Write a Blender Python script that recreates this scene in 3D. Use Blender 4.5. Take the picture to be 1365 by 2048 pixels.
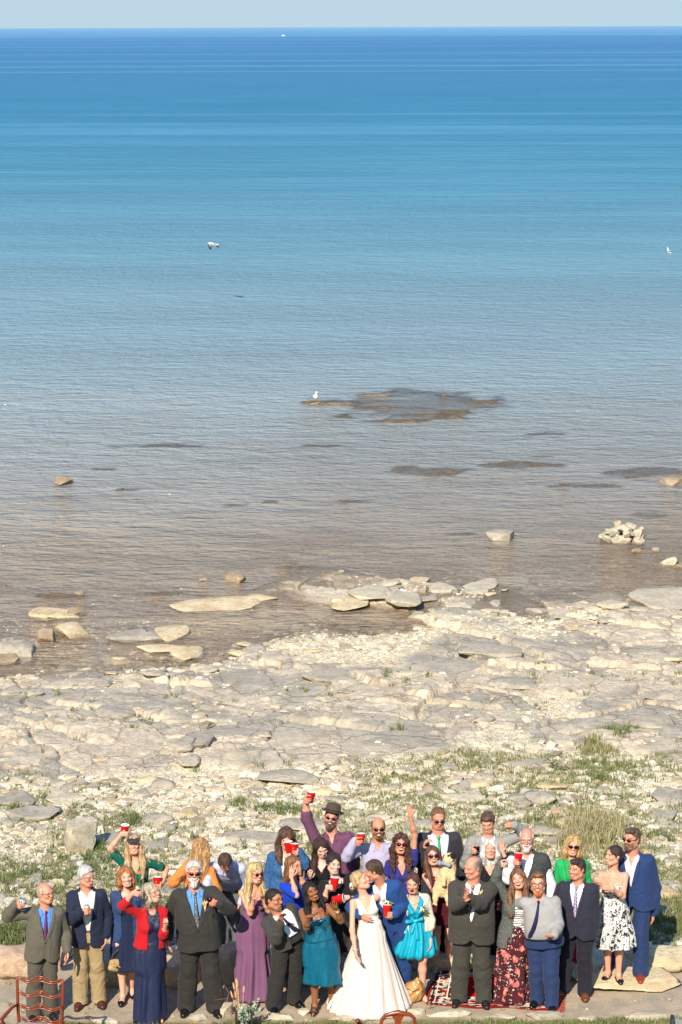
HBODY = 0.0068
HCLOTH = 0.0085
import bpy, math, random, numpy as np
from math import sin, cos, tan, atan, radians as R, pi
from mathutils import Matrix, Vector

sc = bpy.context.scene
for o in list(bpy.data.objects):
    bpy.data.objects.remove(o)
rng = np.random.default_rng(7)
random.seed(7)

# ------------------------------------------------------------------ camera
CAM_H = 11.2
PITCH = R(11.36)
F = 4836.0
ROLL = R(0.2)
WATER = -1.0
cam_d = bpy.data.cameras.new('camera')
cam_d.lens = 85.0
cam_d.sensor_width = 36.0
cam_d.clip_start = 0.5
cam_d.clip_end = 60000
cam = bpy.data.objects.new('camera', cam_d)
sc.collection.objects.link(cam)
cam.location = (0, 0, CAM_H)
cam.rotation_mode = 'XYZ'
cam_m = Matrix.Rotation(pi / 2 - PITCH, 3, 'X') @ Matrix.Rotation(-ROLL, 3, 'Z')
cam.rotation_euler = cam_m.to_euler()
sc.camera = cam

def ray(px, py):
    return cam_m @ Vector(((px - 682.5) / F, -(py - 1024) / F, -1.0))
def at_z(px, py, z=0.0):
    d = ray(px, py); t = (z - CAM_H) / d.z
    return Vector((0, 0, CAM_H)) + d * t
def at_y(px, py, Y):
    d = ray(px, py); t = Y / d.y
    return Vector((0, 0, CAM_H)) + d * t

# ------------------------------------------------------------------ light
SUN_EL, SUN_AZ = R(37), R(16)      # azimuth: shadows fall away from the camera, this far to the right
world = bpy.data.worlds.new('World')
sc.world = world
world.use_nodes = True
wn = world.node_tree
bg = wn.nodes['Background']
sky = wn.nodes.new('ShaderNodeTexSky')
sky.sky_type = 'NISHITA'
sky.sun_disc = False
sky.sun_elevation = SUN_EL
sky.sun_rotation = pi + SUN_AZ
sky.air_density = 1.0
sky.dust_density = 0.1
sky.ozone_density = 1.6
tint = wn.nodes.new('ShaderNodeMix'); tint.data_type = 'RGBA'; tint.blend_type = 'MULTIPLY'
tint.inputs[0].default_value = 1.0; tint.inputs[7].default_value = (.72, .86, 1.12, 1)
cap = wn.nodes.new('ShaderNodeMix'); cap.data_type = 'RGBA'; cap.blend_type = 'DARKEN'
cap.inputs[0].default_value = 1.0; cap.inputs[7].default_value = (2.4, 3.2, 3.72, 1)
wn.links.new(sky.outputs[0], tint.inputs[6]); wn.links.new(tint.outputs[2], cap.inputs[6]); wn.links.new(cap.outputs[2], bg.inputs[0])
bg.inputs[1].default_value = 0.15
sd = bpy.data.lights.new('sun', 'SUN')
sd.energy = 4.6
sd.angle = R(0.55)
sd.color = (1.0, 0.91, 0.79)
so = bpy.data.objects.new('sun', sd)
sc.collection.objects.link(so)
dirv = Vector((sin(SUN_AZ) * cos(SUN_EL), cos(SUN_AZ) * cos(SUN_EL), -sin(SUN_EL)))
so.rotation_euler = dirv.to_track_quat('-Z', 'Y').to_euler()
so.location = (-8, -10, 20)
vs = sc.view_settings
vs.view_transform = 'Standard'
vs.look = 'None'
vs.gamma = 1.0
vs.exposure = 0.5
sc.cycles.max_bounces = 6
sc.cycles.transparent_max_bounces = 12
sc.cycles.caustics_reflective = False
sc.cycles.caustics_refractive = False

# ------------------------------------------------------------------ objects
def tag(o, label=None, cat=None, group=None, kind=None):
    if label: o['label'] = label
    if cat: o['category'] = cat
    if group: o['group'] = group
    if kind: o['kind'] = kind
    return o

def thing(name, loc, label, cat, rz=0.0, group=None):
    o = bpy.data.objects.new(name, None)
    sc.collection.objects.link(o)
    o.empty_display_size = 0.1
    o.location = loc
    o.rotation_euler = (0, 0, rz)
    return tag(o, label, cat, group)

def mesh_obj(name, V, Fc, mat, parent=None, smooth=True, attrs=None, tri=None):
    """V (n,3) array, Fc (m,k) int array or list of arrays"""
    V = np.asarray(V, dtype=np.float32)
    me = bpy.data.meshes.new(name)
    if isinstance(Fc, np.ndarray) and Fc.ndim == 2:
        loops = Fc.astype(np.int32).ravel()
        tot = np.full(len(Fc), Fc.shape[1], dtype=np.int32)
    else:
        loops = np.concatenate([np.asarray(f, dtype=np.int32).ravel() for f in Fc])
        tot = np.concatenate([np.full(len(f), f.shape[1], dtype=np.int32) if isinstance(f, np.ndarray) and f.ndim == 2
                              else np.array([len(f)], dtype=np.int32) for f in Fc])
    start = np.concatenate([[0], np.cumsum(tot)[:-1]]).astype(np.int32)
    me.vertices.add(len(V)); me.vertices.foreach_set('co', V.ravel())
    me.loops.add(len(loops)); me.loops.foreach_set('vertex_index', loops)
    me.polygons.add(len(tot)); me.polygons.foreach_set('loop_start', start)
    me.polygons.foreach_set('loop_total', tot)
    if attrs:
        for k, (typ, data) in attrs.items():
            a = me.attributes.new(k, typ, 'POINT')
            prop = {'FLOAT': 'value', 'FLOAT_VECTOR': 'vector', 'FLOAT_COLOR': 'color'}[typ]
            a.data.foreach_set(prop, np.asarray(data, dtype=np.float32).ravel())
    me.update(calc_edges=True)
    me.validate()
    me.polygons.foreach_set('use_smooth', np.full(len(me.polygons), smooth, dtype=bool))
    mats = mat if isinstance(mat, (list, tuple)) else [mat]
    for m in mats: me.materials.append(m)
    o = bpy.data.objects.new(name, me)
    sc.collection.objects.link(o)
    if parent is not None: o.parent = parent
    return o

# ------------------------------------------------------------------ numpy noise
_perm = np.random.default_rng(3).random(65536).astype(np.float32)
def _h(ix, iy, iz, s):
    return _perm[(ix * 7919 + iy * 104729 + iz * 1299709 + s * 5381) & 65535]
def noise3(x, y, z, seed=0):
    ix = np.floor(x).astype(np.int64); iy = np.floor(y).astype(np.int64); iz = np.floor(z).astype(np.int64)
    fx = x - ix; fy = y - iy; fz = z - iz
    fx = fx * fx * (3 - 2 * fx); fy = fy * fy * (3 - 2 * fy); fz = fz * fz * (3 - 2 * fz)
    def L(a, b, t): return a + (b - a) * t
    r = L(L(L(_h(ix, iy, iz, seed), _h(ix + 1, iy, iz, seed), fx), L(_h(ix, iy + 1, iz, seed), _h(ix + 1, iy + 1, iz, seed), fx), fy),
          L(L(_h(ix, iy, iz + 1, seed), _h(ix + 1, iy, iz + 1, seed), fx), L(_h(ix, iy + 1, iz + 1, seed), _h(ix + 1, iy + 1, iz + 1, seed), fx), fy), fz)
    return r * 2 - 1
def noise2(x, y, seed=0):
    ix = np.floor(x).astype(np.int64); iy = np.floor(y).astype(np.int64)
    fx = x - ix; fy = y - iy
    fx = fx * fx * (3 - 2 * fx); fy = fy * fy * (3 - 2 * fy)
    a = _h(ix, iy, 0, seed); b = _h(ix + 1, iy, 0, seed); c = _h(ix, iy + 1, 0, seed); d = _h(ix + 1, iy + 1, 0, seed)
    return ((a + (b - a) * fx) * (1 - fy) + (c + (d - c) * fx) * fy) * 2 - 1
def fbm2(x, y, oct=4, seed=0, gain=0.5):
    s = 0; a = 1.0; t = 0
    for i in range(oct):
        s = s + a * noise2(x, y, seed + i * 17); t += a; a *= gain; x = x * 2.03 + 11.3; y = y * 2.03 - 5.7
    return s / t
def sstep(a, b, x):
    t = np.clip((x - a) / (b - a), 0, 1); return t * t * (3 - 2 * t)
def worley2(x, y, seed=0):
    """returns F1, F2, id-hash of nearest cell, vector to its centre"""
    ix = np.floor(x).astype(np.int64); iy = np.floor(y).astype(np.int64)
    f1 = np.full(x.shape, 9.0, np.float32); f2 = f1.copy(); hid = np.zeros(x.shape, np.float32)
    vx = np.zeros(x.shape, np.float32); vy = vx.copy()
    for dx in (-1, 0, 1):
        for dy in (-1, 0, 1):
            cx = ix + dx; cy = iy + dy
            px = cx + _h(cx, cy, 1, seed); py = cy + _h(cx, cy, 2, seed)
            d = np.hypot(x - px, y - py)
            m = d < f1
            f2 = np.where(m, f1, np.minimum(f2, d))
            hid = np.where(m, _h(cx, cy, 3, seed), hid)
            vx = np.where(m, x - px, vx); vy = np.where(m, y - py, vy)
            f1 = np.where(m, d, f1)
    return f1, f2, hid, vx, vy

# ------------------------------------------------------------------ materials
def rgb(h):
    """sRGB hex -> linear"""
    v = [int(h[i:i + 2], 16) / 255 for i in (0, 2, 4)]
    return tuple(c / 12.92 if c <= 0.04045 else ((c + 0.055) / 1.055) ** 2.4 for c in v) + (1.0,)
_mats = {}
class NT:
    def __init__(s, name):
        s.m = bpy.data.materials.new(name); s.m.use_nodes = True
        s.t = s.m.node_tree; s.N = s.t.nodes; s.L = s.t.links
        s.b = s.N['Principled BSDF']
        s.out = s.N['Material Output']
    def n(s, typ, **kw):
        nd = s.N.new(typ)
        for k, v in kw.items():
            if k.startswith('i_'):
                key = k[2:]
                key = int(key) if key.isdigit() else key.replace('_', ' ')
                s.set(nd.inputs[key], v)
            else: setattr(nd, k, v)
        return nd
    def set(s, inp, v):
        if isinstance(v, bpy.types.NodeSocket): s.L.new(v, inp)
        else: inp.default_value = v
    def math(s, op, a, b=0.0, c=0.0, clamp=False):
        nd = s.N.new('ShaderNodeMath'); nd.operation = op; nd.use_clamp = clamp
        s.set(nd.inputs[0], a); s.set(nd.inputs[1], b)
        if op in ('MULTIPLY_ADD', 'SMOOTH_MIN'): s.set(nd.inputs[2], c)
        return nd.outputs[0]
    def vmath(s, op, a, b=(0, 0, 0)):
        nd = s.N.new('ShaderNodeVectorMath'); nd.operation = op
        s.set(nd.inputs[0], a); s.set(nd.inputs[1], b)
        return nd.outputs['Value'] if op in ('LENGTH', 'DISTANCE', 'DOT_PRODUCT') else nd.outputs[0]
    def mix(s, f, a, b, mode='MIX'):
        nd = s.N.new('ShaderNodeMix'); nd.data_type = 'RGBA'; nd.blend_type = mode
        s.set(nd.inputs[0], f); s.set(nd.inputs[6], a); s.set(nd.inputs[7], b)
        return nd.outputs[2]
    def ramp(s, f, stops, interp='LINEAR'):
        nd = s.N.new('ShaderNodeValToRGB'); cr = nd.color_ramp; cr.interpolation = interp
        while len(cr.elements) > 1: cr.elements.remove(cr.elements[-1])
        for i, (p, c) in enumerate(stops):
            e = cr.elements[0] if i == 0 else cr.elements.new(p)
            e.position = p
            e.color = c if len(c) == 4 else tuple(c) + (1,)
        s.set(nd.inputs[0], f)
        return nd.outputs[0]
    def step(s, v, lo, hi):
        nd = s.N.new('ShaderNodeMapRange'); nd.interpolation_type = 'SMOOTHSTEP'
        s.set(nd.inputs[0], v); nd.inputs[1].default_value = lo; nd.inputs[2].default_value = hi
        return nd.outputs[0]
    def noise(s, vec, scale, detail=3, rough=0.5, out=0):
        nd = s.n('ShaderNodeTexNoise'); s.set(nd.inputs['Vector'], vec)
        nd.inputs['Scale'].default_value = scale; nd.inputs['Detail'].default_value = detail
        nd.inputs['Roughness'].default_value = rough
        return nd.outputs[out]
    def voro(s, vec, scale, rand=1.0, out='Distance', feature='F1'):
        nd = s.n('ShaderNodeTexVoronoi', feature=feature); s.set(nd.inputs['Vector'], vec)
        nd.inputs['Scale'].default_value = scale; nd.inputs['Randomness'].default_value = rand
        return nd.outputs[out]
    def obj(s): return s.n('ShaderNodeTexCoord').outputs['Object']
    def pos(s): return s.n('ShaderNodeNewGeometry').outputs['Position']
    def scale(s, vec, v):
        return s.vmath('MULTIPLY', vec, v)
    def sep(s, vec):
        nd = s.N.new('ShaderNodeSeparateXYZ'); s.set(nd.inputs[0], vec); return nd.outputs
    def comb(s, x, y, z):
        nd = s.N.new('ShaderNodeCombineXYZ'); s.set(nd.inputs[0], x); s.set(nd.inputs[1], y); s.set(nd.inputs[2], z); return nd.outputs[0]
    def bump(s, h, strength=0.3, dist=0.01):
        nd = s.N.new('ShaderNodeBump'); nd.inputs['Strength'].default_value = strength; nd.inputs['Distance'].default_value = dist
        s.set(nd.inputs['Height'], h); s.L.new(nd.outputs[0], s.b.inputs['Normal'])
    def col(s, c): s.set(s.b.inputs['Base Color'], c)
    def rough(s, v): s.set(s.b.inputs['Roughness'], v)
    def spec(s, v): s.b.inputs['Specular IOR Level'].default_value = v

def fabric(hexc, rough=0.85, fold=0.5, sheen=0.07, spec=0.25, weave=260, var=0.12):
    key = ('fab', hexc, rough, fold, weave)
    if key in _mats: return _mats[key]
    t = NT('fabric_' + hexc)
    p = t.obj(); c = rgb(hexc)
    n1 = t.noise(p, 9, 4, 0.6)
    t.col(t.mix(n1, tuple(v * (1 - var) for v in c[:3]) + (1,), tuple(min(1, v * (1 + var)) for v in c[:3]) + (1,)))
    t.rough(rough); t.spec(spec)
    t.b.inputs['Sheen Weight'].default_value = sheen
    h = t.math('ADD', t.math('MULTIPLY', t.noise(t.scale(p, (1, 1, .45)), 14, 2, 0.5), fold),
               t.math('MULTIPLY', t.noise(p, weave, 1), 0.06))
    t.bump(h, 0.5, 0.02)
    _mats[key] = t.m; return t.m

def plain(hexc, rough=0.5, metal=0.0, spec=0.5, name=None, bump=0.0):
    key = ('pl', hexc, rough, metal, name)
    if key in _mats: return _mats[key]
    t = NT(name or 'plain_' + hexc)
    c = rgb(hexc); p = t.obj()
    t.col(t.mix(t.noise(p, 14, 3), tuple(v * .9 for v in c[:3]) + (1,), tuple(min(1, v * 1.06) for v in c[:3]) + (1,)))
    t.rough(rough); t.spec(spec); t.b.inputs['Metallic'].default_value = metal
    if bump: t.bump(t.noise(p, 60, 3), bump, 0.01)
    _mats[key] = t.m; return t.m
# ------------------------------------------------------------------ implicit surfaces -> mesh
def rot_zxy(yaw=0, pitch=0, roll=0):
    """yaw about z, then pitch (look up +), roll about the facing axis; degrees"""
    return np.array(Matrix.Rotation(R(yaw), 3, 'Z') @ Matrix.Rotation(-R(pitch), 3, 'X') @ Matrix.Rotation(R(roll), 3, 'Y'))

def v3(*a): return np.array(a, dtype=np.float64)
def unit(v):
    v = np.asarray(v, dtype=np.float64); n = np.linalg.norm(v); return v / n if n > 1e-9 else v
def cone(a, b, ra, rb, k=0.02): return ('c', v3(*a), v3(*b), ra, rb, k)
def ell(c, r, M=None, k=0.03): return ('e', v3(*c), v3(*r), None if M is None else np.asarray(M), k)

def prim_d(p, X, Y, Z):
    if p[0] == 'c':
        _, a, b, ra, rb, k = p
        ba = b - a; l2 = float(ba @ ba) + 1e-12
        px, py, pz = X - a[0], Y - a[1], Z - a[2]
        t = np.clip((px * ba[0] + py * ba[1] + pz * ba[2]) / l2, 0, 1)
        return np.sqrt((px - ba[0] * t) ** 2 + (py - ba[1] * t) ** 2 + (pz - ba[2] * t) ** 2) - (ra + (rb - ra) * t)
    if p[0] == 't':
        _, c, M, zs, rx, ry, cy, k, ex = p
        px, py, pz = X - c[0], Y - c[1], Z - c[2]
        px, py, pz = (px * M[0, 0] + py * M[1, 0] + pz * M[2, 0], px * M[0, 1] + py * M[1, 1] + pz * M[2, 1], px * M[0, 2] + py * M[1, 2] + pz * M[2, 2])
        a = np.interp(pz, zs, rx); b = np.interp(pz, zs, ry); py = py - np.interp(pz, zs, cy)
        q = ((np.abs(px) / a) ** ex + (np.abs(py) / b) ** ex) ** (1 / ex)
        return np.maximum((q - 1) * np.minimum(a, b), np.maximum(zs[0] - pz, pz - zs[-1]))
    _, c, r, M, k = p
    px, py, pz = X - c[0], Y - c[1], Z - c[2]
    if M is not None:
        px, py, pz = (px * M[0, 0] + py * M[1, 0] + pz * M[2, 0], px * M[0, 1] + py * M[1, 1] + pz * M[2, 1], px * M[0, 2] + py * M[1, 2] + pz * M[2, 2])
    k0 = np.sqrt((px / r[0]) ** 2 + (py / r[1]) ** 2 + (pz / r[2]) ** 2)
    k1 = np.sqrt((px / r[0] ** 2) ** 2 + (py / r[1] ** 2) ** 2 + (pz / r[2] ** 2) ** 2)
    return k0 * (k0 - 1) / np.maximum(k1, 1e-6)

def prim_k(p): return {'c': 5, 'e': 4, 't': 7}[p[0]]
def prim_box(p):
    if p[0] == 't':
        _, c, M, zs, rx, ry, cy, k, ex = p
        r = max(rx.max(), ry.max() + np.abs(cy).max())
        a = c + M[:, 2] * zs[0]; b = c + M[:, 2] * zs[-1]
        return np.minimum(a, b) - r, np.maximum(a, b) + r
    if p[0] == 'c':
        return np.minimum(p[1] - p[3], p[2] - p[4]), np.maximum(p[1] + p[3], p[2] + p[4])
    if p[3] is None: return p[1] - p[2], p[1] + p[2]
    e = np.sqrt(((p[3] * p[2][None, :]) ** 2).sum(1))
    return p[1] - e, p[1] + e

def infl(prims, g):
    out = []
    for p in prims:
        if p[0] == 'c': out.append(('c', p[1], p[2], p[3] + g, p[4] + g, p[5]))
        elif p[0] == 't': out.append(p[:4] + (p[4] + g, p[5] + g) + p[6:])
        else: out.append(('e', p[1], p[2] + g, p[3], p[4]))
    return out

def field(prims, h, carve=None, subs=()):
    lo = np.min([prim_box(p)[0] for p in prims], 0) - 3 * h
    hi = np.max([prim_box(p)[1] for p in prims], 0) + 3 * h
    n = np.ceil((hi - lo) / h).astype(int) + 1
    ax = [lo[i] + h * np.arange(n[i]) for i in range(3)]
    D = np.full(tuple(n), 0.5, dtype=np.float32)
    for lst, sign in ((prims, 1), (subs, -1)):
        for p in lst:
            a, b = prim_box(p); k = p[prim_k(p)]
            pad = 2.5 * h + k * 1.0
            i0 = np.clip(np.floor((a - pad - lo) / h).astype(int), 0, n); i1 = np.clip(np.ceil((b + pad - lo) / h).astype(int) + 1, 0, n)
            if np.any(i1 <= i0): continue
            sl = tuple(slice(i0[j], i1[j]) for j in range(3))
            X = ax[0][sl[0]][:, None, None]; Yy = ax[1][sl[1]][None, :, None]; Z = ax[2][sl[2]][None, None, :]
            d = prim_d(p, X, Yy, Z).astype(np.float32)
            s = D[sl]
            if sign > 0:
                hh = np.clip(0.5 + 0.5 * (s - d) / k, 0, 1)
                D[sl] = s + (d - s) * hh - k * hh * (1 - hh)
            else:
                hh = np.clip(0.5 - 0.5 * (s + d) / k, 0, 1)
                D[sl] = s * (1 - hh) - d * hh + k * hh * (1 - hh)
    if carve is not None:
        D = carve(D, ax[0][:, None, None], ax[1][None, :, None], ax[2][None, None, :])
    return D, lo, h

def surfnets(D, lo, h):
    D = D.astype(np.float32)
    S = D < 0
    c = np.zeros(tuple(np.array(D.shape) - 1), dtype=np.int8)
    for dx in (0, 1):
        for dy in (0, 1):
            for dz in (0, 1):
                c += S[dx:D.shape[0] - 1 + dx, dy:D.shape[1] - 1 + dy, dz:D.shape[2] - 1 + dz]
    act = (c > 0) & (c < 8)
    I = np.argwhere(act)
    if len(I) == 0: return np.zeros((0, 3)), np.zeros((0, 4), int)
    idx = np.full(act.shape, -1, dtype=np.int32); idx[act] = np.arange(len(I))
    acc = np.zeros((len(I), 3)); cnt = np.zeros(len(I))
    corners = [(0, 0, 0), (1, 0, 0), (0, 1, 0), (1, 1, 0), (0, 0, 1), (1, 0, 1), (0, 1, 1), (1, 1, 1)]
    val = [D[I[:, 0] + a, I[:, 1] + b, I[:, 2] + g] for a, b, g in corners]
    for i in range(8):
        for j in range(i + 1, 8):
            dd = [corners[j][q] - corners[i][q] for q in range(3)]
            if sum(abs(q) for q in dd) != 1: continue
            m = (val[i] < 0) != (val[j] < 0)
            t = np.where(m, val[i] / np.where(m, val[i] - val[j], 1), 0)
            for q in range(3):
                acc[:, q] += np.where(m, corners[i][q] + dd[q] * t, 0)
            cnt += m
    V = I + acc / cnt[:, None]
    V = lo + V * h
    Q = []
    for axis in range(3):
        sl0 = [slice(None)] * 3; sl1 = [slice(None)] * 3
        sl0[axis] = slice(0, D.shape[axis] - 1); sl1[axis] = slice(1, None)
        a = S[tuple(sl0)]; b = S[tuple(sl1)]
        E = np.argwhere(a != b)
        o1, o2 = [q for q in range(3) if q != axis]
        ok = (E[:, o1] > 0) & (E[:, o2] > 0) & (E[:, o1] < D.shape[o1] - 1) & (E[:, o2] < D.shape[o2] - 1)
        E = E[ok]
        ins = a[E[:, 0], E[:, 1], E[:, 2]]
        def gi(d1, d2):
            P = E.copy(); P[:, o1] -= d1; P[:, o2] -= d2
            return idx[P[:, 0], P[:, 1], P[:, 2]]
        q = np.stack([gi(0, 0), gi(1, 0), gi(1, 1), gi(0, 1)], 1)
        flip = ins if axis != 1 else ~ins
        q[~flip] = q[~flip][:, ::-1]
        Q.append(q)
    return V, np.concatenate(Q)

def vnormals(V, Q):
    n = np.cross(V[Q[:, 2]] - V[Q[:, 0]], V[Q[:, 3]] - V[Q[:, 1]])
    N = np.zeros_like(V)
    for i in range(4):
        for c in range(3): N[:, c] += np.bincount(Q[:, i], n[:, c], len(V))
    return N / np.maximum(np.linalg.norm(N, axis=1), 1e-12)[:, None]

def creases(V, Q, amp, seed=0, zs=1.0, fs=1.0, M=None):
    """cloth folds: ridged noise pushed along the normal"""
    if amp <= 0 or len(V) == 0: return V
    N = vnormals(V, Q)
    x, y, z = V[:, 0] * fs, V[:, 1] * fs, V[:, 2] * fs
    w = noise3(x * 5, y * 5, z * 5, seed) * .35
    a = noise3(x * 11 + w * 4, y * 11, (z + .5 * x) * 7 * zs + w * 6, seed + 1)
    b = noise3(x * 10 + 4, y * 10, (z - .6 * x) * 13 * zs + w * 8, seed + 2)
    c = noise3(x * 24, y * 24, z * 16 * zs + w * 5, seed + 3)
    f = np.clip((.5 - np.abs(a) * 1.9) + .7 * (.45 - np.abs(b) * 1.9) + .3 * c, -.85, 1.0)
    return V + N * (amp * f)[:, None]

def implicit(name, prims, mat, parent, h=0.008, carve=None, subs=(), attrs=None, disp=None):
    D, lo, h = field(prims, h, carve, subs)
    V, Q = surfnets(D, lo, h)
    if len(V) == 0: return None
    if disp is not None: V = disp(V)
    at = attrs(V) if attrs else None
    return mesh_obj(name, V, Q, mat, parent, True, at)

def loft(rings, close_top=False, close_bot=False):
    """rings: list of (n,3) arrays"""
    n = len(rings[0]); V = np.concatenate(rings)
    F_ = []
    i = np.arange(n); j = (i + 1) % n
    for r in range(len(rings) - 1):
        F_.append(np.stack([r * n + i, r * n + j, (r + 1) * n + j, (r + 1) * n + i], 1))
    F_ = [np.concatenate(F_)]
    if close_top: F_.append(((len(rings) - 1) * n + i).reshape(1, -1))
    if close_bot: F_.append(i[::-1].reshape(1, -1))
    return V, F_

def lathe(profile, n=24, ctr=(0, 0, 0)):
    a = np.linspace(0, 2 * pi, n, endpoint=False)
    rings = [np.stack([ctr[0] + r * np.cos(a), ctr[1] + r * np.sin(a), np.full(n, ctr[2] + z)], 1) for r, z in profile]
    return loft(rings)

def tube(pts, rad, n=8, cap=True):
    pts = [np.asarray(p, float) for p in pts]
    if not hasattr(rad, '__len__'): rad = [rad] * len(pts)
    rings = []
    up = v3(0.13, 0.21, 1)
    for i, p in enumerate(pts):
        d = unit((pts[min(i + 1, len(pts) - 1)] - pts[max(i - 1, 0)]))
        if abs(d @ unit(up)) > .95: up = v3(1, .1, 0)
        s = unit(np.cross(d, up)); u = np.cross(s, d)
        a = np.linspace(0, 2 * pi, n, endpoint=False)
        rings.append(p + rad[i] * (np.cos(a)[:, None] * s + np.sin(a)[:, None] * u))
    V, F_ = loft(rings, cap, cap)
    return V, F_

def box(c, half, M=None):
    s = np.array([[x, y, z] for x in (-1, 1) for y in (-1, 1) for z in (-1, 1)], float) * np.asarray(half)
    if M is not None: s = s @ np.asarray(M).T
    f = np.array([[0, 1, 3, 2], [4, 6, 7, 5], [0, 4, 5, 1], [2, 3, 7, 6], [0, 2, 6, 4], [1, 5, 7, 3]])
    return s + np.asarray(c), [f]

def join(parts):
    V = []; F_ = []; o = 0
    for v, f in parts:
        V.append(np.asarray(v, float))
        for q in ([f] if isinstance(f, np.ndarray) else f): F_.append(np.asarray(q) + o)
        o += len(v)
    return np.concatenate(V), F_
# ------------------------------------------------------------------ people
def eval_prims(prims, X, Y, Z):
    D = None
    for p in prims:
        d = prim_d(p, X, Y, Z); k = p[prim_k(p)]
        if D is None: D = d
        else:
            h = np.clip(0.5 + 0.5 * (D - d) / k, 0, 1); D = D + (d - D) * h - k * h * (1 - h)
    return D

def skin_mat(hexc, mouth, brow, stubble, eyes):
    key = ('skin', hexc, mouth, brow, stubble, eyes)
    if key in _mats: return _mats[key]
    t = NT('skin_' + hexc)
    c = rgb(hexc)
    at = t.n('ShaderNodeAttribute', attribute_name='hc').outputs['Vector']
    hm = t.n('ShaderNodeAttribute', attribute_name='hm').outputs['Fac']
    x, y, z = t.sep(at)[:3]
    ax = t.math('ABSOLUTE', x)
    p = t.obj()
    base = t.mix(t.noise(p, 30, 3), tuple(v * .93 for v in c[:3]) + (1,), tuple(min(1, v * 1.06) for v in c[:3]) + (1,))
    red = (min(1, c[0] * 1.0), c[1] * .66, c[2] * .60, 1)
    def ellm(cx, cz, rx, rz, soft=.35, axx=None):
        a = t.math('DIVIDE', t.math('SUBTRACT', ax if axx is None else axx, cx), rx)
        b = t.math('DIVIDE', t.math('SUBTRACT', z, cz), rz)
        d = t.math('ADD', t.math('MULTIPLY', a, a), t.math('MULTIPLY', b, b))
        return t.step(d, 1 + soft, 1 - soft)
    front = t.math('MULTIPLY', t.step(y, -.045, -.06), hm)
    def lay(base, m, colr, amt=1.0):
        return t.mix(t.math('MULTIPLY', t.math('MULTIPLY', m, front), amt), base, colr)
    base = lay(base, ellm(.045, -.028, .026, .024, .9), red, .38)
    base = lay(base, ellm(0, -.016, .014, .014, .8, x), red, .3)
    if eyes == 'open':
        base = lay(base, ellm(.0315, .0115, .0185, .0105), tuple(v * .45 for v in c[:3]) + (1,), .75)
        base = lay(base, ellm(.0315, .0105, .0145, .0062), (.62, .58, .54, 1))
        base = lay(base, ellm(.0315, .0105, .0062, .0065), (.03, .02, .015, 1))
    elif eyes == 'closed':
        base = lay(base, ellm(.0315, .0085, .017, .0035), (.06, .03, .02, 1), .85)
    base = lay(base, ellm(.033, .0335, .021, .0055, .6), brow + (1,), .8)
    if stubble:
        m = t.step(z, -.022, -.042)
        mm = t.math('MULTIPLY', t.math('MULTIPLY', m, t.step(z, -.125, -.10)), t.step(y, .01, -.02))
        mm = t.math('MULTIPLY', mm, hm)
        base = t.mix(t.math('MULTIPLY', mm, stubble), base, brow + (1,))
    lip = (min(1, c[0] * .85), c[1] * .38, c[2] * .36, 1)
    if mouth == 'closed':
        base = lay(base, ellm(0, -.057, .025, .0085, .4, x), lip, .9)
        base = lay(base, ellm(0, -.0565, .021, .0018, .5, x), (.08, .02, .015, 1), .7)
    elif mouth == 'smile':
        base = lay(base, ellm(0, -.055, .027, .0105, .35, x), lip)
        base = lay(base, ellm(0, -.0535, .020, .0048, .3, x), (.66, .62, .54, 1))
    elif mouth in ('laugh', 'open'):
        base = lay(base, ellm(0, -.060, .028, .0195, .3, x), lip)
        base = lay(base, ellm(0, -.061, .022, .0145, .3, x), (.06, .012, .01, 1))
        if mouth == 'laugh': base = lay(base, ellm(0, -.0525, .018, .005, .3, x), (.66, .62, .54, 1))
    t.col(base); t.rough(.48); t.spec(.4)
    t.b.inputs['Subsurface Weight'].default_value = 0.0
    t.bump(t.noise(p, 70, 2), .12, .006)
    _mats[key] = t.m; return t.m

def hair_mat(hexa, hexb=None, rough=.55):
    key = ('hair', hexa, hexb)
    if key in _mats: return _mats[key]
    t = NT('hair_' + hexa)
    a = rgb(hexa); b = rgb(hexb) if hexb else tuple(min(1, v * 1.5) for v in a[:3]) + (1,)
    at = t.n('ShaderNodeAttribute', attribute_name='hc').outputs['Vector']
    st = t.scale(at, (1, 1, .16))
    n = t.noise(st, 120, 3, .7)
    n2 = t.noise(st, 34, 2)
    f = t.step(t.math('ADD', t.math('MULTIPLY', n, .5), t.math('MULTIPLY', n2, .5)), .36, .64)
    t.col(t.mix(f, tuple(v * .8 for v in a[:3]) + (1,), b))
    t.rough(rough); t.spec(.45)
    t.bump(n, .9, .012)
    _mats[key] = t.m; return t.m

class P: pass

def arm_ik(S, W, a, b, pole):
    d = np.linalg.norm(W - S)
    if d > (a + b) * .985:
        f = min(1.22, d / ((a + b) * .985)); a *= f; b *= f
        if d > (a + b) * .985: W = S + (W - S) * ((a + b) * .985 / d); d = (a + b) * .985
    dirn = unit(W - S)
    t = (a * a - b * b + d * d) / (2 * d); r = math.sqrt(max(1e-6, a * a - t * t))
    pv = pole - dirn * (pole @ dirn)
    return S + dirn * t + unit(pv) * r, W

STY = {'hang': .30, 'grip': .85, 'wave': .04, 'clap': .10, 'rest': .22, 'up': .28, 'fist': 1.35, 'stem': 1.0, 'point': .3}

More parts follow.
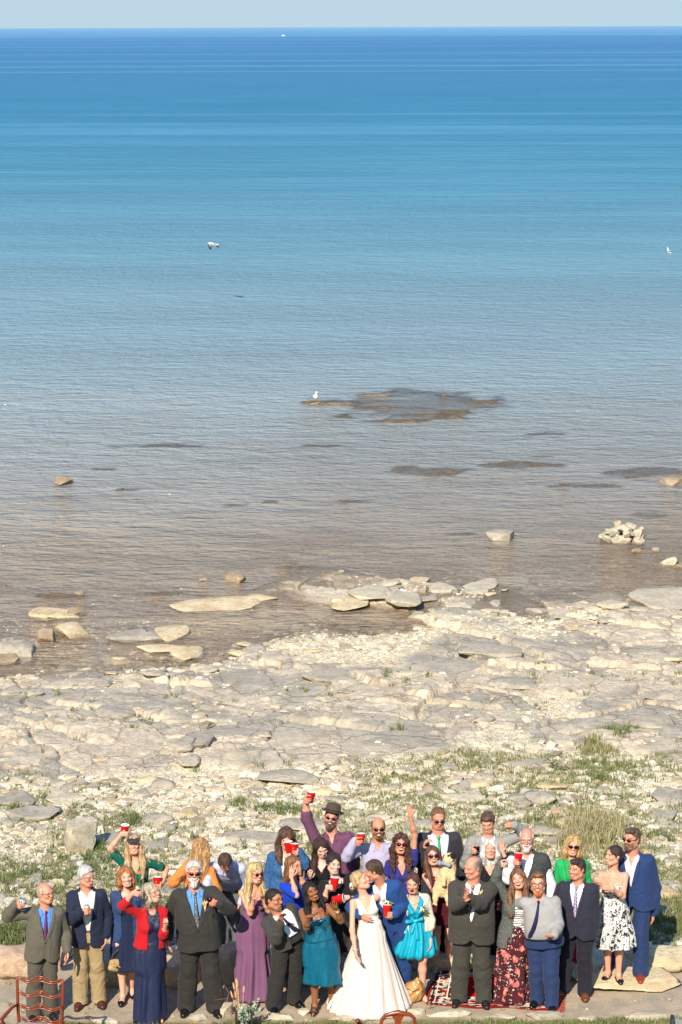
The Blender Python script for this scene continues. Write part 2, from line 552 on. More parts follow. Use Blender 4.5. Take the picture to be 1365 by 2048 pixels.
def person(label, head, feet=None, H=None, Y=None, z0=0.0, yaw=0, face=(0, 0, 0), sex='m', fat=0.0, skin='c98d6e',
           hips=None, hipz=.535, lean=0.0, l=None, r=None, le=None, re_=None, mouth='smile', brow=(.10, .06, .035), stubble=0,
           eyes='open', name='person', hs=1.06, headz=.93, footyaw=(-14, 14), hidden_legs=False, wide=1.0, rz_feet=True):
    p = P(); p.f = sex == 'f'; p.fat = fat; p.wide = wide
    if feet is not None:
        fw = [at_z(q[0], q[1], z0 + .03) for q in feet]
        mid = (fw[0] + fw[1]) / 2
        if Y is None: Y = mid.y + .04
        base = Vector((mid.x, Y, z0))
    else:
        if Y is None: Y = at_z(head[0], head[1], z0 + headz * H).y - lean
        hc0 = at_y(head[0], head[1], Y + lean)
        bx = hc0.x if hips is None else at_y(hips, 1900, Y).x
        base = Vector((bx, Y, z0)); fw = None
    hw = at_y(head[0], head[1], Y + lean)
    if H is None: H = (hw.z - z0) / headz
    p.H = H; s = H / 1.75; p.s = s; p.Y = Y
    print('PERSON %-34s Y %.2f H %.2f base x %.2f' % (label[:34], Y, H, base.x))
    root = thing(name, base, label, 'person', R(yaw)); p.root = root; p.base = base; p.yaw = yaw
    Mi = np.array(Matrix.Rotation(-R(yaw), 3, 'Z')); p.Mi = Mi
    def w2l(v): return Mi @ (np.array(v) - np.array(base))
    p.w2l = w2l
    p.l2w = lambda v: np.array(base) + Mi.T @ np.asarray(v)
    Ph = w2l(hw)
    hip = v3(0, 0, H * hipz)
    if hips is not None:
        q = w2l(at_y(hips, 1900, Y)); hip[0] = q[0]; hip[1] += q[1]
    elif feet is not None:
        hip[0] = Ph[0] * .3; hip[1] += Ph[1] * .15
    hs = hs * .955 * (.45 + .55 * s); p.hs = hs
    Mh = Mi @ rot_zxy(*face); p.Mh = Mh; p.Ph = Ph
    p.hd = lambda x, y, z: Ph + Mh @ (v3(x, y, z) * hs)
    neck_dir = unit(unit(Ph - hip) * .75 + Mh[:, 2] * .25)
    Pn = Ph - neck_dir * .170 * s + v3(0, .012, 0) * s
    up = unit(Pn - hip); L = np.linalg.norm(Pn - hip); sz = L / .515; p.sz = sz
    xa = unit(v3(1, 0, 0) - up * up[0]); ya = np.cross(up, xa)
    M = np.stack([xa, ya, up], 1); p.M = M; p.hip = hip
    p.T = lambda x, y, z: hip + M @ v3(x * s, y * s, z * sz)
    sw = (.148 if p.f else .172) * wide + fat * .18; p.sw = sw
    # arms
    a = .285 * s; b = .245 * s
    p.S = {}; p.E = {}; p.W = {}; p.hand = {}
    for side, sg, spec, eh in (('l', -1, l, le), ('r', 1, r, re_)):
        S = p.T(sg * sw, .0, .432)
        if spec is None: spec = 'down'
        if spec == 'down':
            W = S + v3(sg * (.07 + fat * .5), -.03, -.52) * s; style = 'hang'; hdir = None
        else:
            q = w2l(at_y(spec[0], spec[1], Y + spec[2])); style = spec[3]
            hdir = spec[4] if len(spec) > 4 else None
            W = q  # palm centre for now
        pole = v3(sg * .35, .5, -.75) if eh is None else None
        if pole is None:
            eq = w2l(at_y(eh[0], eh[1], Y + (eh[2] if len(eh) > 2 else 0.0)))
            pole = eq - (S + W) / 2
        if spec == 'down':
            E, W = arm_ik(S, W, a, b, pole)
            p.palmoff = 0
        else:
            tgt = W
            E, W = arm_ik(S, tgt, a, b * 1.3, pole)
            fr = unit(tgt - E) if hdir is None else None
            for it in range(2):
                u0 = hand_frame(side, style, unit(W - E), hdir)[0]
                W = tgt - u0 * .055 * s
                E, W = arm_ik(S, W, a, b, pole)
        fr = unit(W - E)
        u, n, v = hand_frame(side, style, fr, hdir)
        p.S[side] = S; p.E[side] = E; p.W[side] = W
        p.hand[side] = (u, n, v, style)
    # legs
    p.A = {}; p.K = {}; p.HJ = {}
    for i, (side, sg) in enumerate((('l', -1), ('r', 1))):
        HJ = hip + v3(sg * .085 * s * wide, 0, -.035 * s)
        if fw is not None:
            q = w2l(fw[i]); A = v3(q[0], q[1] + .05, .085 * s)
        else: A = v3(hip[0] * .3 + sg * .10 * s, .02, .085 * s)
        K = (HJ + A) / 2 + v3(0, -.035, .02) * s
        p.HJ[side] = HJ; p.A[side] = A; p.K[side] = K
    p.footyaw = {'l': footyaw[0], 'r': footyaw[1]}
    p.bare = not hidden_legs
    # body
    prims = torso_prims(p, -.012, low=0) + head_prims(p)
    for side in 'lr':
        prims += leg_prims(p, side, -.004 if p.f else -.012) + arm_prims(p, side, -.003, 1.0)
        prims += foot_prims(p, side, -.004)
    post = hand_prims(p, 'l') + hand_prims(p, 'r')
    hp = head_prims(p)
    def attrs(V):
        hc = ((V - Ph) @ Mh) / hs
        d = eval_prims(hp, V[:, 0], V[:, 1], V[:, 2])
        return {'hc': ('FLOAT_VECTOR', hc), 'hm': ('FLOAT', (d < .006).astype(float))}
    subs = [ell(p.hd(sg * .031, -.100, .012), (.017 * hs, .014 * hs, .011 * hs), None, .012) for sg in (-1, 1)]
    if mouth in ('laugh', 'open'): subs.append(ell(p.hd(0, -.103, -.060), (.017 * hs, .014 * hs, .012 * hs), None, .006))
    p.skinm = skin_mat(skin, mouth, brow, stubble, eyes)
    D, lo, h = field(prims + post, HBODY, None, subs)
    V, Q = surfnets(D, lo, h)
    p.body = mesh_obj('body', V, Q, p.skinm, root, True, attrs(V))
    return p

def hand_frame(side, style, fr, hdir=None):
    med = v3(1, 0, 0) if side == 'l' else v3(-1, 0, 0)
    if hdir is not None:
        u = unit(hdir[0]); n = unit(hdir[1] - u * (u @ np.asarray(hdir[1], float)))
        v = np.cross(n, u) if side == 'l' else np.cross(u, n)
        return u, n, v
    if style in ('grip', 'stem'):
        z = v3(0, 0, 1)
        u = fr.copy(); u[2] = 0
        if np.linalg.norm(u) < .55: u = u * .6 + v3(0, -1, 0) * .8
        u = unit(u)
        n = np.cross(z, u) if side == 'l' else np.cross(u, z)
        return u, n, z
    if style == 'wave': u = unit(fr * .4 + v3(0, -.1, .9)); n = v3(0, -1, 0)
    elif style == 'clap': u = unit(fr * .3 + v3(0, -.35, .75)); n = med
    elif style == 'up': u = fr; n = v3(0, -.3, 1)
    elif style == 'rest': u = fr; n = v3(0, 1, 0)
    else: u = fr; n = med
    n = unit(n - u * (u @ n))
    v = np.cross(n, u) if side == 'l' else np.cross(u, n)
    return u, n, v

def hand_prims(p, side):
    u, n, v, style = p.hand[side]; W = p.W[side]; c = STY[style]
    k = .92 if p.f else 1.04; k *= (.5 + .5 * p.s); out = []
    def pt(a, b, d): return W + (u * a + v * b + n * d) * k
    r0 = .0125
    for i in range(4):
        b0 = .026 - .0175 * i
        out.append(cone(pt(-.01, b0 * .55, 0), pt(.078 - abs(i - 1.2) * .004, b0, 0), .015 * k, .0115 * k, .012))
    ln = (.040, .045, .041, .032)
    sp = .10 if style in ('wave', 'up', 'clap') else .03
    for i in range(4):
        b0 = .026 - .0175 * i; q = pt(.078 - abs(i - 1.2) * .004, b0, 0)
        ang = 0; rad = .0088
        fan = sp * (1.5 - i)
        curl = c * (1 + .12 * i) if style != 'point' or i > 0 else .05
        for j, f in enumerate((1, .68, .52)):
            ang += curl
            d = (u * cos(ang) + n * sin(ang)) + v * fan
            q2 = q + unit(d) * ln[i] * f * k
            out.append(cone(q, q2, rad * k, (rad - .001) * k, .004)); q = q2; rad -= .0009
    # thumb
    q = pt(.012, .022, .004)
    tc = .9 if style in ('grip', 'stem', 'fist') else .2
    d1 = unit(u * .75 + v * .75 + n * .25 * (1 + tc)); q2 = q + d1 * .042 * k
    d2 = unit(u * .9 + v * .35 + n * (.15 + tc * .9)); q3 = q2 + d2 * .030 * k
    d3 = unit(u * .9 + v * .1 + n * (.15 + tc * 1.1)); q4 = q3 + d3 * .024 * k
    out += [cone(q, q2, .0145 * k, .0115 * k, .012), cone(q2, q3, .0105 * k, .0095 * k, .004), cone(q3, q4, .0095 * k, .0085 * k, .004)]
    return out

def palm(p, side, fwd=.055, off=.055):
    u, n, v, st = p.hand[side]
    k = (.92 if p.f else 1.04) * (.5 + .5 * p.s)
    return p.l2w(p.W[side] + (u * fwd + n * off) * k)

def head_prims(p):
    h = p.hs; hd = p.hd; Mh = p.Mh; f = p.f; s = p.s
    jw = .050 if f else .057
    o = [ell(hd(0, .012, .030), (.0745 * h, .093 * h, .086 * h), Mh, .02),
         ell(hd(0, -.022, -.030), ((.056 if f else .061) * h, .068 * h, .078 * h), Mh, .03),
         cone(hd(-jw * .35, -.066, -.090), hd(jw * .35, -.066, -.090), .021 * h, .021 * h, .03),
         cone(hd(-jw, -.005, -.062), hd(-jw * .5, -.05, -.084), .022 * h, .02 * h, .025),
         cone(hd(jw, -.005, -.062), hd(jw * .5, -.05, -.084), .022 * h, .02 * h, .025),
         cone(hd(-.033, -.076, .030), hd(.033, -.076, .030), .0125 * h, .0125 * h, .018),
         ell(hd(-.038, -.064, -.018), (.022 * h, .022 * h, .018 * h), Mh, .02),
         ell(hd(.038, -.064, -.018), (.022 * h, .022 * h, .018 * h), Mh, .02),
         cone(hd(0, -.086, .018), hd(0, -.106, -.016), .0085 * h, .0125 * h, .010),
         cone(hd(-.010, -.096, -.021), hd(.010, -.096, -.021), .0095 * h, .0095 * h, .008),
         ell(hd(0, -.088, -.056), (.024 * h, .012 * h, .012 * h), Mh, .012),
         ell(hd(-.075, .010, .0), (.011 * h, .020 * h, .030 * h), Mh, .006),
         ell(hd(.075, .010, .0), (.011 * h, .020 * h, .030 * h), Mh, .006)]
    nb = p.T(0, .02, .47)
    nr = (.046 if f else .060) + p.fat * .12
    o.append(cone(nb, hd(0, .022, -.055), nr * s * 1.08, nr * s, .03))
    return o

def torso_prims(p, g, chest=True, hipsx=0.0, low=-.02, straight=0.0):
    s = p.s; f = p.f; a = p.fat; w = p.wide; M = p.M; T = p.T
    zs = np.array([-.30, -.20, -.10, 0, .07, .14, .22, .30, .37, .43])
    if f:
        rx = np.array([.170, .170, .166, .152, .132, .114, .116, .130, .134, .118])
        ry = np.array([.115, .116, .116, .108, .094, .082, .082, .090, .086, .066])
    else:
        rx = np.array([.168, .166, .162, .155, .150, .147, .152, .162, .166, .150])
        ry = np.array([.110, .112, .112, .108, .104, .103, .104, .108, .104, .082])
    fw = np.array([.9, .95, 1, 1.05, 1.15, 1.15, 1.0, .8, .6, .4])
    cy = -np.array([0, 0, .1, .3, .5, .55, .4, .2, .05, 0]) * a * .9
    if straight:
        m_ = rx.max(); rx = rx + (m_ - rx) * straight; m_ = ry.max(); ry = ry + (m_ - ry) * straight * .8
    rx = (rx * w + fw * a + hipsx * (zs < .05)) * s + g; ry = (ry + fw * a * .95) * s + g
    k0 = zs >= low - .101
    o = [('t', p.hip, M, zs[k0] * p.sz + np.where(zs[k0] < 0, 0, 0), rx[k0], ry[k0], (cy * s)[k0], .05, 2.35)]
    if low > -.05: o.append(ell(T(0, .005, -.03), ((.150 + a) * s * w + g, (.106 + a * .8) * s + g, .12 * p.sz), M, .04))
    if f:
        o.append(cone(T(-p.sw * .93, 0, .437), T(p.sw * .93, 0, .437), .038 * s + g, .038 * s + g, .05))
        if chest:
            for sg in (-1, 1): o.append(ell(T(sg * (.062 + a * .3), -.078 - a * .55, .295), ((.056 + a * .3) * s + g, (.050 + a * .35) * s + g, .056 * s + g), M, .035))
    else:
        o.append(cone(T(-p.sw * .90, 0, .435), T(p.sw * .90, 0, .435), .045 * s + g, .045 * s + g, .05))
    o.append(cone(T(0, .02, .42), T(0, .02, .51), (.078 if f else .090) * s + g, (.042 if f else .054) * s + g, .06))
    return o

def arm_prims(p, side, g, frac=1.0, loose=0.0, k=.03):
    s = p.s * (.5 + .5 * p.wide); a = p.fat
    S, E, W = p.S[side], p.E[side], p.W[side]
    ru = (.040 if p.f else .048) + a * .26; re = (.033 if p.f else .039) + a * .14; rw = (.022 if p.f else .027) + a * .05
    o = []
    t = min(1, frac * 2)
    E2 = S + (E - S) * t; r2 = ru + (re - ru) * t
    o.append(cone(S, E2, ru * s + g, r2 * s + g + loose * .6, k))
    if frac > .5:
        t = (frac - .5) * 2; W2 = E + (W - E) * t; rm = (re * 1.02)
        mid = E + (W - E) * min(t, .35)
        o.append(cone(E, mid, re * s + g + loose * .6, rm * s + g + loose * .7, k))
        if t > .35: o.append(cone(mid, W2, rm * s + g + loose * .7, (rm + (rw - rm) * t) * s + g + loose, k))
    return o

def leg_prims(p, side, g, frac=1.0, loose=0.0, k=.03):
    s = p.s; a = p.fat
    HJ, K, A = p.HJ[side], p.K[side], p.A[side]
    rt = .083 + a * .6; rk = .053 + a * .25; rc = (.052 if p.f else .056) + a * .2; ra = (.034 if p.f else .040) + a * .06
    C = K + (A - K) * .32 + v3(0, .018, 0) * s
    return [cone(HJ, K, rt * s + g, rk * s + g + loose * .4, k), cone(K, C, rk * s * .98 + g + loose * .4, rc * s + g + loose * .7, k),
            cone(C, A, rc * s + g + loose * .7, ra * s + g + loose, k)]

def foot_prims(p, side, g, heel=0.0):
    s = p.s; A = p.A[side]; w = .9 if p.f else 1.0
    d = np.array(Matrix.Rotation(R(p.footyaw[side]), 3, 'Z')) @ v3(0, -1, 0)
    lat = v3(-d[1], d[0], 0)
    B = v3(A[0], A[1], 0)
    q = lambda f_, l_, z: B + (d * f_ + lat * l_) * s * w + v3(0, 0, z)
    return [cone(A, q(-.01, 0, .045), (.036 * s) + g, .033 * s + g, .02), cone(q(-.03, 0, .033), q(.10, 0, .032), .031 * s + g, .036 * s + g, .025),
            cone(q(.0, 0, .075), q(.11, 0, .035), .028 * s + g, .030 * s + g, .03), cone(q(.10, .0, .028), q(.165, -.0, .022), .037 * s + g, .024 * s + g, .02)]

def tcoord(p, X, Y, Z):
    X = X - p.hip[0]; Y = Y - p.hip[1]; Z = Z - p.hip[2]; M = p.M
    return ((X * M[0, 0] + Y * M[1, 0] + Z * M[2, 0]) / p.s, (X * M[0, 1] + Y * M[1, 1] + Z * M[2, 1]) / p.s, (X * M[0, 2] + Y * M[1, 2] + Z * M[2, 2]) / p.sz)

def garment(p, name, torso, mat, carve=None, post=(), fold=.005, h=None, seed=0, fs=9, extra=None, subs=()):
    """torso prims, optional carve in torso coordinates, then sleeves joined on afterwards"""
    allp = list(torso) + list(post)
    h = h or HCLOTH
    lo = np.min([prim_box(q)[0] for q in allp], 0) - 3 * h; hi = np.max([prim_box(q)[1] for q in allp], 0) + 3 * h
    anchor = [('c', lo + 3 * h, lo + 3 * h, 1e-4, 1e-4, .0001), ('c', hi - 3 * h, hi - 3 * h, 1e-4, 1e-4, .0001)]
    def cv(D, X, Y, Z):
        if carve is not None:
            tx, ty, tz = tcoord(p, X, Y, Z)
            D = np.maximum(D, carve(tx, ty, tz, D).astype(np.float32))
        if len(post):
            D2, lo2, _ = field(anchor + list(post), h)
            n = [min(D.shape[i], D2.shape[i]) for i in range(3)]
            # both grids start at the same corner because of the anchors
            d2 = D2[:n[0], :n[1], :n[2]]
            s_ = D[:n[0], :n[1], :n[2]]; k = .025
            hh = np.clip(.5 + .5 * (s_ - d2) / k, 0, 1)
            D = D.copy(); D[:n[0], :n[1], :n[2]] = s_ + (d2 - s_) * hh - k * hh * (1 - hh)
        if extra is not None:
            tx, ty, tz = tcoord(p, X, Y, Z)
            D = np.minimum(D, extra(tx, ty, tz, D).astype(np.float32))
        # remove the anchor specks
        D[:4, :4, :4] = .5; D[-5:, -5:, -5:] = .5
        return D
    D, lo_, h = field(anchor + list(torso), h, cv, subs)
    V, Q = surfnets(D, lo_, h)
    if len(V) == 0: return None
    V = creases(V, Q, fold, seed + int(abs(p.base.x) * 31))
    return mesh_obj(name, V, Q, mat, p.root, True)

# --- clothes
def jacket(p, mat, v0=.13, vw=.085, length=-.13, opening=0.0, flare=.02, lapel=.045, sleeves=1.0, g=.026, seed=0, name='jacket', curve=.07, buttons=None, asym=0.0):
    s = p.s
    tp = torso_prims(p, g, chest=p.f, low=length - .02, straight=.25)
    post = []
    for sd in 'lr': post += arm_prims(p, sd, g * .62, sleeves * .98, loose=.009)
    def V(tx, ty, tz):
        w = np.where(tz > v0, vw * np.clip((tz - v0) / (.46 - v0), 0, 1.2), 0) + opening
        return w
    def carve(tx, ty, tz, D):
        c = length - tz
        if curve: c = np.where(ty < 0, c + curve * np.clip(1 - np.abs(tx - asym) / .10, 0, 1) ** 1.5, c)
        c = np.maximum(c, -10)
        w = V(tx, ty, tz)
        front = np.minimum(w - np.abs(tx - asym), -.015 - ty)
        front = np.where(tz > (v0 if opening == 0 else -9), front, -1)
        top = np.minimum(tz - .475, .075 - np.hypot(tx, ty - .02))
        return np.maximum(np.maximum(c, front), top)
    def extra(tx, ty, tz, D):
        w = V(tx, ty, tz)
        a = np.abs(tx - asym) - w
        wl = lapel * np.clip((tz - v0) / .10, .25, 1) * (1 - .35 * np.clip((tz - .36) / .1, 0, 1))
        band = np.maximum(np.maximum(-a, a - wl), np.maximum(v0 - .01 - tz, tz - .45))
        band = np.maximum(band, ty + .02)
        return np.maximum(D - .009, band)
    o = garment(p, name, tp, mat, carve, post, fold=.0046, seed=seed, extra=extra if lapel else None)
    if buttons:
        V_ = []
        for bz in buttons:
            yb = surf_front(p, tp, asym, bz)
            V_.append(lathe([(0, .0), (.008, .001), (.008, .006), (0, .007)], 10))
            M = np.array(Matrix.Rotation(pi / 2, 3, 'X'))
            V_[-1] = (V_[-1][0] @ M.T + p.T(asym, yb, bz), V_[-1][1])
        v, f = join(V_)
        mesh_obj('button', v, f, plain('1a1714', .4), p.root)
    return o

def surf_front(p, prims, tx, tz, back=False):
    ys = np.linspace(-.42, .02, 120)
    pts = np.array([p.T(tx, y, tz) for y in ys])
    d = eval_prims(prims, pts[:, 0], pts[:, 1], pts[:, 2])
    i = np.argmax(d < 0)
    return ys[i] if d.min() < 0 else -.1

def shirt(p, mat, g=.004, sleeves=1.0, length=-.02, fold=None, collar=True, neckv=.0, seed=1, name='shirt', loose=.002, collar_mat=None, flare=0.0, open_v=.04):
    s = p.s
    tp = torso_prims(p, g, chest=p.f, low=min(-.06, length - .02), straight=.35 if flare else 0)
    post = []
    for sd in 'lr': post += arm_prims(p, sd, g + .002, sleeves, loose=loose)
    def carve(tx, ty, tz, D):
        c = length - tz
        v = np.minimum(np.minimum(.032 * np.clip((tz - (.47 - open_v)) / max(open_v, .01), 0, 1.3) - np.abs(tx), -.0 - ty), 1)
        v = np.where(tz > .47 - open_v, v, -1)
        top = tz - .505
        return np.maximum(np.maximum(c, v), top)
    o = garment(p, name, tp, mat, carve, post, fold=fold if fold is not None else (.0012 if g < .01 else .0058), seed=seed)
    if collar:
        cp = []
        nr = .064 if not p.f else .052
        a = np.linspace(.55, 2 * pi - .55, 15)
        pts = [p.T(nr * 1.12 * sin(t), .02 - nr * 1.15 * cos(t), .497 - .026 * max(0, cos(t))) for t in a]
        for q0, q1 in zip(pts[:-1], pts[1:]): cp.append(cone(q0, q1, .0135 * s, .0135 * s, .006))
        for sg, q in ((1, pts[0]), (-1, pts[-1])):
            cp.append(cone(q, p.T(sg * .050, surf_front(p, tp, sg * .05, .43) - .004, .43), .014 * s, .008 * s, .006))
        implicit('collar', cp, collar_mat or mat, p.root, .006)
    p.shirtp = tp
    return o

def tie(p, mat, z1=.0, asym=0.0, swing=0.0, off=.012, knot=True):
    tp = getattr(p, 'shirtp', None) or torso_prims(p, .012)
    zs = np.linspace(.458, z1, 16); rings = []
    ylast = None
    for i, z in enumerate(zs):
        t = i / 15
        w = .012 + .03 * t if i < 15 else .004
        if i == 14: w = .038
        x = asym * t + swing * t * t
        y = surf_front(p, tp, x, z) - off / p.s
        if ylast is not None: y = min(y, ylast + .02)
        ylast = y
        rings.append(np.array([p.T(x - w, y + .004, z), p.T(x, y - .003, z), p.T(x + w, y + .004, z), p.T(x, y + .010, z)]))
    rings = rings[::-1]
    v, f = loft(rings, True, True)
    parts = [(v, f)]
    if knot:
        y = surf_front(p, tp, 0, .455) - .012
        kv, kf = lathe([(0, -.022), (.010, -.020), (.0175, .008), (.014, .02), (0, .022)], 12)
        parts.append((kv * p.s + p.T(0, y, .468), kf))
    v, f = join(parts)
    return mesh_obj('tie', v, f, mat, p.root)

def trousers(p, mat, loose=.028, g=.014, top=.05, belt='1c1814', seed=2, cut=None, name='trousers', wide_top=.0):
    s = p.s; prims = []
    a = p.fat; w = p.wide
    prims += torso_prims(p, g, chest=False, low=-.06)[:1]
    prims.append(ell(p.T(0, .005, -.05), ((.150 + a) * s * w + g, (.106 + a * .8) * s + g, .11 * p.sz), p.M, .04))
    for sd in 'lr':
        lp = leg_prims(p, sd, g + wide_top, loose=loose, k=.02)
        prims += lp
        A = p.A[sd]
        prims.append(cone(A, v3(A[0], A[1] - .008, .055), (.040 + a * .06) * s + g + loose, (.041 + a * .06) * s + g + loose, .02))
    def carve(tx, ty, tz, D):
        return tz - top
    def cv(D, X, Y, Z):
        tx, ty, tz = tcoord(p, X, Y, Z)
        lim = .035 if cut is None else cut
        return np.maximum(np.maximum(D, (tz - top) * 1.0), lim - Z).astype(np.float32)
    D, lo, h = field(prims, HCLOTH, cv); V, Q = surfnets(D, lo, h)
    V = creases(V, Q, .0055, seed + int(abs(p.base.x) * 17), 1.25)
    o = mesh_obj(name, V, Q, mat, p.root)
    if belt:
        bp = infl([q for q in prims[:1]], .004)
        def bc(D, X, Y, Z):
            tx, ty, tz = tcoord(p, X, Y, Z)
            return np.maximum(D, np.maximum(tz - top - .002, top - .022 - tz)).astype(np.float32)
        implicit('belt', bp, plain(belt, .4), p.root, .006, bc)
    return o

def skirt(p, mat, ztop=None, zhem=.45, top=(.13, .10), hem=(.26, .22), folds=11, amp=.018, prof=1.0, name='skirt', bulge=0.0, shift=(0, 0), seed=0, n=144, wave=.0, bubble=False, train=0.0, tilt=0.0):
    """lofted skirt; heights above the ground in metres, radii in metres"""
    s = p.s; rings = []
    ztop = p.hip[2] + .10 * s if ztop is None else ztop
    a = np.linspace(0, 2 * pi, n, endpoint=False)
    rs = np.random.default_rng(seed + 5)
    ph = rs.random(4) * 6.28
    fld = np.sin(folds * a + ph[0] + 1.3 * np.sin(2 * a + ph[1])) + .5 * np.sin((folds * 1.6 // 1) * a + ph[2] + np.sin(3 * a)) + .3 * np.sin(3 * a + ph[3])
    N = 30
    for i in range(N + 1):
        t = i / N
        z = zhem + (ztop - zhem) * t
        u = (1 - t) ** prof
        rx = top[0] + (hem[0] - top[0]) * u + bulge * sin(pi * t); ry = top[1] + (hem[1] - top[1]) * u + bulge * sin(pi * t)
        tz = (z - p.hip[2]) / p.sz
        bt = torso_prims(p, .010, low=-.3)[0]
        if tz > -.30:
            rx = max(rx, float(np.interp(tz * p.sz, bt[3], bt[4])) + (.012 if tz < .02 else 0)); ry = max(ry, float(np.interp(tz * p.sz, bt[3], bt[5])) + .010)
        if bubble and t < .16:
            q = 1 - t / .16; rx -= .07 * q * q; ry -= .07 * q * q
        am = amp * (1 - t) ** .8 * (1 + .3 * sin(9 * t + ph[1]))
        if bubble: am = amp * (.35 + .65 * (1 - abs(t - .25)))
        tw = .15 * sin(2.2 * t + ph[2])
        f_ = np.interp((a + tw) % (2 * pi), np.append(a, 2 * pi), np.append(fld, fld[0]))
        cx = p.hip[0] * (t ** .5 if t > 0 else 0) + shift[0] * (1 - t); cy = p.hip[1] * t + shift[1] * (1 - t)
        tr = train * (1 - t) ** 3
        back = np.clip(np.sin(a), 0, 1)
        zz = z + (wave * np.sin(folds * .5 * a + ph[3]) * (1 - t) ** 2) + tilt * np.cos(a) * (1 - t)
        rings.append(np.stack([cx + (rx + am * f_) * np.cos(a), cy + (ry + am * f_ + tr * back) * np.sin(a), np.broadcast_to(zz, a.shape)], 1))
    inner = rings[0].copy(); c = inner.mean(0); inner = c + (inner - c) * .965; inner[:, 2] = rings[0][:, 2] + .004
    inner2 = c + (inner - c) * .93; inner2[:, 2] = rings[0][:, 2] + .03
    rings = [inner2, inner] + rings
    top_c = rings[-1].mean(0); cap = top_c + (rings[-1] - top_c) * .85; cap[:, 2] += .01; rings.append(cap)
    v, f = loft(rings, False, False)
    return mesh_obj(name, v, f, mat, p.root)

def bodice(p, mat, neck='v', sleeves=0.0, g=.010, length=-.02, seed=3, name='bodice', depth=.12, fold=.003, loose=.004, back=.43, strap=.05, hipsx=0.0, width=.07):
    tp = torso_prims(p, g, True, hipsx, low=min(-.06, length - .02))
    post = []
    if sleeves > 0:
        for sd in 'lr': post += arm_prims(p, sd, g, sleeves, loose=loose)
    def carve(tx, ty, tz, D):
        c = length - tz
        fr = ty < .0
        if neck == 'v': v = np.where(fr, np.minimum(width * np.clip((tz - (.47 - depth)) / depth, 0, 1.3) - np.abs(tx), tz - (.47 - depth)), -1)
        elif neck == 'scoop': v = np.where(fr, width * 1.1 - np.hypot(tx, (tz - .48) * (.08 / depth)), -1)
        elif neck == 'crew': v = np.where(fr, .055 - np.hypot(tx, (tz - .485)), -1)
        elif neck == 'strap':   # deep straight front with two straps
            v = np.minimum(tz - (.47 - depth), np.maximum(.048 - np.abs(tx), np.abs(tx) - .048 - strap))
        elif neck == 'one':     # one broad strap running to the image-left shoulder
            v = np.minimum(tz - .36, np.abs(tx + .045 + (tz - .36) * .55) - .036)
        elif neck == 'vstrap':  # v neck with wide straps, bare arms
            v1 = np.minimum(.085 * np.clip((tz - (.47 - depth)) / depth, 0, 1.3) - np.abs(tx), tz - (.47 - depth))
            v = np.where(fr, v1, np.minimum(tz - .33, .1 - np.abs(tx)))
            v = np.maximum(v, np.minimum(np.abs(tx) - .112, tz - .30))
        else: v = np.full_like(D, -1)
        top = tz - (.47 if neck != 'crew' else .485)
        if neck in ('v', 'scoop', 'crew'): top = np.where(fr, top, tz - .465)
        arm = np.abs(tx) - (p.sw + .012)
        if sleeves > 0: arm = -1
        return np.maximum(np.maximum(np.maximum(c, v), top), arm)
    return garment(p, name, tp, mat, carve, post, fold=fold, seed=seed)

def shoes(p, hexc, kind='lace', rough=.35, socks=None):
    m = plain(hexc, rough, spec=.5, name='leather_' + hexc)
    for sd in 'lr':
        pr = foot_prims(p, sd, .008)
        A = p.A[sd]
        if kind == 'flat':
            def cv(D, X, Y, Z, A=A, sd=sd):
                d = np.array(Matrix.Rotation(R(p.footyaw[sd]), 3, 'Z')) @ v3(0, -1, 0)
                f_ = (X - A[0]) * d[0] + (Y - A[1]) * d[1]
                top = .055 - .10 * np.maximum(0, .06 - np.abs(f_ - .05)) * 6
                return np.maximum(np.maximum(D, Z - np.where(f_ > .115, .09, .042)), .002 - Z).astype(np.float32)
        else:
            def cv(D, X, Y, Z): return np.maximum(np.maximum(D, Z - .10), .001 - Z).astype(np.float32)
        if kind == 'sandal':
            def cv(D, X, Y, Z, A=A, sd=sd):
                d = np.array(Matrix.Rotation(R(p.footyaw[sd]), 3, 'Z')) @ v3(0, -1, 0)
                f_ = (X - A[0]) * d[0] + (Y - A[1]) * d[1]
                band = np.minimum(np.abs(f_ - .125), np.abs(f_ - .075)) - .010
                band = np.minimum(band, np.abs(f_ - .0) - .008)
                return np.maximum(np.maximum(D, np.minimum(band, Z - .016)), .001 - Z).astype(np.float32)
        if kind == 'lace':
            pass
        o = implicit('shoe', pr, m, p.root, .0065, cv)
        if kind == 'lace' and o is not None:
            so = foot_prims(p, sd, .012)
            def cs(D, X, Y, Z): return np.maximum(np.maximum(D, Z - .014), .0 - Z).astype(np.float32)
            implicit('sole', [q for q in so if q[0] == 'c'], plain('15110e', .7), o, .0065, cs)

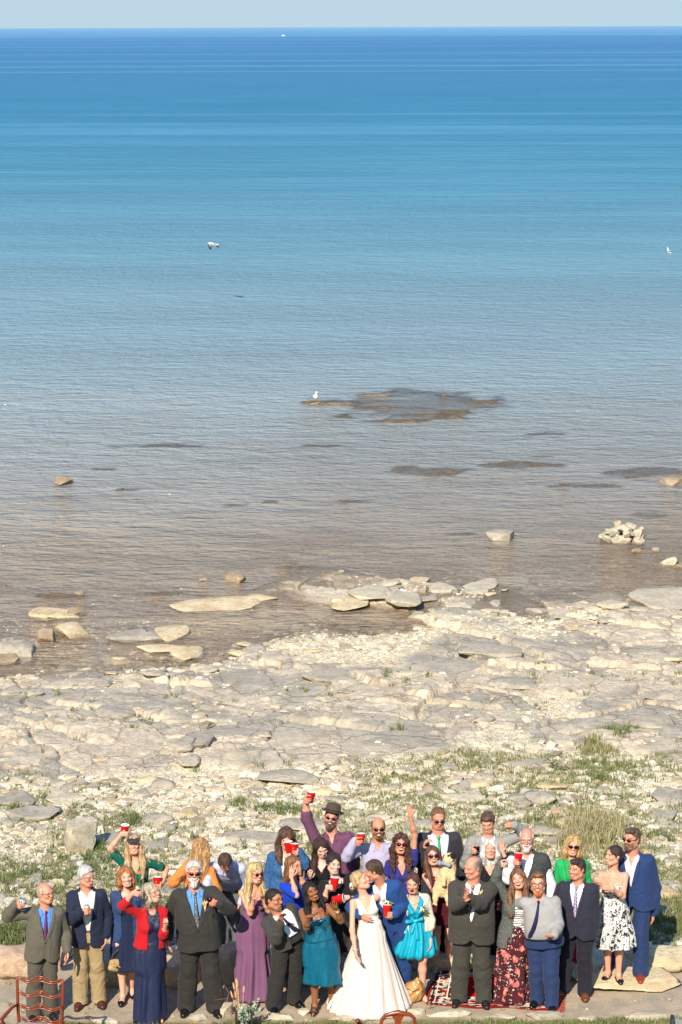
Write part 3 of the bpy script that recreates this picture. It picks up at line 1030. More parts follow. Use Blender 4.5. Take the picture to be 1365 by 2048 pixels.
def hair(p, style='short', col='3a2a1c', col2=None, ln=.3, hl=.058, seed=0, bald=0.0, front=True, vol=0.0, wavy=.004, name='hair', part=0):
    h = p.hs; hd = p.hd; Mh = p.Mh
    m = hair_mat(col, col2)
    top = ell(hd(0, .016, .034), ((.083 + vol) * h, (.102 + vol) * h, (.092 + vol) * h), Mh, .02)
    prims = [top]; post = []; wavy = wavy * .38
    if style == 'short': prims.append(ell(hd(0, .055, -.02), (.070 * h, .055 * h, .06 * h), Mh, .02))
    if style == 'quiff':
        prims.append(ell(hd(0, .055, -.02), (.070 * h, .055 * h, .06 * h), Mh, .02))
        prims.append(ell(hd(.01, -.055, .105), (.06 * h, .045 * h, .028 * h), Mh, .02))
    if style in ('long', 'bob', 'curly'):
        L = ln; r = .034 + vol * .7
        if style == 'bob':
            for sg in (-1, 1):
                prims.append(cone(hd(sg * .066, .0, .03), hd(sg * .082, -.01, -.07), (.033 + vol) * h, (.032 + vol) * h, .03))
                prims.append(cone(hd(sg * .082, -.01, -.07), hd(sg * .07, .02, -ln), (.032 + vol) * h, .02 * h, .03))
            prims.append(cone(hd(0, .055, .0), hd(0, .06, -ln), .075 * h, .062 * h, .03))
        else:
            for sg in (-1, 1):
                a0 = hd(sg * .066, .0, .03); a1 = hd(sg * .082, .0, -.09)
                # below the jaw the hair hangs straight down whatever the head does
                dn = unit(Mh[:, 2] * .35 + v3(0, 0, .65))
                a2 = p.T(sg * .095, -.055, .46) if front else p.T(sg * .10, .05, .46)
                a3 = (p.T(sg * .085, -.125 - (.03 if p.f else 0) - p.fat * .5, .46 - (L - .16) * .9) if front else p.T(sg * .08, .10, .46 - (L - .16) * .9))
                prims += [cone(a0, a1, r * h, (r + .004) * h, .03), cone(a1, a2, (r + .004) * h, (r + .006) * h, .03), cone(a2, a3, (r + .006) * h, .018 * h, .03)]
                if front: prims.append(cone(a1, p.T(sg * .09, .03, .44), (r) * h, .03 * h, .03))
            prims.append(cone(hd(0, .055, .0), p.T(0, .09, .46), .075 * h, .07 * h, .03))
            prims.append(cone(p.T(0, .10, .46), p.T(0, .13, .46 - (L - .16)), .07 * h, .05 * h, .03))
    if style in ('bun', 'pony', 'updo'):
        prims.append(ell(hd(0, .05, -.01), (.072 * h, .06 * h, .06 * h), Mh, .02))
        if style != 'pony': post.append(ell(hd(0, .125, .0 if style == 'bun' else -.045), (.045 * h, .04 * h, .042 * h), Mh, .02))
        else: post += [cone(hd(0, .11, .03), hd(0, .15, -.06), .03 * h, .028 * h, .02), cone(hd(0, .15, -.06), hd(0, .12, -.18), .028 * h, .01 * h, .02)]
    long_ = style in ('long', 'bob', 'curly')
    def cv(D, X, Y, Z):
        x = X - p.Ph[0]; y = Y - p.Ph[1]; z = Z - p.Ph[2]
        hx = (x * Mh[0, 0] + y * Mh[1, 0] + z * Mh[2, 0]) / h
        hy = (x * Mh[0, 1] + y * Mh[1, 1] + z * Mh[2, 1]) / h
        hz = (x * Mh[0, 2] + y * Mh[1, 2] + z * Mh[2, 2]) / h
        nn = np.sin(hx * 95 + 3 * np.sin(hz * 22 + seed) + hy * 30) * np.sin(hy * 80 + 2.4 * np.sin(hz * 18 + 1 + seed) + hx * 25)
        D = D + (wavy * nn + wavy * .9 * np.sin(hz * (95 if style == 'curly' else 40) + hx * 60 + 2 * np.sin(hy * 60 + seed))).astype(np.float32) * (2.2 if style == 'curly' else 1)
        # face opening
        faceR = .064 if long_ else .2
        if p.f: line = hl + .030 - .95 * np.abs(np.abs(hx + .012) - .0) - .0 * hx
        else: line = hl + .018 - .9 * np.maximum(0, np.abs(hx) - .03)
        a = np.minimum(np.minimum(-.022 - hy, line - hz), (faceR + (0 if not long_ else .0)) - np.abs(hx))
        if long_: a = np.where(hz < -.115, np.minimum(a, .05 - np.abs(hx)), a)
        D = np.maximum(D, a * h)
        if not long_:
            b = np.minimum(np.minimum(.022 - hy, -.012 - hz), .3)
            D = np.maximum(D, b * h)
            D = np.maximum(D, (-.07 - hz) * h)
        if bald:
            c2 = np.minimum(np.minimum(hz - (.122 - bald), .05 + bald * .4 - hy), .064 - np.abs(hx))
            D = np.maximum(D, np.maximum(c2, np.where(bald > .04, np.minimum(hz - .02, -.03 - hy), -1)) * h)
        return D.astype(np.float32)
    def attrs(V): return {'hc': ('FLOAT_VECTOR', ((V - p.Ph) @ Mh) / h)}
    o = implicit(name, prims + post, m, p.root, .0065, cv, attrs=attrs)
    if o is not None and bald < .08: strands(p, o, m, seed, 520 if long_ else 240, (.05, .13) if long_ else (.015, .035))
    return o

def strands(p, o, m, seed, n, ln, name='loose_strands'):
    """fine locks lying on and lifting off the hair surface"""
    me = o.data; k = len(me.vertices); V = np.empty(k * 3, np.float32); N = np.empty(k * 3, np.float32)
    me.vertices.foreach_get('co', V); me.vertices.foreach_get('normal', N); V = V.reshape(-1, 3).astype(float); N = N.reshape(-1, 3).astype(float)
    rs = np.random.default_rng(seed + 77); ok = np.where(N[:, 2] > -.75)[0]
    ix = rs.choice(ok, n); q = V[ix]; nr = N[ix]; L = rs.uniform(ln[0], ln[1], n)
    c = (V - p.Ph) @ p.Mh; back = p.Mh[:, 1]
    dn = v3(0, 0, -1) + 0 * nr
    top = sstep(.3, .9, nr[:, 2])[:, None]
    side = nr * v3(1, 1, 0); fall = dn * (1 - .6 * top) + (side * .8 + back * .5) * top + rs.normal(size=(n, 3)) * .28
    w = rs.uniform(.0011, .0024, n)[:, None]
    pts = []; cur = q + nr * .0005; d = fall
    for s_ in range(5):
        pts.append(cur.copy()); d = d - nr * (d * nr).sum(1)[:, None] * .8 + v3(0, 0, -.15) + rs.normal(size=(n, 3)) * .16
        d = d / np.maximum(np.linalg.norm(d, axis=1), 1e-6)[:, None]; cur = cur + d * (L / 4)[:, None] + nr * rs.uniform(-.0004, .0028, n)[:, None]
    good = np.ones(n, bool)
    for a in pts:
        hcx = (a - p.Ph) @ p.Mh / p.hs
        good &= ~((hcx[:, 1] < -.035) & (np.abs(hcx[:, 0]) < .062) & (hcx[:, 2] < .055) & (hcx[:, 2] > -.14))
    pts = [a[good] for a in pts]; d = d[good]; nr = nr[good]; w = w[good]; n = int(good.sum())
    sd_ = np.cross(d, nr); sd_ = sd_ / np.maximum(np.linalg.norm(sd_, axis=1), 1e-6)[:, None]
    VV = []; 
    for s_, a in enumerate(pts):
        f = 1 - .8 * (s_ / 4) ** 2; VV += [a - sd_ * w * f, a + sd_ * w * f]
    VV = np.stack(VV, 1).reshape(-1, 3); b = np.arange(n)[:, None] * 10
    Q = np.concatenate([b + np.array([[2 * s_, 2 * s_ + 1, 2 * s_ + 3, 2 * s_ + 2]]) for s_ in range(4)])
    tag(mesh_obj(name, VV, Q, m, o, True, {'hc': ('FLOAT_VECTOR', ((VV - p.Ph) @ p.Mh) / p.hs)}), kind='stuff')

def beard(p, col, col2=None, ln=.0, full=True):
    h = p.hs; hd = p.hd; Mh = p.Mh
    prims = [ell(hd(0, -.024, -.064), (.063 * h, .068 * h, .056 * h), Mh, .02),
             ell(hd(0, -.062, -.098 - ln * .5), (.040 * h, .034 * h, (.032 + ln) * h), Mh, .02),
             cone(hd(-.026, -.086, -.043), hd(.026, -.086, -.043), .0105 * h, .0105 * h, .01)]
    subs = [ell(hd(0, -.1, -.058), (.022 * h, .03 * h, .0095 * h), Mh, .004)]
    def cv(D, X, Y, Z):
        x = X - p.Ph[0]; y = Y - p.Ph[1]; z = Z - p.Ph[2]
        hx = (x * Mh[0, 0] + y * Mh[1, 0] + z * Mh[2, 0]) / h
        hy = (x * Mh[0, 1] + y * Mh[1, 1] + z * Mh[2, 1]) / h
        hz = (x * Mh[0, 2] + y * Mh[1, 2] + z * Mh[2, 2]) / h
        D = D + (.0022 * np.sin(hx * 180 + hz * 40) * np.sin(hz * 150 + hy * 90)).astype(np.float32)
        up = hz - (-.030 - .35 * np.abs(np.abs(hx) - .03) + .5 * np.maximum(0, np.abs(hx) - .05))
        if not full: up = np.maximum(up, np.abs(hx) - .043)
        return np.maximum(np.maximum(D, up * h), (hy - .0) * h).astype(np.float32)
    def attrs(V): return {'hc': ('FLOAT_VECTOR', ((V - p.Ph) @ Mh) / h)}
    return implicit('beard', prims, hair_mat(col, col2), p.root, .006, cv, subs, attrs)

def glasses(p, dark=True, col='0d0b0a', lens=None, big=0.0, name=None):
    h = p.hs; hd = p.hd; Mh = p.Mh
    root = None
    fr = []
    for sg in (-1, 1):
        a = np.linspace(0, 2 * pi, 17)[:-1]
        rx, rz = .0235 + big, .0175 + big
        pts = [hd(sg * .0325 + rx * cos(t) * (1), -.104 + abs(sg * .0325 + rx * cos(t)) * .28 * (abs(.0325 + sg * 0) > 0), .008 + rz * sin(t) * (1 if sin(t) < 0 else .8)) for t in a]
        pts.append(pts[0])
        fr.append(tube(pts, .0022 if not dark else .003, 5, False))
        fr.append(tube([hd(sg * .056, -.088, .014), hd(sg * .074, -.045, .014), hd(sg * .083, .01, .01)], .0028, 5))
    fr.append(tube([hd(-.011, -.1035, .012), hd(0, -.107, .014), hd(.011, -.1035, .012)], .0026, 5))
    v, f = join(fr)
    fo = mesh_obj('sunglasses' if dark else 'spectacles', v, f, plain(col, .3, .0), p.root)
    if dark:
        key = ('lens', lens)
        if key not in _mats:
            t = NT('dark_lens'); t.col(rgb(lens or '120c0c')); t.rough(.12); t.spec(.6); _mats[key] = t.m
        ls = []
        for sg in (-1, 1):
            a = np.linspace(0, 2 * pi, 25)[:-1]
            rx, rz = .0235 + big, .0175 + big
            rr = []
            for dy, k in ((.002, 1.0), (-.003, .98), (-.006, .6), (-.0072, .05)):
                rr.append(np.array([hd(sg * .0325 + rx * k * cos(t), -.104 + abs(sg * .0325 + rx * k * cos(t)) * .28 + dy, .008 + rz * k * sin(t) * (1 if sin(t) < 0 else .8)) for t in a]))
            ls.append(loft(rr, True, True))
        v, f = join(ls)
        mesh_obj('lens', v, f, _mats[key], fo)
    return fo
# ------------------------------------------------------------------ patterned cloth
def flower_mat(name, base, layers, rough=.8, distort=.25, sx=(1, 1, 1)):
    """layers: (scale, size, colour, offset)"""
    if name in _mats: return _mats[name]
    t = NT(name); p = t.scale(t.obj(), sx)
    nz = t.n('ShaderNodeTexNoise'); t.set(nz.inputs['Vector'], p); nz.inputs['Scale'].default_value = 22; nz.inputs['Detail'].default_value = 3
    q = t.vmath('ADD', p, t.vmath('SCALE', t.vmath('SUBTRACT', nz.outputs['Color'], (.5, .5, .5))))
    for nd in t.N:
        if nd.type == 'VECT_MATH' and nd.operation == 'SCALE': nd.inputs[3].default_value = distort * .22
    c = rgb(base)
    for sc_, size, colr, off in layers:
        v = t.voro(t.vmath('ADD', q, (off, off * 1.7, off * .3)), sc_)
        m = t.step(v, size + .035, size - .035)
        c = t.mix(m, c, rgb(colr))
    t.col(c); t.rough(rough); t.spec(.2)
    t.bump(t.noise(t.scale(t.obj(), (1, 1, .45)), 14, 2), .5, .02)
    _mats[name] = t.m; return t.m

def dots_mat(name, base, dot, scale=42, size=.22):
    t = NT(name); p = t.obj()
    v = t.voro(t.scale(p, (1, 1, 1)), scale, 0.0)
    x, y, z = t.sep(p)[:3]
    u = t.math('SINE', t.math('MULTIPLY', t.math('ADD', x, t.math('MULTIPLY', z, 1.0)), scale * 3.0))
    w = t.math('SINE', t.math('MULTIPLY', t.math('SUBTRACT', x, z), scale * 3.0))
    m = t.step(t.math('MULTIPLY', t.math('MAXIMUM', u, 0), t.math('MAXIMUM', w, 0)), .38, .62)
    t.col(t.mix(m, rgb(base), rgb(dot))); t.rough(.85); t.spec(.2)
    t.bump(t.noise(t.scale(p, (1, 1, .45)), 14, 2), .5, .02)
    return t.m

def stripe_mat(name, a, b, freq=40, axis=2, duty=.55, diag=0.0, extra=None):
    t = NT(name); s = t.sep(t.obj())
    v = t.math('ADD', s[axis], t.math('MULTIPLY', s[0], diag))
    f = t.math('FRACT', t.math('MULTIPLY', v, freq))
    c = t.mix(t.step(f, duty - .05, duty + .05), rgb(a), rgb(b))
    if extra:
        f2 = t.math('FRACT', t.math('MULTIPLY', t.math('SUBTRACT', s[axis], t.math('MULTIPLY', s[0], diag)), freq * .8))
        c = t.mix(t.step(f2, .66, .72), c, rgb(extra))
    t.col(c); t.rough(.7); t.spec(.3)
    t.bump(t.noise(t.obj(), 16, 2), .35, .02)
    return t.m

def tweed_mat(name, a, b, scale=90, rough=.95):
    t = NT(name); p = t.obj()
    t.col(t.mix(t.step(t.noise(p, scale, 2, .7), .42, .58), rgb(a), rgb(b))); t.rough(rough); t.spec(.15)
    t.bump(t.math('ADD', t.noise(p, scale, 2), t.noise(t.scale(p, (1, 1, .4)), 14, 2)), .5, .012)
    return t.m

def satin_mat(name, hexc, rough=.38, sheen=0.2, fold=.8):
    t = NT(name); p = t.obj(); c = rgb(hexc)
    t.col(t.mix(t.noise(p, 5, 2), tuple(v * .92 for v in c[:3]) + (1,), tuple(min(1, v * 1.08) for v in c[:3]) + (1,)))
    t.rough(rough); t.spec(.5)
    t.bump(t.noise(t.scale(p, (1, 1, .3)), 13, 3), fold, .03)
    return t.m

def glass_mat():
    if 'glass' in _mats: return _mats['glass']
    t = NT('clear_glass')
    g = t.n('ShaderNodeBsdfGlossy'); g.inputs['Roughness'].default_value = .06
    tr = t.n('ShaderNodeBsdfTransparent'); tr.inputs[0].default_value = (.93, .95, .96, 1)
    fr = t.n('ShaderNodeLayerWeight'); fr.inputs[0].default_value = .35
    mx = t.n('ShaderNodeMixShader')
    t.L.new(t.math('MULTIPLY_ADD', t.math('POWER', fr.outputs['Facing'], 2.0), .55, .05), mx.inputs[0]); t.L.new(tr.outputs[0], mx.inputs[1]); t.L.new(g.outputs[0], mx.inputs[2])
    t.L.new(mx.outputs[0], t.out.inputs[0])
    _mats['glass'] = t.m; return t.m

# ------------------------------------------------------------------ held things
def tilt_obj(o, tx, ty, rz=0):
    o.rotation_euler = (R(tx), R(ty), R(rz))

def red_cup(pos, label, tilt=(0, 0), rot=0):
    t = thing('red_cup', pos, label, 'cup', 0, 'red plastic party cups'); t.location.z += .030; t.scale = (1.08, 1.08, 1.15); tilt_obj(t, tilt[0] - 10 if abs(tilt[1]) < 40 else tilt[0], tilt[1], rot)
    m = plain('c8160f', .35, spec=.5, name='red_plastic')
    w = plain('f2efe9', .4, name='white_plastic')
    pr = [(0, -.06), (.033, -.06), (.034, -.052), (.036, -.05), (.038, -.02), (.0395, -.018), (.043, .02), (.0445, .022), (.048, .056)]
    v, f = lathe(pr, 24); mesh_obj('cup_body', v, f, m, t)
    v, f = lathe([(.048, .055), (.0495, .056), (.0495, .060), (.047, .061), (.045, .058), (.041, .02), (.034, -.045), (0, -.046)], 24)
    mesh_obj('cup_lining', v, f, w, t)
    return t

def wine_glass(pos, label, wine='22060a', level=.045, tilt=(0, 0), flute=False):
    t = thing('champagne_glass' if flute else 'wine_glass', pos, label, 'glass', 0); tilt_obj(t, *tilt)
    if flute:
        pr = [(0, -.115), (.030, -.114), (.030, -.112), (.004, -.106), (.0035, -.03), (.012, -.02), (.021, .01), (.024, .05), (.023, .09)]
    else:
        pr = [(0, -.135), (.036, -.134), (.036, -.131), (.005, -.125), (.004, -.05), (.012, -.043), (.034, -.02), (.041, .01), (.040, .035), (.033, .075)]
    v, f = lathe(pr, 24); mesh_obj('glass_bowl', v, f, glass_mat(), t)
    if wine:
        if flute: pw = [(0, -.018), (.010, -.017), (.019, .01), (.0215, level), (0, level)]
        else: pw = [(0, -.040), (.011, -.039), (.032, -.018), (.039, .01), (.0385, min(level, .02)), (0, min(level, .02))]
        v, f = lathe(pw, 20); mesh_obj('wine', v, f, plain(wine, .1, spec=.5, name='wine_' + wine), t)
    return t

def tumbler(pos, label, drink='cf8630', tilt=(0, 0)):
    t = thing('tumbler', pos, label, 'glass', 0, None); tilt_obj(t, *tilt)
    v, f = lathe([(0, -.045), (.034, -.045), (.040, .045), (.038, .045), (.032, -.035), (0, -.035)], 22); mesh_obj('glass_wall', v, f, glass_mat(), t)
    v, f = lathe([(0, -.034), (.031, -.034), (.0345, .004), (0, .004)], 20); mesh_obj('drink', v, f, plain(drink, .1, name='drink_' + drink), t)
    return t

def drink_can(pos, label):
    t = thing('drink_can', pos, label, 'can')
    v, f = lathe([(0, -.061), (.026, -.061), (.033, -.052), (.033, .048), (.027, .058)], 24)
    t_ = NT('can_paint'); z = t_.sep(t_.obj())[2]
    t_.col(t_.mix(t_.step(t_.noise(t_.obj(), 40, 2), .5, .56), rgb('b0793a'), rgb('e8dcc0'))); t_.rough(.35); t_.b.inputs['Metallic'].default_value = .2
    mesh_obj('can_wall', v, f, t_.m, t)
    v, f = lathe([(.027, .057), (.0275, .061), (.025, .061), (.024, .057), (0, .057)], 24); mesh_obj('can_lid', v, f, plain('c9c9c6', .3, .9), t)
    return t

def water_bottle(pos, label):
    t = thing('water_bottle', pos, label, 'bottle')
    v, f = lathe([(0, -.10), (.029, -.10), (.031, -.09), (.029, -.06), (.031, -.03), (.031, .03), (.028, .05), (.013, .085), (.012, .095)], 22)
    mesh_obj('bottle_wall', v, f, glass_mat(), t)
    v, f = lathe([(.0318, -.01), (.0322, -.005), (.0322, .035), (.0318, .04)], 22)
    tm = NT('bottle_label'); z = tm.sep(tm.obj())[2]
    tm.col(tm.mix(tm.step(tm.noise(tm.obj(), 60, 1), .48, .54), rgb('2f7fb4'), rgb('dfeaf0'))); tm.rough(.4)
    mesh_obj('wrap_label', v, f, tm.m, t)
    v, f = lathe([(0, .112), (.014, .111), (.015, .094), (.012, .093)], 18); f = [q[:, ::-1] for q in f]; mesh_obj('cap', v, f, plain('f0f0ee', .4), t)
    return t

def blob_flower(center, r, mat, parent, name='flower', n=26, seed=1):
    rs = np.random.default_rng(seed); parts = []
    for i in range(n):
        d = unit(rs.normal(size=3)); c = np.array(center) + d * r * .55
        M = rot_zxy(*(rs.random(3) * 360))
        v, f = lathe([(0, -.18 * r), (r * .42, 0), (0, .12 * r)], 7)
        parts.append((v @ M.T + c, f))
    v, f = join(parts); return mesh_obj(name, v, f, mat, parent)

def leaves(center, n, ln, mat, parent, name='leaf_spray', spread=1.0, seed=2, down=0.0):
    rs = np.random.default_rng(seed); V = []; Fc = []
    for i in range(n):
        d = unit(rs.normal(size=3) * v3(1, .5, 1) + v3(0, -.3, -down)); s = unit(np.cross(d, rs.normal(size=3))) * ln * .16
        c = np.array(center); e = c + d * ln * (.6 + .6 * rs.random()) * spread; m_ = (c + e) / 2
        b = len(V); V += [c, m_ + s, e, m_ - s]; Fc.append([b, b + 1, b + 2, b + 3])
    return mesh_obj(name, np.array(V), np.array(Fc), mat, parent)

def boutonniere(p, tx, tz, wheat=True, size=1.0, flower='f4efe2'):
    tp = infl(p.outer, .0)
    y = surf_front(p, tp, tx, tz) - .016
    c = p.T(tx, y, tz)
    if wheat:
        V_ = []
        for i, a in enumerate((-.35, -.1, .12, .4)):
            e = c + v3(sin(a) * .05, -.008, .07 + .02 * (i % 2)) * size
            V_.append(tube([c + v3(0, 0, -.08) * size, c, e], [.003, .0035, .004], 6))
            V_.append(tube([e - unit(e - c) * .015, e + unit(e - c) * .012, e + unit(e - c) * .045], [.004, .011, .002], 6))
        v, f = join(V_); mesh_obj('wheat_boutonniere', v, f, plain('d8b984', .8), p.root)
    else:
        fo = blob_flower(c, .034 * size, plain(flower, .7), p.root, 'rose_boutonniere')
        leaves(c, 16, .075 * size, plain('5d7440', .7), fo, 'leaf_spray')
# ------------------------------------------------------------------ terrain
def shore_y(x):
    xs = np.array([-9, -6.2, -4.4, -2.6, -1.6, -.9, .2, 1.2, 2.6, 3.9, 5.2, 7.2, 10])
    ys = np.array([44.5, 45.0, 45.7, 46.0, 47.5, 49.6, 51.3, 51.9, 52.2, 50.9, 50.6, 50.6, 50.5])
    return np.interp(x, xs, ys)
def gauss(x, y, cx, cy, sx, sy): return np.exp(-(((x - cx) / sx) ** 2 + ((y - cy) / sy) ** 2))
_reef = [at_z(c[0], c[1], WATER) for c in ((700, 812), (790, 775), (880, 798), (950, 815), (890, 842), (780, 832))]
_dark = [(at_z(c[0], c[1], WATER), c[2], c[3]) for c in ((845, 942, 1.2, .9), (1030, 930, 1.0, .7), (1085, 913, .4, .4), (1290, 944, 1.1, 1.1), (1170, 972, .9, .4), (205, 938, .35, .4), (710, 1003, .6, .5),
        (255, 980, .3, .3), (470, 1010, .35, .3), (540, 1004, .3, .25), (1100, 868, .6, .5), (1300, 1030, .5, .35), (330, 892, 1.2, .4), (650, 892, .6, .3), (600, 1135, .5, .25), (120, 1192, .8, .3), (300, 1188, .7, .25), (925, 1068, .3, .2))]
LEDGES = []
for a_, b_, hh_, wd_ in (((812, 1216), (1105, 1312), .20, 1.6), ((905, 1278), (962, 1345), .12, 1.2), ((430, 1290), (560, 1330), .10, 1.2), ((955, 1352), (1120, 1350), .12, 1.0), ((640, 1345), (760, 1385), .12, 1.1), ((100, 1395), (330, 1440), .10, 1.5), ((820, 1420), (1000, 1440), .10, 1.2), ((560, 1460), (760, 1490), .09, 1.4), ((1150, 1330), (1330, 1345), .12, 1.3), ((250, 1345), (420, 1360), .10, 1.0), ((1130, 1215), (1300, 1245), .14, 1.2), ((20, 1440), (200, 1500), .08, 1.5)):
    p_, q_ = at_z(a_[0], a_[1], -.8), at_z(b_[0], b_[1], -.75); LEDGES.append(((p_.x, p_.y), (q_.x, q_.y), hh_, wd_))
def terrain(x, y):
    """height, slab mask, slab tone, dark weed mask"""
    sy_ = shore_y(x) + .9 * fbm2(x * .6, y * .25, 3, 5)
    t = (y - 29.0) / (sy_ - 29.0)
    z = np.where(t < 1, -np.clip(t, 0, 1) ** .95 * 1.0, -1.0 - .020 * (y - sy_))
    z = np.maximum(z, -1.0 - .020 * 60 - .0 * y)
    z = np.where(y > 140, -3.5, z)
    c, s = math.cos(.38), math.sin(.38)
    wx = x + .55 * fbm2(x * .7, y * .7, 3, 21); wy = y + .8 * fbm2(x * .6 + 9, y * .6, 3, 22)
    u = (wx * c + wy * s); v = (-wx * s + wy * c)
    f1, f2, hid, vx, vy = worley2(u / 2.5, v / 3.1, 31)
    g1, g2, hid2, ux, uy = worley2(u / .8 + 5, v / 1.05, 32)
    k1, k2, hid3, _a, _b = worley2(u / .30 + 2, v / .42, 33); edge3 = sstep(.0, .12, k2 - k1)
    rub = sstep(-.06, .10, fbm2(x * .33 + 3, y * .30, 4, 41) - .10 + .42 * sstep(37.2, 35.2, y + 1.6 * fbm2(x * .3, y * .3, 2, 8)) - .25 * sstep(41, 44, y) * sstep(1.0, 3.0, x))
    slab = (1 - rub)
    on = sstep(28.9, 30.5, y)
    fade = sstep(62, 50, y)
    edge = sstep(.0, .035, f2 - f1)
    edge2 = sstep(.0, .06, g2 - g1)
    hs_ = (hid - .5) * .14 + vx * (.035 + .03 * hid) + vy * .04 + (hid2 - .5) * .05 - .10 * (1 - edge) - .055 * (1 - edge2) * sstep(.25, .6, hid2) + (hid3 - .5) * .035 * sstep(.3, .6, hid2) - .02 * (1 - edge3) * sstep(.4, .7, hid)
    hs_ = hs_ + .010 * fbm2(x * 3, y * 3, 3, 51)
    hr = -.05 + .05 * fbm2(x * 2.2, y * 2.2, 3, 52) + .03 * fbm2(x * 9, y * 9, 2, 53)
    z = z + on * fade * (slab * hs_ + rub * hr)
    z = z + (1 - on) * .010 * fbm2(x * 3, y * 3, 3, 54)
    for (ax_, ay_), (bx_, by_), hh_, wid in LEDGES:
        dx_, dy_ = bx_ - ax_, by_ - ay_; L_ = math.hypot(dx_, dy_); nx_, ny_ = -dy_ / L_, dx_ / L_
        if ny_ < 0: nx_, ny_ = -nx_, -ny_
        wob = .16 * fbm2(x * 2.1, y * 2.1, 3, 91); dd = (x - ax_) * nx_ + (y - ay_) * ny_ + wob; tt_ = ((x - ax_) * dx_ + (y - ay_) * dy_) / L_ ** 2
        z = z + .6 * hh_ * sstep(-.010, .02, dd) * sstep(wid, wid * .2, dd) * sstep(-.08, .06, tt_) * sstep(1.08, .94, tt_) - .05 * np.exp(-((dd + .06) / .06) ** 2) * sstep(-.08, .06, tt_) * sstep(1.08, .94, tt_)
    # shallows
    sh = sstep(46, 50, y) * sstep(70, 56, y)
    z = z + sh * .06 * fbm2(x * .5, y * .45, 4, 61)
    # pools behind the shore
    for px, py, a, b, d in ((775, 1243, 1.0, 1.2, .26), (715, 1232, .6, .8, .14), (500, 1236, 1.3, 1.2, .22), (300, 1320, .9, 1.2, .10), (130, 1310, 1.0, 1.4, .10)):
        q = at_z(px, py, WATER); z = z - d * gauss(x, y, q.x, q.y, a, b)
    # reef and weed covered ledges just breaking the surface
    weed = np.zeros_like(z)
    rc = at_z(836, 808, WATER); gl_ = at_z(660, 806, WATER)
    nz = 1.3 * fbm2(x * .9, y * 1.0, 4, 71); n2_ = fbm2(x * .8, y * 1.9, 4, 72)
    ms = 1 - np.sqrt(((x - rc.x) / 2.7) ** 2 + ((y - rc.y) / 3.7) ** 2)
    ms = np.maximum(ms, 1 - np.sqrt(((x - gl_.x) / 1.1) ** 2 + ((y - gl_.y) / .8) ** 2))
    rr = sstep(-.02, .16, ms + .42 * nz)
    hole = gauss(x, y, rc.x - .6, rc.y + .5, 1.5, 1.7)
    weed = np.maximum(weed, rr * (1 - .45 * hole))
    z = z + ((WATER - .052 + .20 * n2_ - .06 * hole) - z) * rr * (ms > -.6)
    for q, a, b in _dark:
        g = gauss(x, y, q.x, q.y, a * 1.15, b * .8); m = sstep(.3, .55, g + .55 * fbm2(x * 1.6, y * 1.5, 4, 73)) * sstep(.05, .25, g)
        weed = np.maximum(weed, m * .9)
        z = z + ((WATER - .02 + .07 * fbm2(x * 2, y * 3, 3, 74)) - z) * m
    return z, slab * on, hid * .6 + hid2 * .4, weed

def ground_z(x, y):
    z = terrain(np.array([float(x)]), np.array([float(y)]))[0]
    return float(z[0])

rows = [-3000, -300, -60, -10, 15, 21]
y_ = 23.5
while y_ < 57: rows.append(y_); y_ += .034 + .0009 * max(0, y_ - 27)
while y_ < 96: rows.append(y_); y_ += .13
rows += [100, 110, 130, 170, 300, 800, 3000, 12000, 32000]
rows = np.array(rows)
cols = np.concatenate([[-900, -60, -8, -2.5, -1.5], np.linspace(-1.1, 1.1, 560), [1.5, 2.5, 8, 60, 900]])
UU, YY = np.meshgrid(cols, rows)
XX = UU * (.148 * np.clip(YY, 24, 110) + .7)
ZZ, SL, TN, WD = terrain(XX, YY)
far = (np.abs(UU) > 1.3) | (YY < 23) | (YY > 98)
ZZ = np.where(far, np.where(YY > 60, -3.6, np.where(YY < 29, 0, -np.clip((YY - 29) / 20, 0, 1.2))), ZZ)
nr, ncol = XX.shape
ii = np.arange(nr - 1)[:, None] * ncol + np.arange(ncol - 1)[None, :]
Q = np.stack([ii, ii + 1, ii + ncol + 1, ii + ncol], -1).reshape(-1, 4)

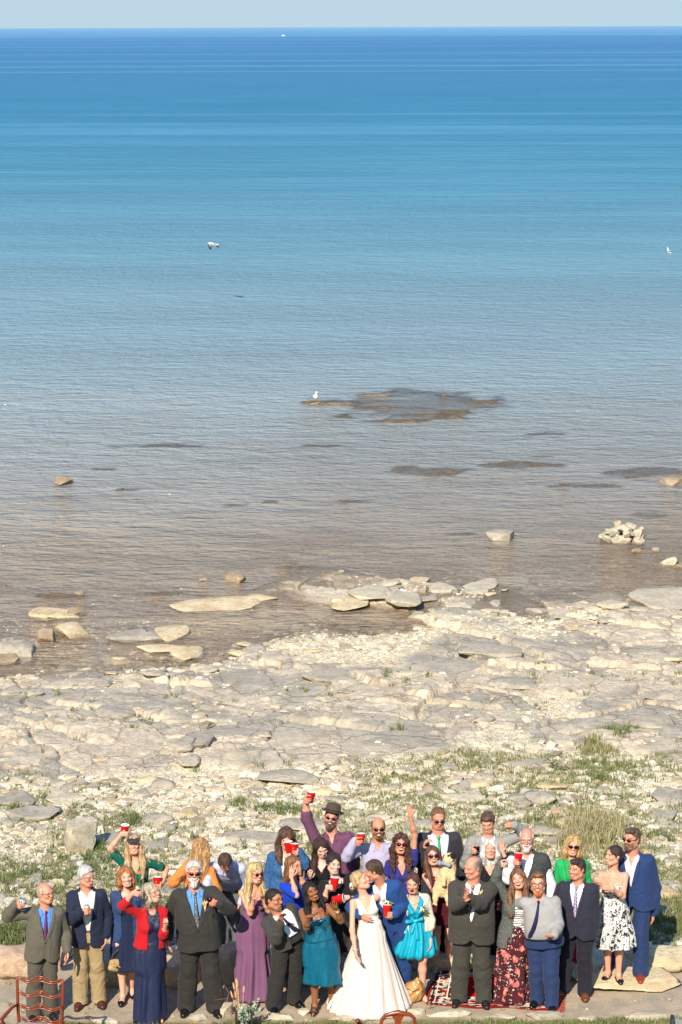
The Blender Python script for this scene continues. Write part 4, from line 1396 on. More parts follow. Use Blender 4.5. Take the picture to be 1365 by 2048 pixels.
def ground_mat():
    t = NT('ground_limestone'); p = t.pos(); x, y, z = t.sep(p)[:3]
    sl = t.n('ShaderNodeAttribute', attribute_name='slab').outputs['Fac']
    tn = t.n('ShaderNodeAttribute', attribute_name='tone').outputs['Fac']
    wd = t.n('ShaderNodeAttribute', attribute_name='weed').outputs['Fac']
    n1 = t.noise(p, .9, 5, .6); n2 = t.noise(p, 7, 4, .65); n3 = t.noise(p, 38, 3, .6)
    grey = t.mix(t.step(n1, .35, .65), rgb('a89e8c'), rgb('c6baa2'))
    grey = t.mix(t.math('MULTIPLY', t.step(n2, .42, .66), .55), grey, rgb('8f8574'))
    warm = t.mix(t.step(n2, .4, .6), rgb('c6b296'), rgb('d4c6ab'))
    slabc = t.mix(t.step(t.math('ADD', tn, t.math('MULTIPLY', t.math('SUBTRACT', n1, .5), .9)), .40, .66), grey, warm)
    slabc = t.mix(t.math('MULTIPLY', t.step(n3, .58, .72), .5), slabc, rgb('7d7466'))
    rub = t.mix(t.step(n3, .36, .60), rgb('a89776'), rgb('e8dcbe'))
    rub = t.mix(t.math('MULTIPLY', t.step(n1, .52, .66), .35), rub, rgb('8a7c58'))
    c = t.mix(sl, rub, slabc)
    # bare trodden earth where the party stands
    dn = t.noise(p, 3.2, 4, .65)
    dirt = t.mix(t.step(dn, .38, .62), rgb('968a78'), rgb('b09c82'))
    dirt = t.mix(t.math('MULTIPLY', t.step(t.noise(p, 55, 2), .45, .6), .3), dirt, rgb('c4b294'))
    yy = t.math('ADD', y, t.math('MULTIPLY', t.math('SUBTRACT', t.noise(p, 1.3, 3), .5), .9))
    c = t.mix(t.step(yy, 28.3, 27.6), c, dirt)
    grs = t.mix(n2, rgb('5f5a38'), rgb('86794e'))
    c = t.mix(t.step(yy, 26.15, 25.95), c, grs)
    # wet margin and lake bed
    zz = t.math('ADD', z, t.math('MULTIPLY', t.math('SUBTRACT', n1, .5), .10))
    c = t.mix(t.math('MULTIPLY', t.step(zz, -.945, -.995), .62), c, rgb('765c3e'))
    bed = t.mix(t.noise(p, 1.4, 4, .6), rgb('7c644c'), rgb('c4a684'))
    bed = t.mix(t.step(t.noise(p, 9, 3), .45, .6), bed, rgb('84694c'))
    c = t.mix(t.step(z, -1.01, -1.05), c, bed)
    weed = t.mix(t.noise(p, 6, 3), rgb('3c3024'), rgb('8a7254'))
    c = t.mix(wd, c, weed)
    dist = t.n('ShaderNodeTexNoise'); t.set(dist.inputs['Vector'], p); dist.inputs['Scale'].default_value = 2.2; dist.inputs['Detail'].default_value = 4
    wp = t.vmath('MULTIPLY', t.vmath('ADD', p, t.vmath('MULTIPLY', t.vmath('SUBTRACT', dist.outputs['Color'], (.5, .5, .5)), (.55, .55, 0))), (1, .8, 0))
    e1 = t.voro(wp, .9, 1.0, 'Distance', 'DISTANCE_TO_EDGE'); e2 = t.voro(wp, 3.4, 1.0, 'Distance', 'DISTANCE_TO_EDGE')
    beach = t.math('MULTIPLY', sl, t.math('MULTIPLY', t.step(y, 28.2, 29.5), t.step(z, -1.0, -.96)))
    ck = t.math('MAXIMUM', t.math('MULTIPLY', t.step(e1, .026, .008), t.step(n2, .30, .50)), t.math('MULTIPLY', t.step(e2, .040, .012), t.math('MULTIPLY', t.step(t.noise(p, .7, 2), .54, .60), t.step(n2, .40, .55))))
    ck = t.math('MULTIPLY', ck, beach)
    cv_ = t.n('ShaderNodeTexVoronoi'); t.set(cv_.inputs['Vector'], wp); cv_.inputs['Scale'].default_value = 3.4
    c = t.mix(t.math('MULTIPLY', t.math('MULTIPLY', t.step(t.sep(cv_.outputs['Color'])[0], .35, .95), beach), .34), c, rgb('938a7b'))
    stain = t.math('MULTIPLY', t.math('MULTIPLY', t.step(t.noise(p, 1.7, 5, .7), .56, .66), beach), .45)
    c = t.mix(stain, c, rgb('9c7a54'))
    c = t.mix(t.math('MULTIPLY', ck, .34), c, rgb('7d6b52'))
    t.col(c)
    t.rough(t.math('SUBTRACT', .92, t.math('MULTIPLY', t.step(z, -.97, -1.0), .35))); t.spec(.25)
    h = t.math('ADD', t.math('MULTIPLY', n2, .6), t.math('MULTIPLY', n3, .35))
    h = t.math('ADD', h, t.math('MULTIPLY', t.voro(p, 16), -.25))
    h = t.math('SUBTRACT', h, t.math('MULTIPLY', ck, .45))
    h = t.math('ADD', h, t.math('MULTIPLY', t.math('MULTIPLY', t.sep(cv_.outputs['Color'])[1], beach), .5))
    h = t.math('MULTIPLY', h, t.math('MULTIPLY_ADD', t.step(y, 27.6, 28.4), .7, .3))
    t.bump(h, .75, .05)
    return t.m
GM = ground_mat()
V = np.stack([XX, YY, ZZ], -1).reshape(-1, 3)
tag(mesh_obj('ground', V, Q, GM, None, True, {'slab': ('FLOAT', SL), 'tone': ('FLOAT', TN), 'weed': ('FLOAT', WD)}), kind='structure')

# ------------------------------------------------------------------ water
def water_mat():
    t = NT('lake_water'); p = t.pos(); x, y, z = t.sep(p)[:3]
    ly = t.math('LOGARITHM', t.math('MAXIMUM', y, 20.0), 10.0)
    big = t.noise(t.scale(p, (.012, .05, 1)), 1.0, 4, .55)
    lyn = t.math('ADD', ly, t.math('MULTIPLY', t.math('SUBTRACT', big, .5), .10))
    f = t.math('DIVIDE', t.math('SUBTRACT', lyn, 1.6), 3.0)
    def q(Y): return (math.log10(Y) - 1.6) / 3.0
    body = t.ramp(f, [(q(45), rgb('d6bd9c')), (q(56), rgb('cdbca2')), (q(66), rgb('b2b0a6')), (q(90), rgb('8aa0a6')), (q(135), rgb('6c9cac')), (q(200), rgb('4a92ac')), (q(330), rgb('2a84a8')), (q(700), rgb('2a7ca8')), (q(1600), rgb('2a78ac')), (q(2900), rgb('3a80b0')), (q(3200), rgb('4f8fbc')), (q(15000), rgb('6aa0c4'))])  # paler farthest stops paint in the sky reflection of calm water
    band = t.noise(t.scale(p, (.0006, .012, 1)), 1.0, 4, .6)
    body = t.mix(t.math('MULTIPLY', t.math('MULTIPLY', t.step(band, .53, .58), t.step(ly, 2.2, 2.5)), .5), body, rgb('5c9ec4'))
    mot = t.noise(t.scale(p, (.22, .5, 1)), 1.0, 4, .65)
    body = t.mix(t.math('MULTIPLY', t.step(mot, .46, .62), t.math('MULTIPLY', t.step(ly, 2.05, 1.72), .30)), body, rgb('8a7a64'))
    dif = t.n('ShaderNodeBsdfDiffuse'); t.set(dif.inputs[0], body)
    tr = t.n('ShaderNodeBsdfTransparent'); tr.inputs[0].default_value = (.95, .93, .88, 1)
    gl = t.n('ShaderNodeBsdfGlossy'); gl.inputs['Roughness'].default_value = .07; gl.inputs[0].default_value = (.9, .95, 1, 1)
    # ripples: a fresh breeze, wave trains nearly parallel to the shore
    w1 = t.noise(t.scale(p, (1.7, 3.0, 1)), 1.0, 4, .66)
    w2 = t.noise(t.scale(p, (3.6, 8.0, 1)), 1.0, 2, .5)
    w3 = t.noise(t.scale(p, (.10, .30, 1)), 1.0, 3, .6)
    wm = t.noise(t.scale(p, (.55, 1.1, 1)), 1.0, 3, .6)
    gust = t.step(t.noise(t.scale(p, (.03, .09, 1)), 1.0, 2, .5), .3, .7)
    w1 = t.math('ADD', t.math('MULTIPLY', w1, t.math('MULTIPLY_ADD', gust, .7, .6)), t.math('MULTIPLY', wm, 1.25))
    h = t.math('ADD', t.math('ADD', w1, t.math('MULTIPLY', w2, .35)), t.math('MULTIPLY', w3, t.math('MULTIPLY', t.step(ly, 1.9, 2.6), 5.0)))
    b = t.n('ShaderNodeBump'); b.inputs['Strength'].default_value = 1.0; b.inputs['Distance'].default_value = .40
    t.set(b.inputs['Height'], h)
    t.L.new(b.outputs[0], gl.inputs['Normal']); t.L.new(b.outputs[0], dif.inputs['Normal'])
    m1 = t.n('ShaderNodeMixShader')
    dp = t.n('ShaderNodeAttribute', attribute_name='depth').outputs['Fac']
    op = t.ramp(dp, [(0, (.06,) * 3), (.06, (.20,) * 3), (.15, (.40,) * 3), (.35, (.62,) * 3), (.8, (.88,) * 3), (1, (1,) * 3)])
    t.L.new(op, m1.inputs[0]); t.L.new(tr.outputs[0], m1.inputs[1]); t.L.new(dif.outputs[0], m1.inputs[2])
    lw = t.n('ShaderNodeFresnel'); lw.inputs[0].default_value = 1.33; t.L.new(b.outputs[0], lw.inputs['Normal'])
    fr = t.math('MINIMUM', t.math('MULTIPLY', lw.outputs[0], 1.0), .46)
    m2 = t.n('ShaderNodeMixShader')
    t.L.new(fr, m2.inputs[0]); t.L.new(m1.outputs[0], m2.inputs[1]); t.L.new(gl.outputs[0], m2.inputs[2])
    t.L.new(m2.outputs[0], t.out.inputs[0])
    return t.m
wrow = np.concatenate([[38, 42], np.arange(43.5, 60, .12), np.arange(60, 98, .22), [98, 104, 120, 160, 250, 600, 1500, 4000, 12000, 32000]])
wcol = np.concatenate([[-900, -60, -8, -2.5, -1.3], np.linspace(-1.1, 1.1, 200), [1.3, 2.5, 8, 60, 900]])
WU, WY = np.meshgrid(wcol, wrow); WX = WU * (.148 * np.clip(WY, 24, 110) + .7)
WZ = terrain(WX, WY)[0]; DEP = np.clip(WATER - WZ, 0, 1.0)
DEP = np.where((WY > 98) | (np.abs(WU) > 1.2) & (WY > 60), 1.0, DEP + (1 - DEP) * sstep(80, 140, WY))
DEP = DEP * (1 + .5 * sstep(50, 75, WY))
n0 = len(wcol)
ii = np.arange(WX.shape[0] - 1)[:, None] * n0 + np.arange(n0 - 1)[None, :]
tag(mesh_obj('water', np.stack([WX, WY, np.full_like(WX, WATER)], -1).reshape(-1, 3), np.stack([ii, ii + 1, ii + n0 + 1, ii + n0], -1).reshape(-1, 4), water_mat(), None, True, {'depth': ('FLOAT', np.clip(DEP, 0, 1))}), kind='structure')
# ------------------------------------------------------------------ the guests
def hemz(p, px, py, ry=.2): return max(.005, at_y(px, py, p.Y - ry).z)
def tp_of(p): p.outer = getattr(p, 'shirtp', torso_prims(p, .012))
def put_bracelet(p, side, hexc='c8c4bc', t=.0, name='bracelet', r=.031, w=.006):
    W = p.W[side]; d = unit(p.W[side] - p.E[side]); c = W - d * (.02 + t)
    a_ = unit(np.cross(d, v3(.1, .3, 1))); b_ = np.cross(d, a_)
    rr = r * p.s * (.9 if p.f else 1.05)
    pts = [c + a_ * rr * cos(q) + b_ * rr * sin(q) for q in np.linspace(0, 2 * pi, 19)]
    v, f = tube(pts, w, 6, False); mesh_obj(name, v, f, plain(hexc, .3, .5 if name != 'watch' else .2, name='band_' + hexc), p.root)
def necklace(p, prims, hexc='d8d2c8', r=.07, drop=.08, w=.003, bead=False):
    pts = []
    for t in np.linspace(-1, 1, 17):
        x = r * sin(t * 1.4); z = .455 - drop * cos(t * 1.5)
        pts.append(p.T(x, surf_front(p, prims, x, z) - .004, z))
    if bead: v, f = join([lathe([(0, -w * 2), (w * 1.8, -w), (w * 1.8, w), (0, w * 2)], 8, q) for q in pts])
    else: v, f = tube(pts, w, 5)
    mesh_obj('necklace', v, f, plain(hexc, .35, .3), p.root)
SKIN = dict(fair='dca68c', pink='d6957c', tan='c68d68', olive='b5805c', brown='8a5634')

def guest_A():
    p = person('bald man in a grey suit holding up a water bottle, leftmost of the group', (92, 1787), ((68, 2036), (102, 2031)), yaw=14, face=(48, 4, 0), fat=.03,
               l=(38, 1811, -.22, 'grip'), le=(22, 1846, -.05), r=(136, 1911, -.05, 'hang'), mouth='closed', brow=(.35, .3, .25), skin='cf8d70')
    shirt(p, fabric('4f86d8'))
    tie(p, stripe_mat('tie_plum', '8a2c4c', '3b3570', 60, 2, .5, .8), z1=.0)
    trousers(p, fabric('575146'))
    jacket(p, fabric('5f594d'), v0=.12, length=-.16, seed=1, buttons=[.11])
    hair(p, 'short', 'b08f78', 'cdb4a0', bald=.10, hl=.03, wavy=.001)
    glasses(p, False, '6b5a48'); shoes(p, '1d1713')
    water_bottle(palm(p, 'l') + v3(.0, 0, .03), 'clear water bottle with a blue wrap held up at the far left')
def guest_B():
    p = person('tall white haired man in a navy blazer and khaki trousers holding a drink can', (173, 1752), ((161, 2010), (199, 2007)), yaw=6, face=(50, -6, 0), fat=.012,
               l=(171, 1824, -.30, 'grip', ((1, -.25, .1), (0, 1, 0))), le=(133, 1834, -.02), r=(212, 1882, -.05, 'hang'), mouth='smile', brow=(.5, .48, .45), skin='cf8e74')
    shirt(p, fabric('ddd6c8')); trousers(p, fabric('a08a64'), belt='2a1d14', loose=.034)
    jacket(p, fabric('20263a'), v0=.05, length=-.16, opening=.022, seed=2, vw=.075, curve=.03)
    hair(p, 'short', 'a8a49c', 'dedbd4', hl=.062, vol=.004); glasses(p, False, '8a7a66'); shoes(p, '4a2318', rough=.45)
    put_bracelet(p, 'l', '222222', name='watch')
    drink_can(palm(p, 'l', .06, .05), 'gold and cream drink can held at chest height by the man in the navy blazer')
def guest_C():
    p = person('red haired woman in a blue cardigan and navy knee length dress with a handbag', (252, 1753), ((247, 2003), (264, 1990)), yaw=10, face=(14, 2, -6), sex='f', fat=.008,
               l=(233, 1890, -.12, 'fist'), le=(222, 1835, .05), r='down', mouth='smile', brow=(.3, .15, .07), skin='dca58c')
    d = fabric('1b2440'); bodice(p, d, 'v', depth=.16); skirt(p, d, zhem=hemz(p, 250, 1946), hem=(.21, .20), top=(.125, .11), folds=8, amp=.012)
    c = fabric('2c426a', fold=.8)
    jacket(p, c, v0=-.5, length=-.20, opening=.07, lapel=0, seed=3, vw=.0, curve=0, g=.020, name='cardigan')
    hair(p, 'bob', '8a4a22', 'c8854c', ln=.13, hl=.05, seed=1); shoes(p, '15141a', 'flat')
    return p
def guest_D():
    p = person('smiling woman in a dark visor and green floral top raising a red cup', (268, 1689), H=1.68, yaw=0, face=(2, 10, -4), sex='f', fat=.008,
               l=(246, 1671, -.10, 'grip'), le=(231, 1713, -.05), r=(322, 1772, -.12, 'grip'), re_=(329, 1752, .02), mouth='smile', skin='d69c7e', hips=282, brow=(.3, .2, .1))
    m = flower_mat('cloth_green_floral', '0a6350', [(26, .25, '08352c', 5), (12, .26, 'd0662a', 0), (9, .22, '4a1c14', 3)])
    bodice(p, m, 'v', sleeves=.34, loose=.02, depth=.15, length=-.08); trousers(p, fabric('101a1e'), belt=None)
    hair(p, 'long', '8a6540', 'd9b888', ln=.34, hl=.05, seed=4, wavy=.007)
    h = p.hs; vm = fabric('35303a')
    implicit('visor', [ell(p.hd(0, .012, .052), (.0875 * h, .107 * h, .05 * h), p.Mh), ell(p.hd(0, -.115, .05), (.066 * h, .062 * h, .008 * h), p.Mh, .01)], vm, p.root, .006)
    red_cup(palm(p, 'l', .03, .06), 'red cup raised above the visor by the woman in the green floral top', (8, 6))
    red_cup(palm(p, 'r', .03, .06), 'red cup held low beside the hip of the woman in the green floral top', (-6, 4))
def guest_E():
    p = person('older woman in a short red cardigan and long navy gown toasting with a glass', (303, 1786), ((284, 2037), (314, 2037)), yaw=24, face=(58, 16, 0), sex='f', fat=.022,
               l=(274, 1788, -.30, 'grip'), le=(262, 1826, -.12), r=(334, 1842, -.25, 'fist'), re_=(326, 1866, -.05), mouth='smile', brow=(.4, .33, .25), skin='d89c82')
    d = satin_mat('cloth_navy_gown', '1d2644', .55, fold=.6)
    bodice(p, d, 'crew', depth=.1)
    skirt(p, d, zhem=.01, hem=(.20, .19), top=(.150, .135), folds=7, amp=.012, n=120)
    tp = torso_prims(p, .013)
    bd = []
    rs = np.random.default_rng(4)
    for i in range(90):
        x = rs.uniform(-.07, .07); z = rs.uniform(.33, .44)
        if (x / .075) ** 2 + ((z - .42) / .09) ** 2 < 1: bd.append(lathe([(0, -.004), (.0045, 0), (0, .004)], 5, p.T(x, surf_front(p, tp, x, z) - .003, z)))
    v, f = join(bd); mesh_obj('beading', v, f, plain('b9b4ae', .2, .7), p.root)
    jacket(p, fabric('b8141c', fold=.8), v0=-.5, length=.02, opening=.075, lapel=0, seed=5, vw=0, curve=0, g=.022, sleeves=.66, name='cardigan')
    hair(p, 'bob', '9c8668', 'd6c6a8', ln=.13, hl=.05, seed=2); glasses(p, False, '8c8478')
    put_bracelet(p, 'r', 'c9b27a')
    wine_glass(palm(p, 'l', .03, .045) + v3(0, 0, .03), 'clear champagne glass raised by the woman in the red cardigan', 'd9c28a', flute=True, tilt=(0, 8))
def guest_F():
    p = person('woman seen from behind with wavy blonde hair and a loose orange blouse', (402, 1697), H=1.68, yaw=165, face=(150, -25, 10), sex='f', fat=.02,
               r=(366, 1752, .05, 'grip', ((-.3, -.2, .8), (.3, -1, 0))), re_=(345, 1790, .0), l=(440, 1770, .10, 'hang'), skin='d69c7e', hips=392)
    m = fabric('d2803e', fold=.9)
    bodice(p, m, 'crew', sleeves=.62, g=.018, loose=.026, length=-.16, fold=.010, name='blouse'); trousers(p, fabric('b8a88c'), belt=None)
    hair(p, 'long', '8d6136', 'd0a26c', ln=.30, hl=.05, seed=6, front=False, wavy=.009, vol=.01)
    wine_glass(at_y(365, 1752, p.Y - .05), 'half hidden wine glass held by the woman in the orange blouse', None)
def guest_G():
    p = person('man bending forward with head down in a pale lavender shirt and grey trousers', (451, 1725), H=1.76, Y=28.15, lean=-.80, yaw=-6, face=(-6, -72, 0), hips=462, fat=.015, hipz=.52,
               l=(428, 1812, -.75, 'hang'), le=(424, 1765, -.65), r=(478, 1815, -.55, 'hang'), re_=(492, 1760, -.45), mouth='closed', skin='cf9274', hs=1.08)
    shirt(p, fabric('b6bbd6')); trousers(p, fabric('6a6a6a'), belt='1c1c1e')
    hair(p, 'short', '2b1f17', '5b4433', hl=.085); shoes(p, '1a1614')
def guest_H():
    p = person('stout white bearded man in a black suit and sunglasses holding red wine', (388, 1745), ((374, 2022), (431, 2024)), yaw=4, face=(8, 4, 3), fat=.045, wide=1.05, hs=1.10,
               l=(336, 1885, -.06, 'hang'), le=(342, 1835, .02), r=(430, 1806, -.34, 'stem', ((-.9, -.4, .15), (0, 1, .1))), re_=(458, 1822, -.06), mouth='smile', brow=(.5, .48, .44), skin='cf8468')
    shirt(p, fabric('5b8fc0')); tie(p, tweed_mat('tie_grey', '3b3d40', '8a8c8c', 70, .6), z1=.06)
    trousers(p, fabric('302e2a'), loose=.045, belt=None); jacket(p, fabric('35332f'), v0=.10, length=-.17, vw=.088, seed=6, lapel=.062, curve=0.01, g=.03, buttons=[.085])
    tp_of(p); p.outer = infl(p.shirtp, .02); boutonniere(p, .095, .30)
    hair(p, 'short', 'b0aca4', 'e6e3dc', hl=.064, vol=.004); beard(p, 'b9b3a6', 'efece4', ln=.02, full=True)
    glasses(p, True, '101012', '1a0d0f'); shoes(p, '15130f'); put_bracelet(p, 'r', '2a2a2c', name='watch')
    wine_glass(palm(p, 'r', .06, .05) + v3(-.03, -.02, .03), 'large red wine glass held by the white bearded man in the black suit')
def guest_I():
    p = person('woman with long wavy blonde hair in a floor length mauve gown clapping', (510, 1746), H=1.68, Y=26.75, yaw=12, face=(38, 0, 4), sex='f', fat=.012, hips=506,
               l=(509, 1790, -.30, 'clap'), le=(487, 1821, -.05), r=(524, 1786, -.30, 'clap'), re_=(541, 1812, -.05), mouth='smile', skin='d89a7c', brow=(.35, .22, .12))
    m = fabric('79506e', fold=.4); bodice(p, m, 'one', g=.012, length=.07)
    skirt(p, m, zhem=.02, hem=(.235, .22), top=(.118, .10), folds=9, amp=.024, prof=.9, ztop=p.hip[2] + .13, n=160)
    hair(p, 'long', '94703c', 'e8cf94', ln=.30, hl=.05, seed=7, wavy=.008, vol=.004); glasses(p, True, '2a1612', '3a1512', .002)
def guest_J():
    p = person('dark haired man with glasses, windblown tie and open charcoal jacket over a white shirt', (549, 1800), ((550, 2020), (592, 2008)), yaw=26, face=(52, 6, 10), fat=.042, hips=576,
               l=(562, 1838, -.36, 'up', ((.15, -.25, 1), (.2, -1, 0))), le=(533, 1864, -.08), r=(612, 1875, .05, 'hang'), mouth='closed', brow=(.03, .02, .015), skin='bb7a5c', stubble=.35, hs=1.12, headz=.90, H=1.66)
    shirt(p, fabric('e4e6ee'), length=-.04); tie(p, fabric('23202c', .6), z1=.06, asym=.02, swing=.07)
    trousers(p, fabric('2d2b28'), belt='141210', loose=.032); jacket(p, fabric('403d39'), v0=.06, length=-.17, opening=.085, vw=.03, seed=8, asym=.03, curve=.04)
    hair(p, 'short', '140f0c', '2e241e', hl=.062, vol=.002); glasses(p, False, '3a2018'); shoes(p, '0f0e0d', rough=.2)
def guest_K():
    p = person('woman with shoulder length brown hair in a blue denim jacket looking down', (573, 1676), H=1.70, yaw=4, face=(10, -22, 0), sex='f', fat=.045, wide=1.1, hs=1.12,
               r=(596, 1705, -.32, 'grip'), re_=(618, 1745, -.05), l='down', mouth='closed', skin='d59c82', brow=(.12, .07, .04), eyes='closed')
    shirt(p, fabric('ddd8d2'), collar=False, sleeves=.5, open_v=.10); trousers(p, fabric('22283a'), belt=None)
    jacket(p, tweed_mat('denim', '2f527a', '3f6894', 60), v0=-.5, length=-.06, opening=.045, lapel=.03, vw=.03, seed=9, curve=0, g=.024, name='denim_jacket', buttons=None)
    hair(p, 'long', '33231a', '6b4c36', ln=.22, hl=.055, seed=8, front=True, wavy=.008, vol=.006)
    red_cup(palm(p, 'r', .03, .06), 'red cup held near the chin of the woman in the denim jacket', (-4, 4))
    red_cup(palm(p, 'r', .03, .06) + v3(-.062, .035, .012), 'red cup half hidden directly behind another cup beside the denim jacket', (0, -4))
def guest_L():
    p = person('woman in a royal blue top pressing both hands to her face', (588, 1731), H=1.62, yaw=38, face=(50, 4, 0), sex='f', fat=.012, hips=588,
               l=(584, 1745, -.22, 'clap', ((.1, -.1, 1), (.5, .5, 0))), le=(586, 1797, -.22), r=(601, 1738, -.26, 'clap', ((.0, -.1, 1), (-.5, .5, 0))), re_=(611, 1778, -.18), mouth='smile', skin='d89a7e')
    m = fabric('0c3cb4'); bodice(p, m, 'v', sleeves=.45, loose=.012, g=.014, length=-.12, name='blouse'); trousers(p, fabric('16181f'), belt=None)
    hair(p, 'long', '5d3a22', '9a6a42', ln=.28, hl=.052, seed=9, front=False, wavy=.007); glasses(p, False, '1c1a1a'); put_bracelet(p, 'r', '1a1a1c', name='watch')
def guest_M():
    p = person('laughing bearded man in a brown hat and purple dotted shirt raising a red cup high', (663, 1636), H=1.86, yaw=-4, face=(-4, 10, 12), fat=.035, wide=1.05, hips=674,
               l=(611, 1600, -.10, 'grip'), le=(615, 1650, -.02), r='down', mouth='laugh', skin='cf8f76', brow=(.09, .06, .04), stubble=.5)
    shirt(p, dots_mat('cloth_purple_dots', '561a42', 'd8c4cc', 62), sleeves=.62, g=.013, loose=.008, length=-.12, open_v=.06); trousers(p, fabric('20222a'))
    beard(p, '3b2a20', '6d5646', ln=.012); glasses(p, True, '141010', '160c0e')
    h = p.hs; hm = fabric('4b3f34', .9)
    v, f = lathe([(.0, .172), (.045, .172), (.078, .160), (.092, .125), (.098, .062), (.103, .056), (.130, .050), (.143, .062), (.146, .072), (.130, .060), (.098, .050)], 36)
    v = v * v3(.95, 1.12, .92) * h; v = v @ (p.Mh @ rot_zxy(0, 4, 0)).T + p.hd(0, .012, .022)
    ho = mesh_obj('bowler_hat', v, f[:1] if False else f, hm, p.root)
    v, f = lathe([(.1015, .060), (.1045, .064), (.1025, .085), (.099, .084)], 36); v = v * v3(.95, 1.12, .92) * h; v = v @ (p.Mh @ rot_zxy(0, 4, 0)).T + p.hd(0, .012, .022)
    mesh_obj('hat_band', v, f, fabric('2a211c', .6), ho)
    hair(p, 'short', '2a1d15', '4c382b', hl=.05)
    red_cup(palm(p, 'l', .03, .06), 'red cup held highest of all by the man in the hat', (4, 8))
def guest_N():
    p = person('young woman with long dark hair and a black floral top looking down', (643, 1695), H=1.67, yaw=-4, face=(16, -24, -12), sex='f', fat=.006,
               l=(619, 1752, -.25, 'rest'), le=(612, 1790, -.1), r='down', mouth='smile', skin='dfb09c', brow=(.05, .03, .02), eyes='closed')
    m = flower_mat('cloth_black_pink', '121012', [(14, .17, '9c5c66', 0), (30, .12, '55685a', 4)])
    bodice(p, m, 'v', sleeves=.9, g=.014, depth=.1, length=-.12, name='blouse'); trousers(p, fabric('121214'), belt=None)
    hair(p, 'long', '20140f', '4a3022', ln=.36, hl=.056, seed=10, front=True, wavy=.006, vol=.002)
def guest_O():
    p = person('short dark haired woman in a black dress and choker holding a red cup', (668, 1727), H=1.66, Y=27.1, yaw=4, face=(20, -4, 6), sex='f', fat=.035, hips=686, wide=1.05,
               l=(662, 1775, -.34, 'grip', ((.7, -.7, .1), (.7, .7, 0))), le=(647, 1795, -.05), r=(688, 1795, -.36, 'rest', ((-1, -.2, .1), (0, 1, 0))), re_=(712, 1800, -.05), mouth='smile', skin='e0ae98', brow=(.05, .03, .03))
    m = fabric('1a1918'); bodice(p, m, 'scoop', sleeves=.5, g=.012, depth=.085, loose=.006, width=.085, length=-.05)
    sk = flower_mat('cloth_grey_lace', '35322f', [(15, .2, '141212', 0), (60, .2, '1c1a19', 2)])
    skirt(p, sk, zhem=hemz(p, 690, 1905, .28), hem=(.33, .28), top=(.135, .12), folds=10, amp=.02, ztop=p.hip[2] + .12)
    hair(p, 'short', '1a1112', '3c2526', hl=.06, vol=.008, wavy=.006, seed=11); put_bracelet(p, 'r', '121214', name='watch')
    necklace(p, torso_prims(p, .0), '0f0d0d', .07, .05, .004); necklace(p, torso_prims(p, .0), '2a2024', .07, .09, .0035, True)
    shoes(p, '111111', 'flat')
    red_cup(palm(p, 'l', .05, .055) + v3(.015, -.01, .01), 'upright red cup with a white rim held at the chest of the woman in black', (-6, 5))
    red_cup(at_y(677, 1803, p.Y - .40), 'tipped red cup resting below the hands of the woman in black', (10, 78))
def guest_P():
    p = person('woman with very long straight black hair in a shiny teal slip dress singing out', (622, 1783), ((631, 2022), (665, 2016)), yaw=6, face=(28, 12, -16), sex='f', fat=.045, hips=642, wide=1.05,
               l=(625, 1832, -.38, 'up', ((.9, -.5, .3), (0, .1, 1))), le=(613, 1862, -.12), r=(671, 1815, -.30, 'up', ((-.3, -.6, .6), (-.3, -.2, 1))), re_=(677, 1843, -.08), mouth='laugh', skin='8f5b38', brow=(.02, .012, .01), eyes='closed')
    m = satin_mat('cloth_teal_satin', '0c5c74', .33, fold=1.0); bodice(p, m, 'strap', g=.010, depth=.13, strap=.008, length=.06)
    skirt(p, m, zhem=hemz(p, 642, 1975, .2), hem=(.225, .20), top=(.150, .14), folds=6, amp=.014, prof=.8, ztop=p.hip[2] + .10, seed=4)
    hair(p, 'long', '0b0808', '241a18', ln=.42, hl=.052, seed=12, front=True, wavy=.002)
    shoes(p, '1b1210', 'sandal'); put_bracelet(p, 'r', 'd6b26a'); put_bracelet(p, 'r', 'e2c88a', .02)
def guest_Q():
    p = person('bride in a white v neck gown with a full tulle skirt kissing the groom', (721, 1761), H=1.70, Y=26.55, lean=.07, yaw=10, face=(72, 24, 0), sex='f', fat=.0, hips=742, hs=1.04,
               l=(713, 1912, -.40, 'hang'), le=(707, 1845, -.12), r=(750, 1850, .12, 'hang'), mouth='closed', skin='dca184', eyes='closed', brow=(.35, .25, .15))
    m = satin_mat('cloth_ivory', 'e6ded2', .6, fold=.5)
    t = NT('cloth_tulle'); q = t.obj(); cl = t.step(t.noise(q, 2.6, 3, .6), .52, .62); pt_ = t.step(t.voro(q, 26), .30, .18)
    t.col(t.mix(t.math('MULTIPLY', cl, pt_), rgb('dccabb'), rgb('f6f2ee'))); t.rough(.85); t.spec(.2)
    t.b.inputs['Sheen Weight'].default_value = .3; t.bump(t.noise(t.scale(q, (1, 1, .12)), 30, 4, .7), .5, .015)
    lace = t.m
    bodice(p, m, 'vstrap', g=.010, depth=.20, length=.06)
    sk = skirt(p, lace, zhem=.008, hem=(.50, .43), top=(.112, .095), folds=19, amp=.011, prof=1.12, ztop=p.hip[2] + .12, shift=(-.03, -.05), n=220, seed=3, wave=.0, train=.30)
    v, f = tube([p.T(.122 * sin(a), -.092 * cos(a) , .105) for a in np.linspace(-2.6, 2.6, 21)], .008, 6); mesh_obj('beaded_belt', v, f, plain('d9c9b4', .3, .3), p.root)
    hair(p, 'updo', '9a7648', 'd8bc8c', hl=.055, seed=13, wavy=.006)
    blob_flower(p.hd(-.05, .10, -.01), .035, plain('f1ece2', .7), p.root, 'hair_flower', 14)
    put_bracelet(p, 'l', 'e4dcd0')
    return p
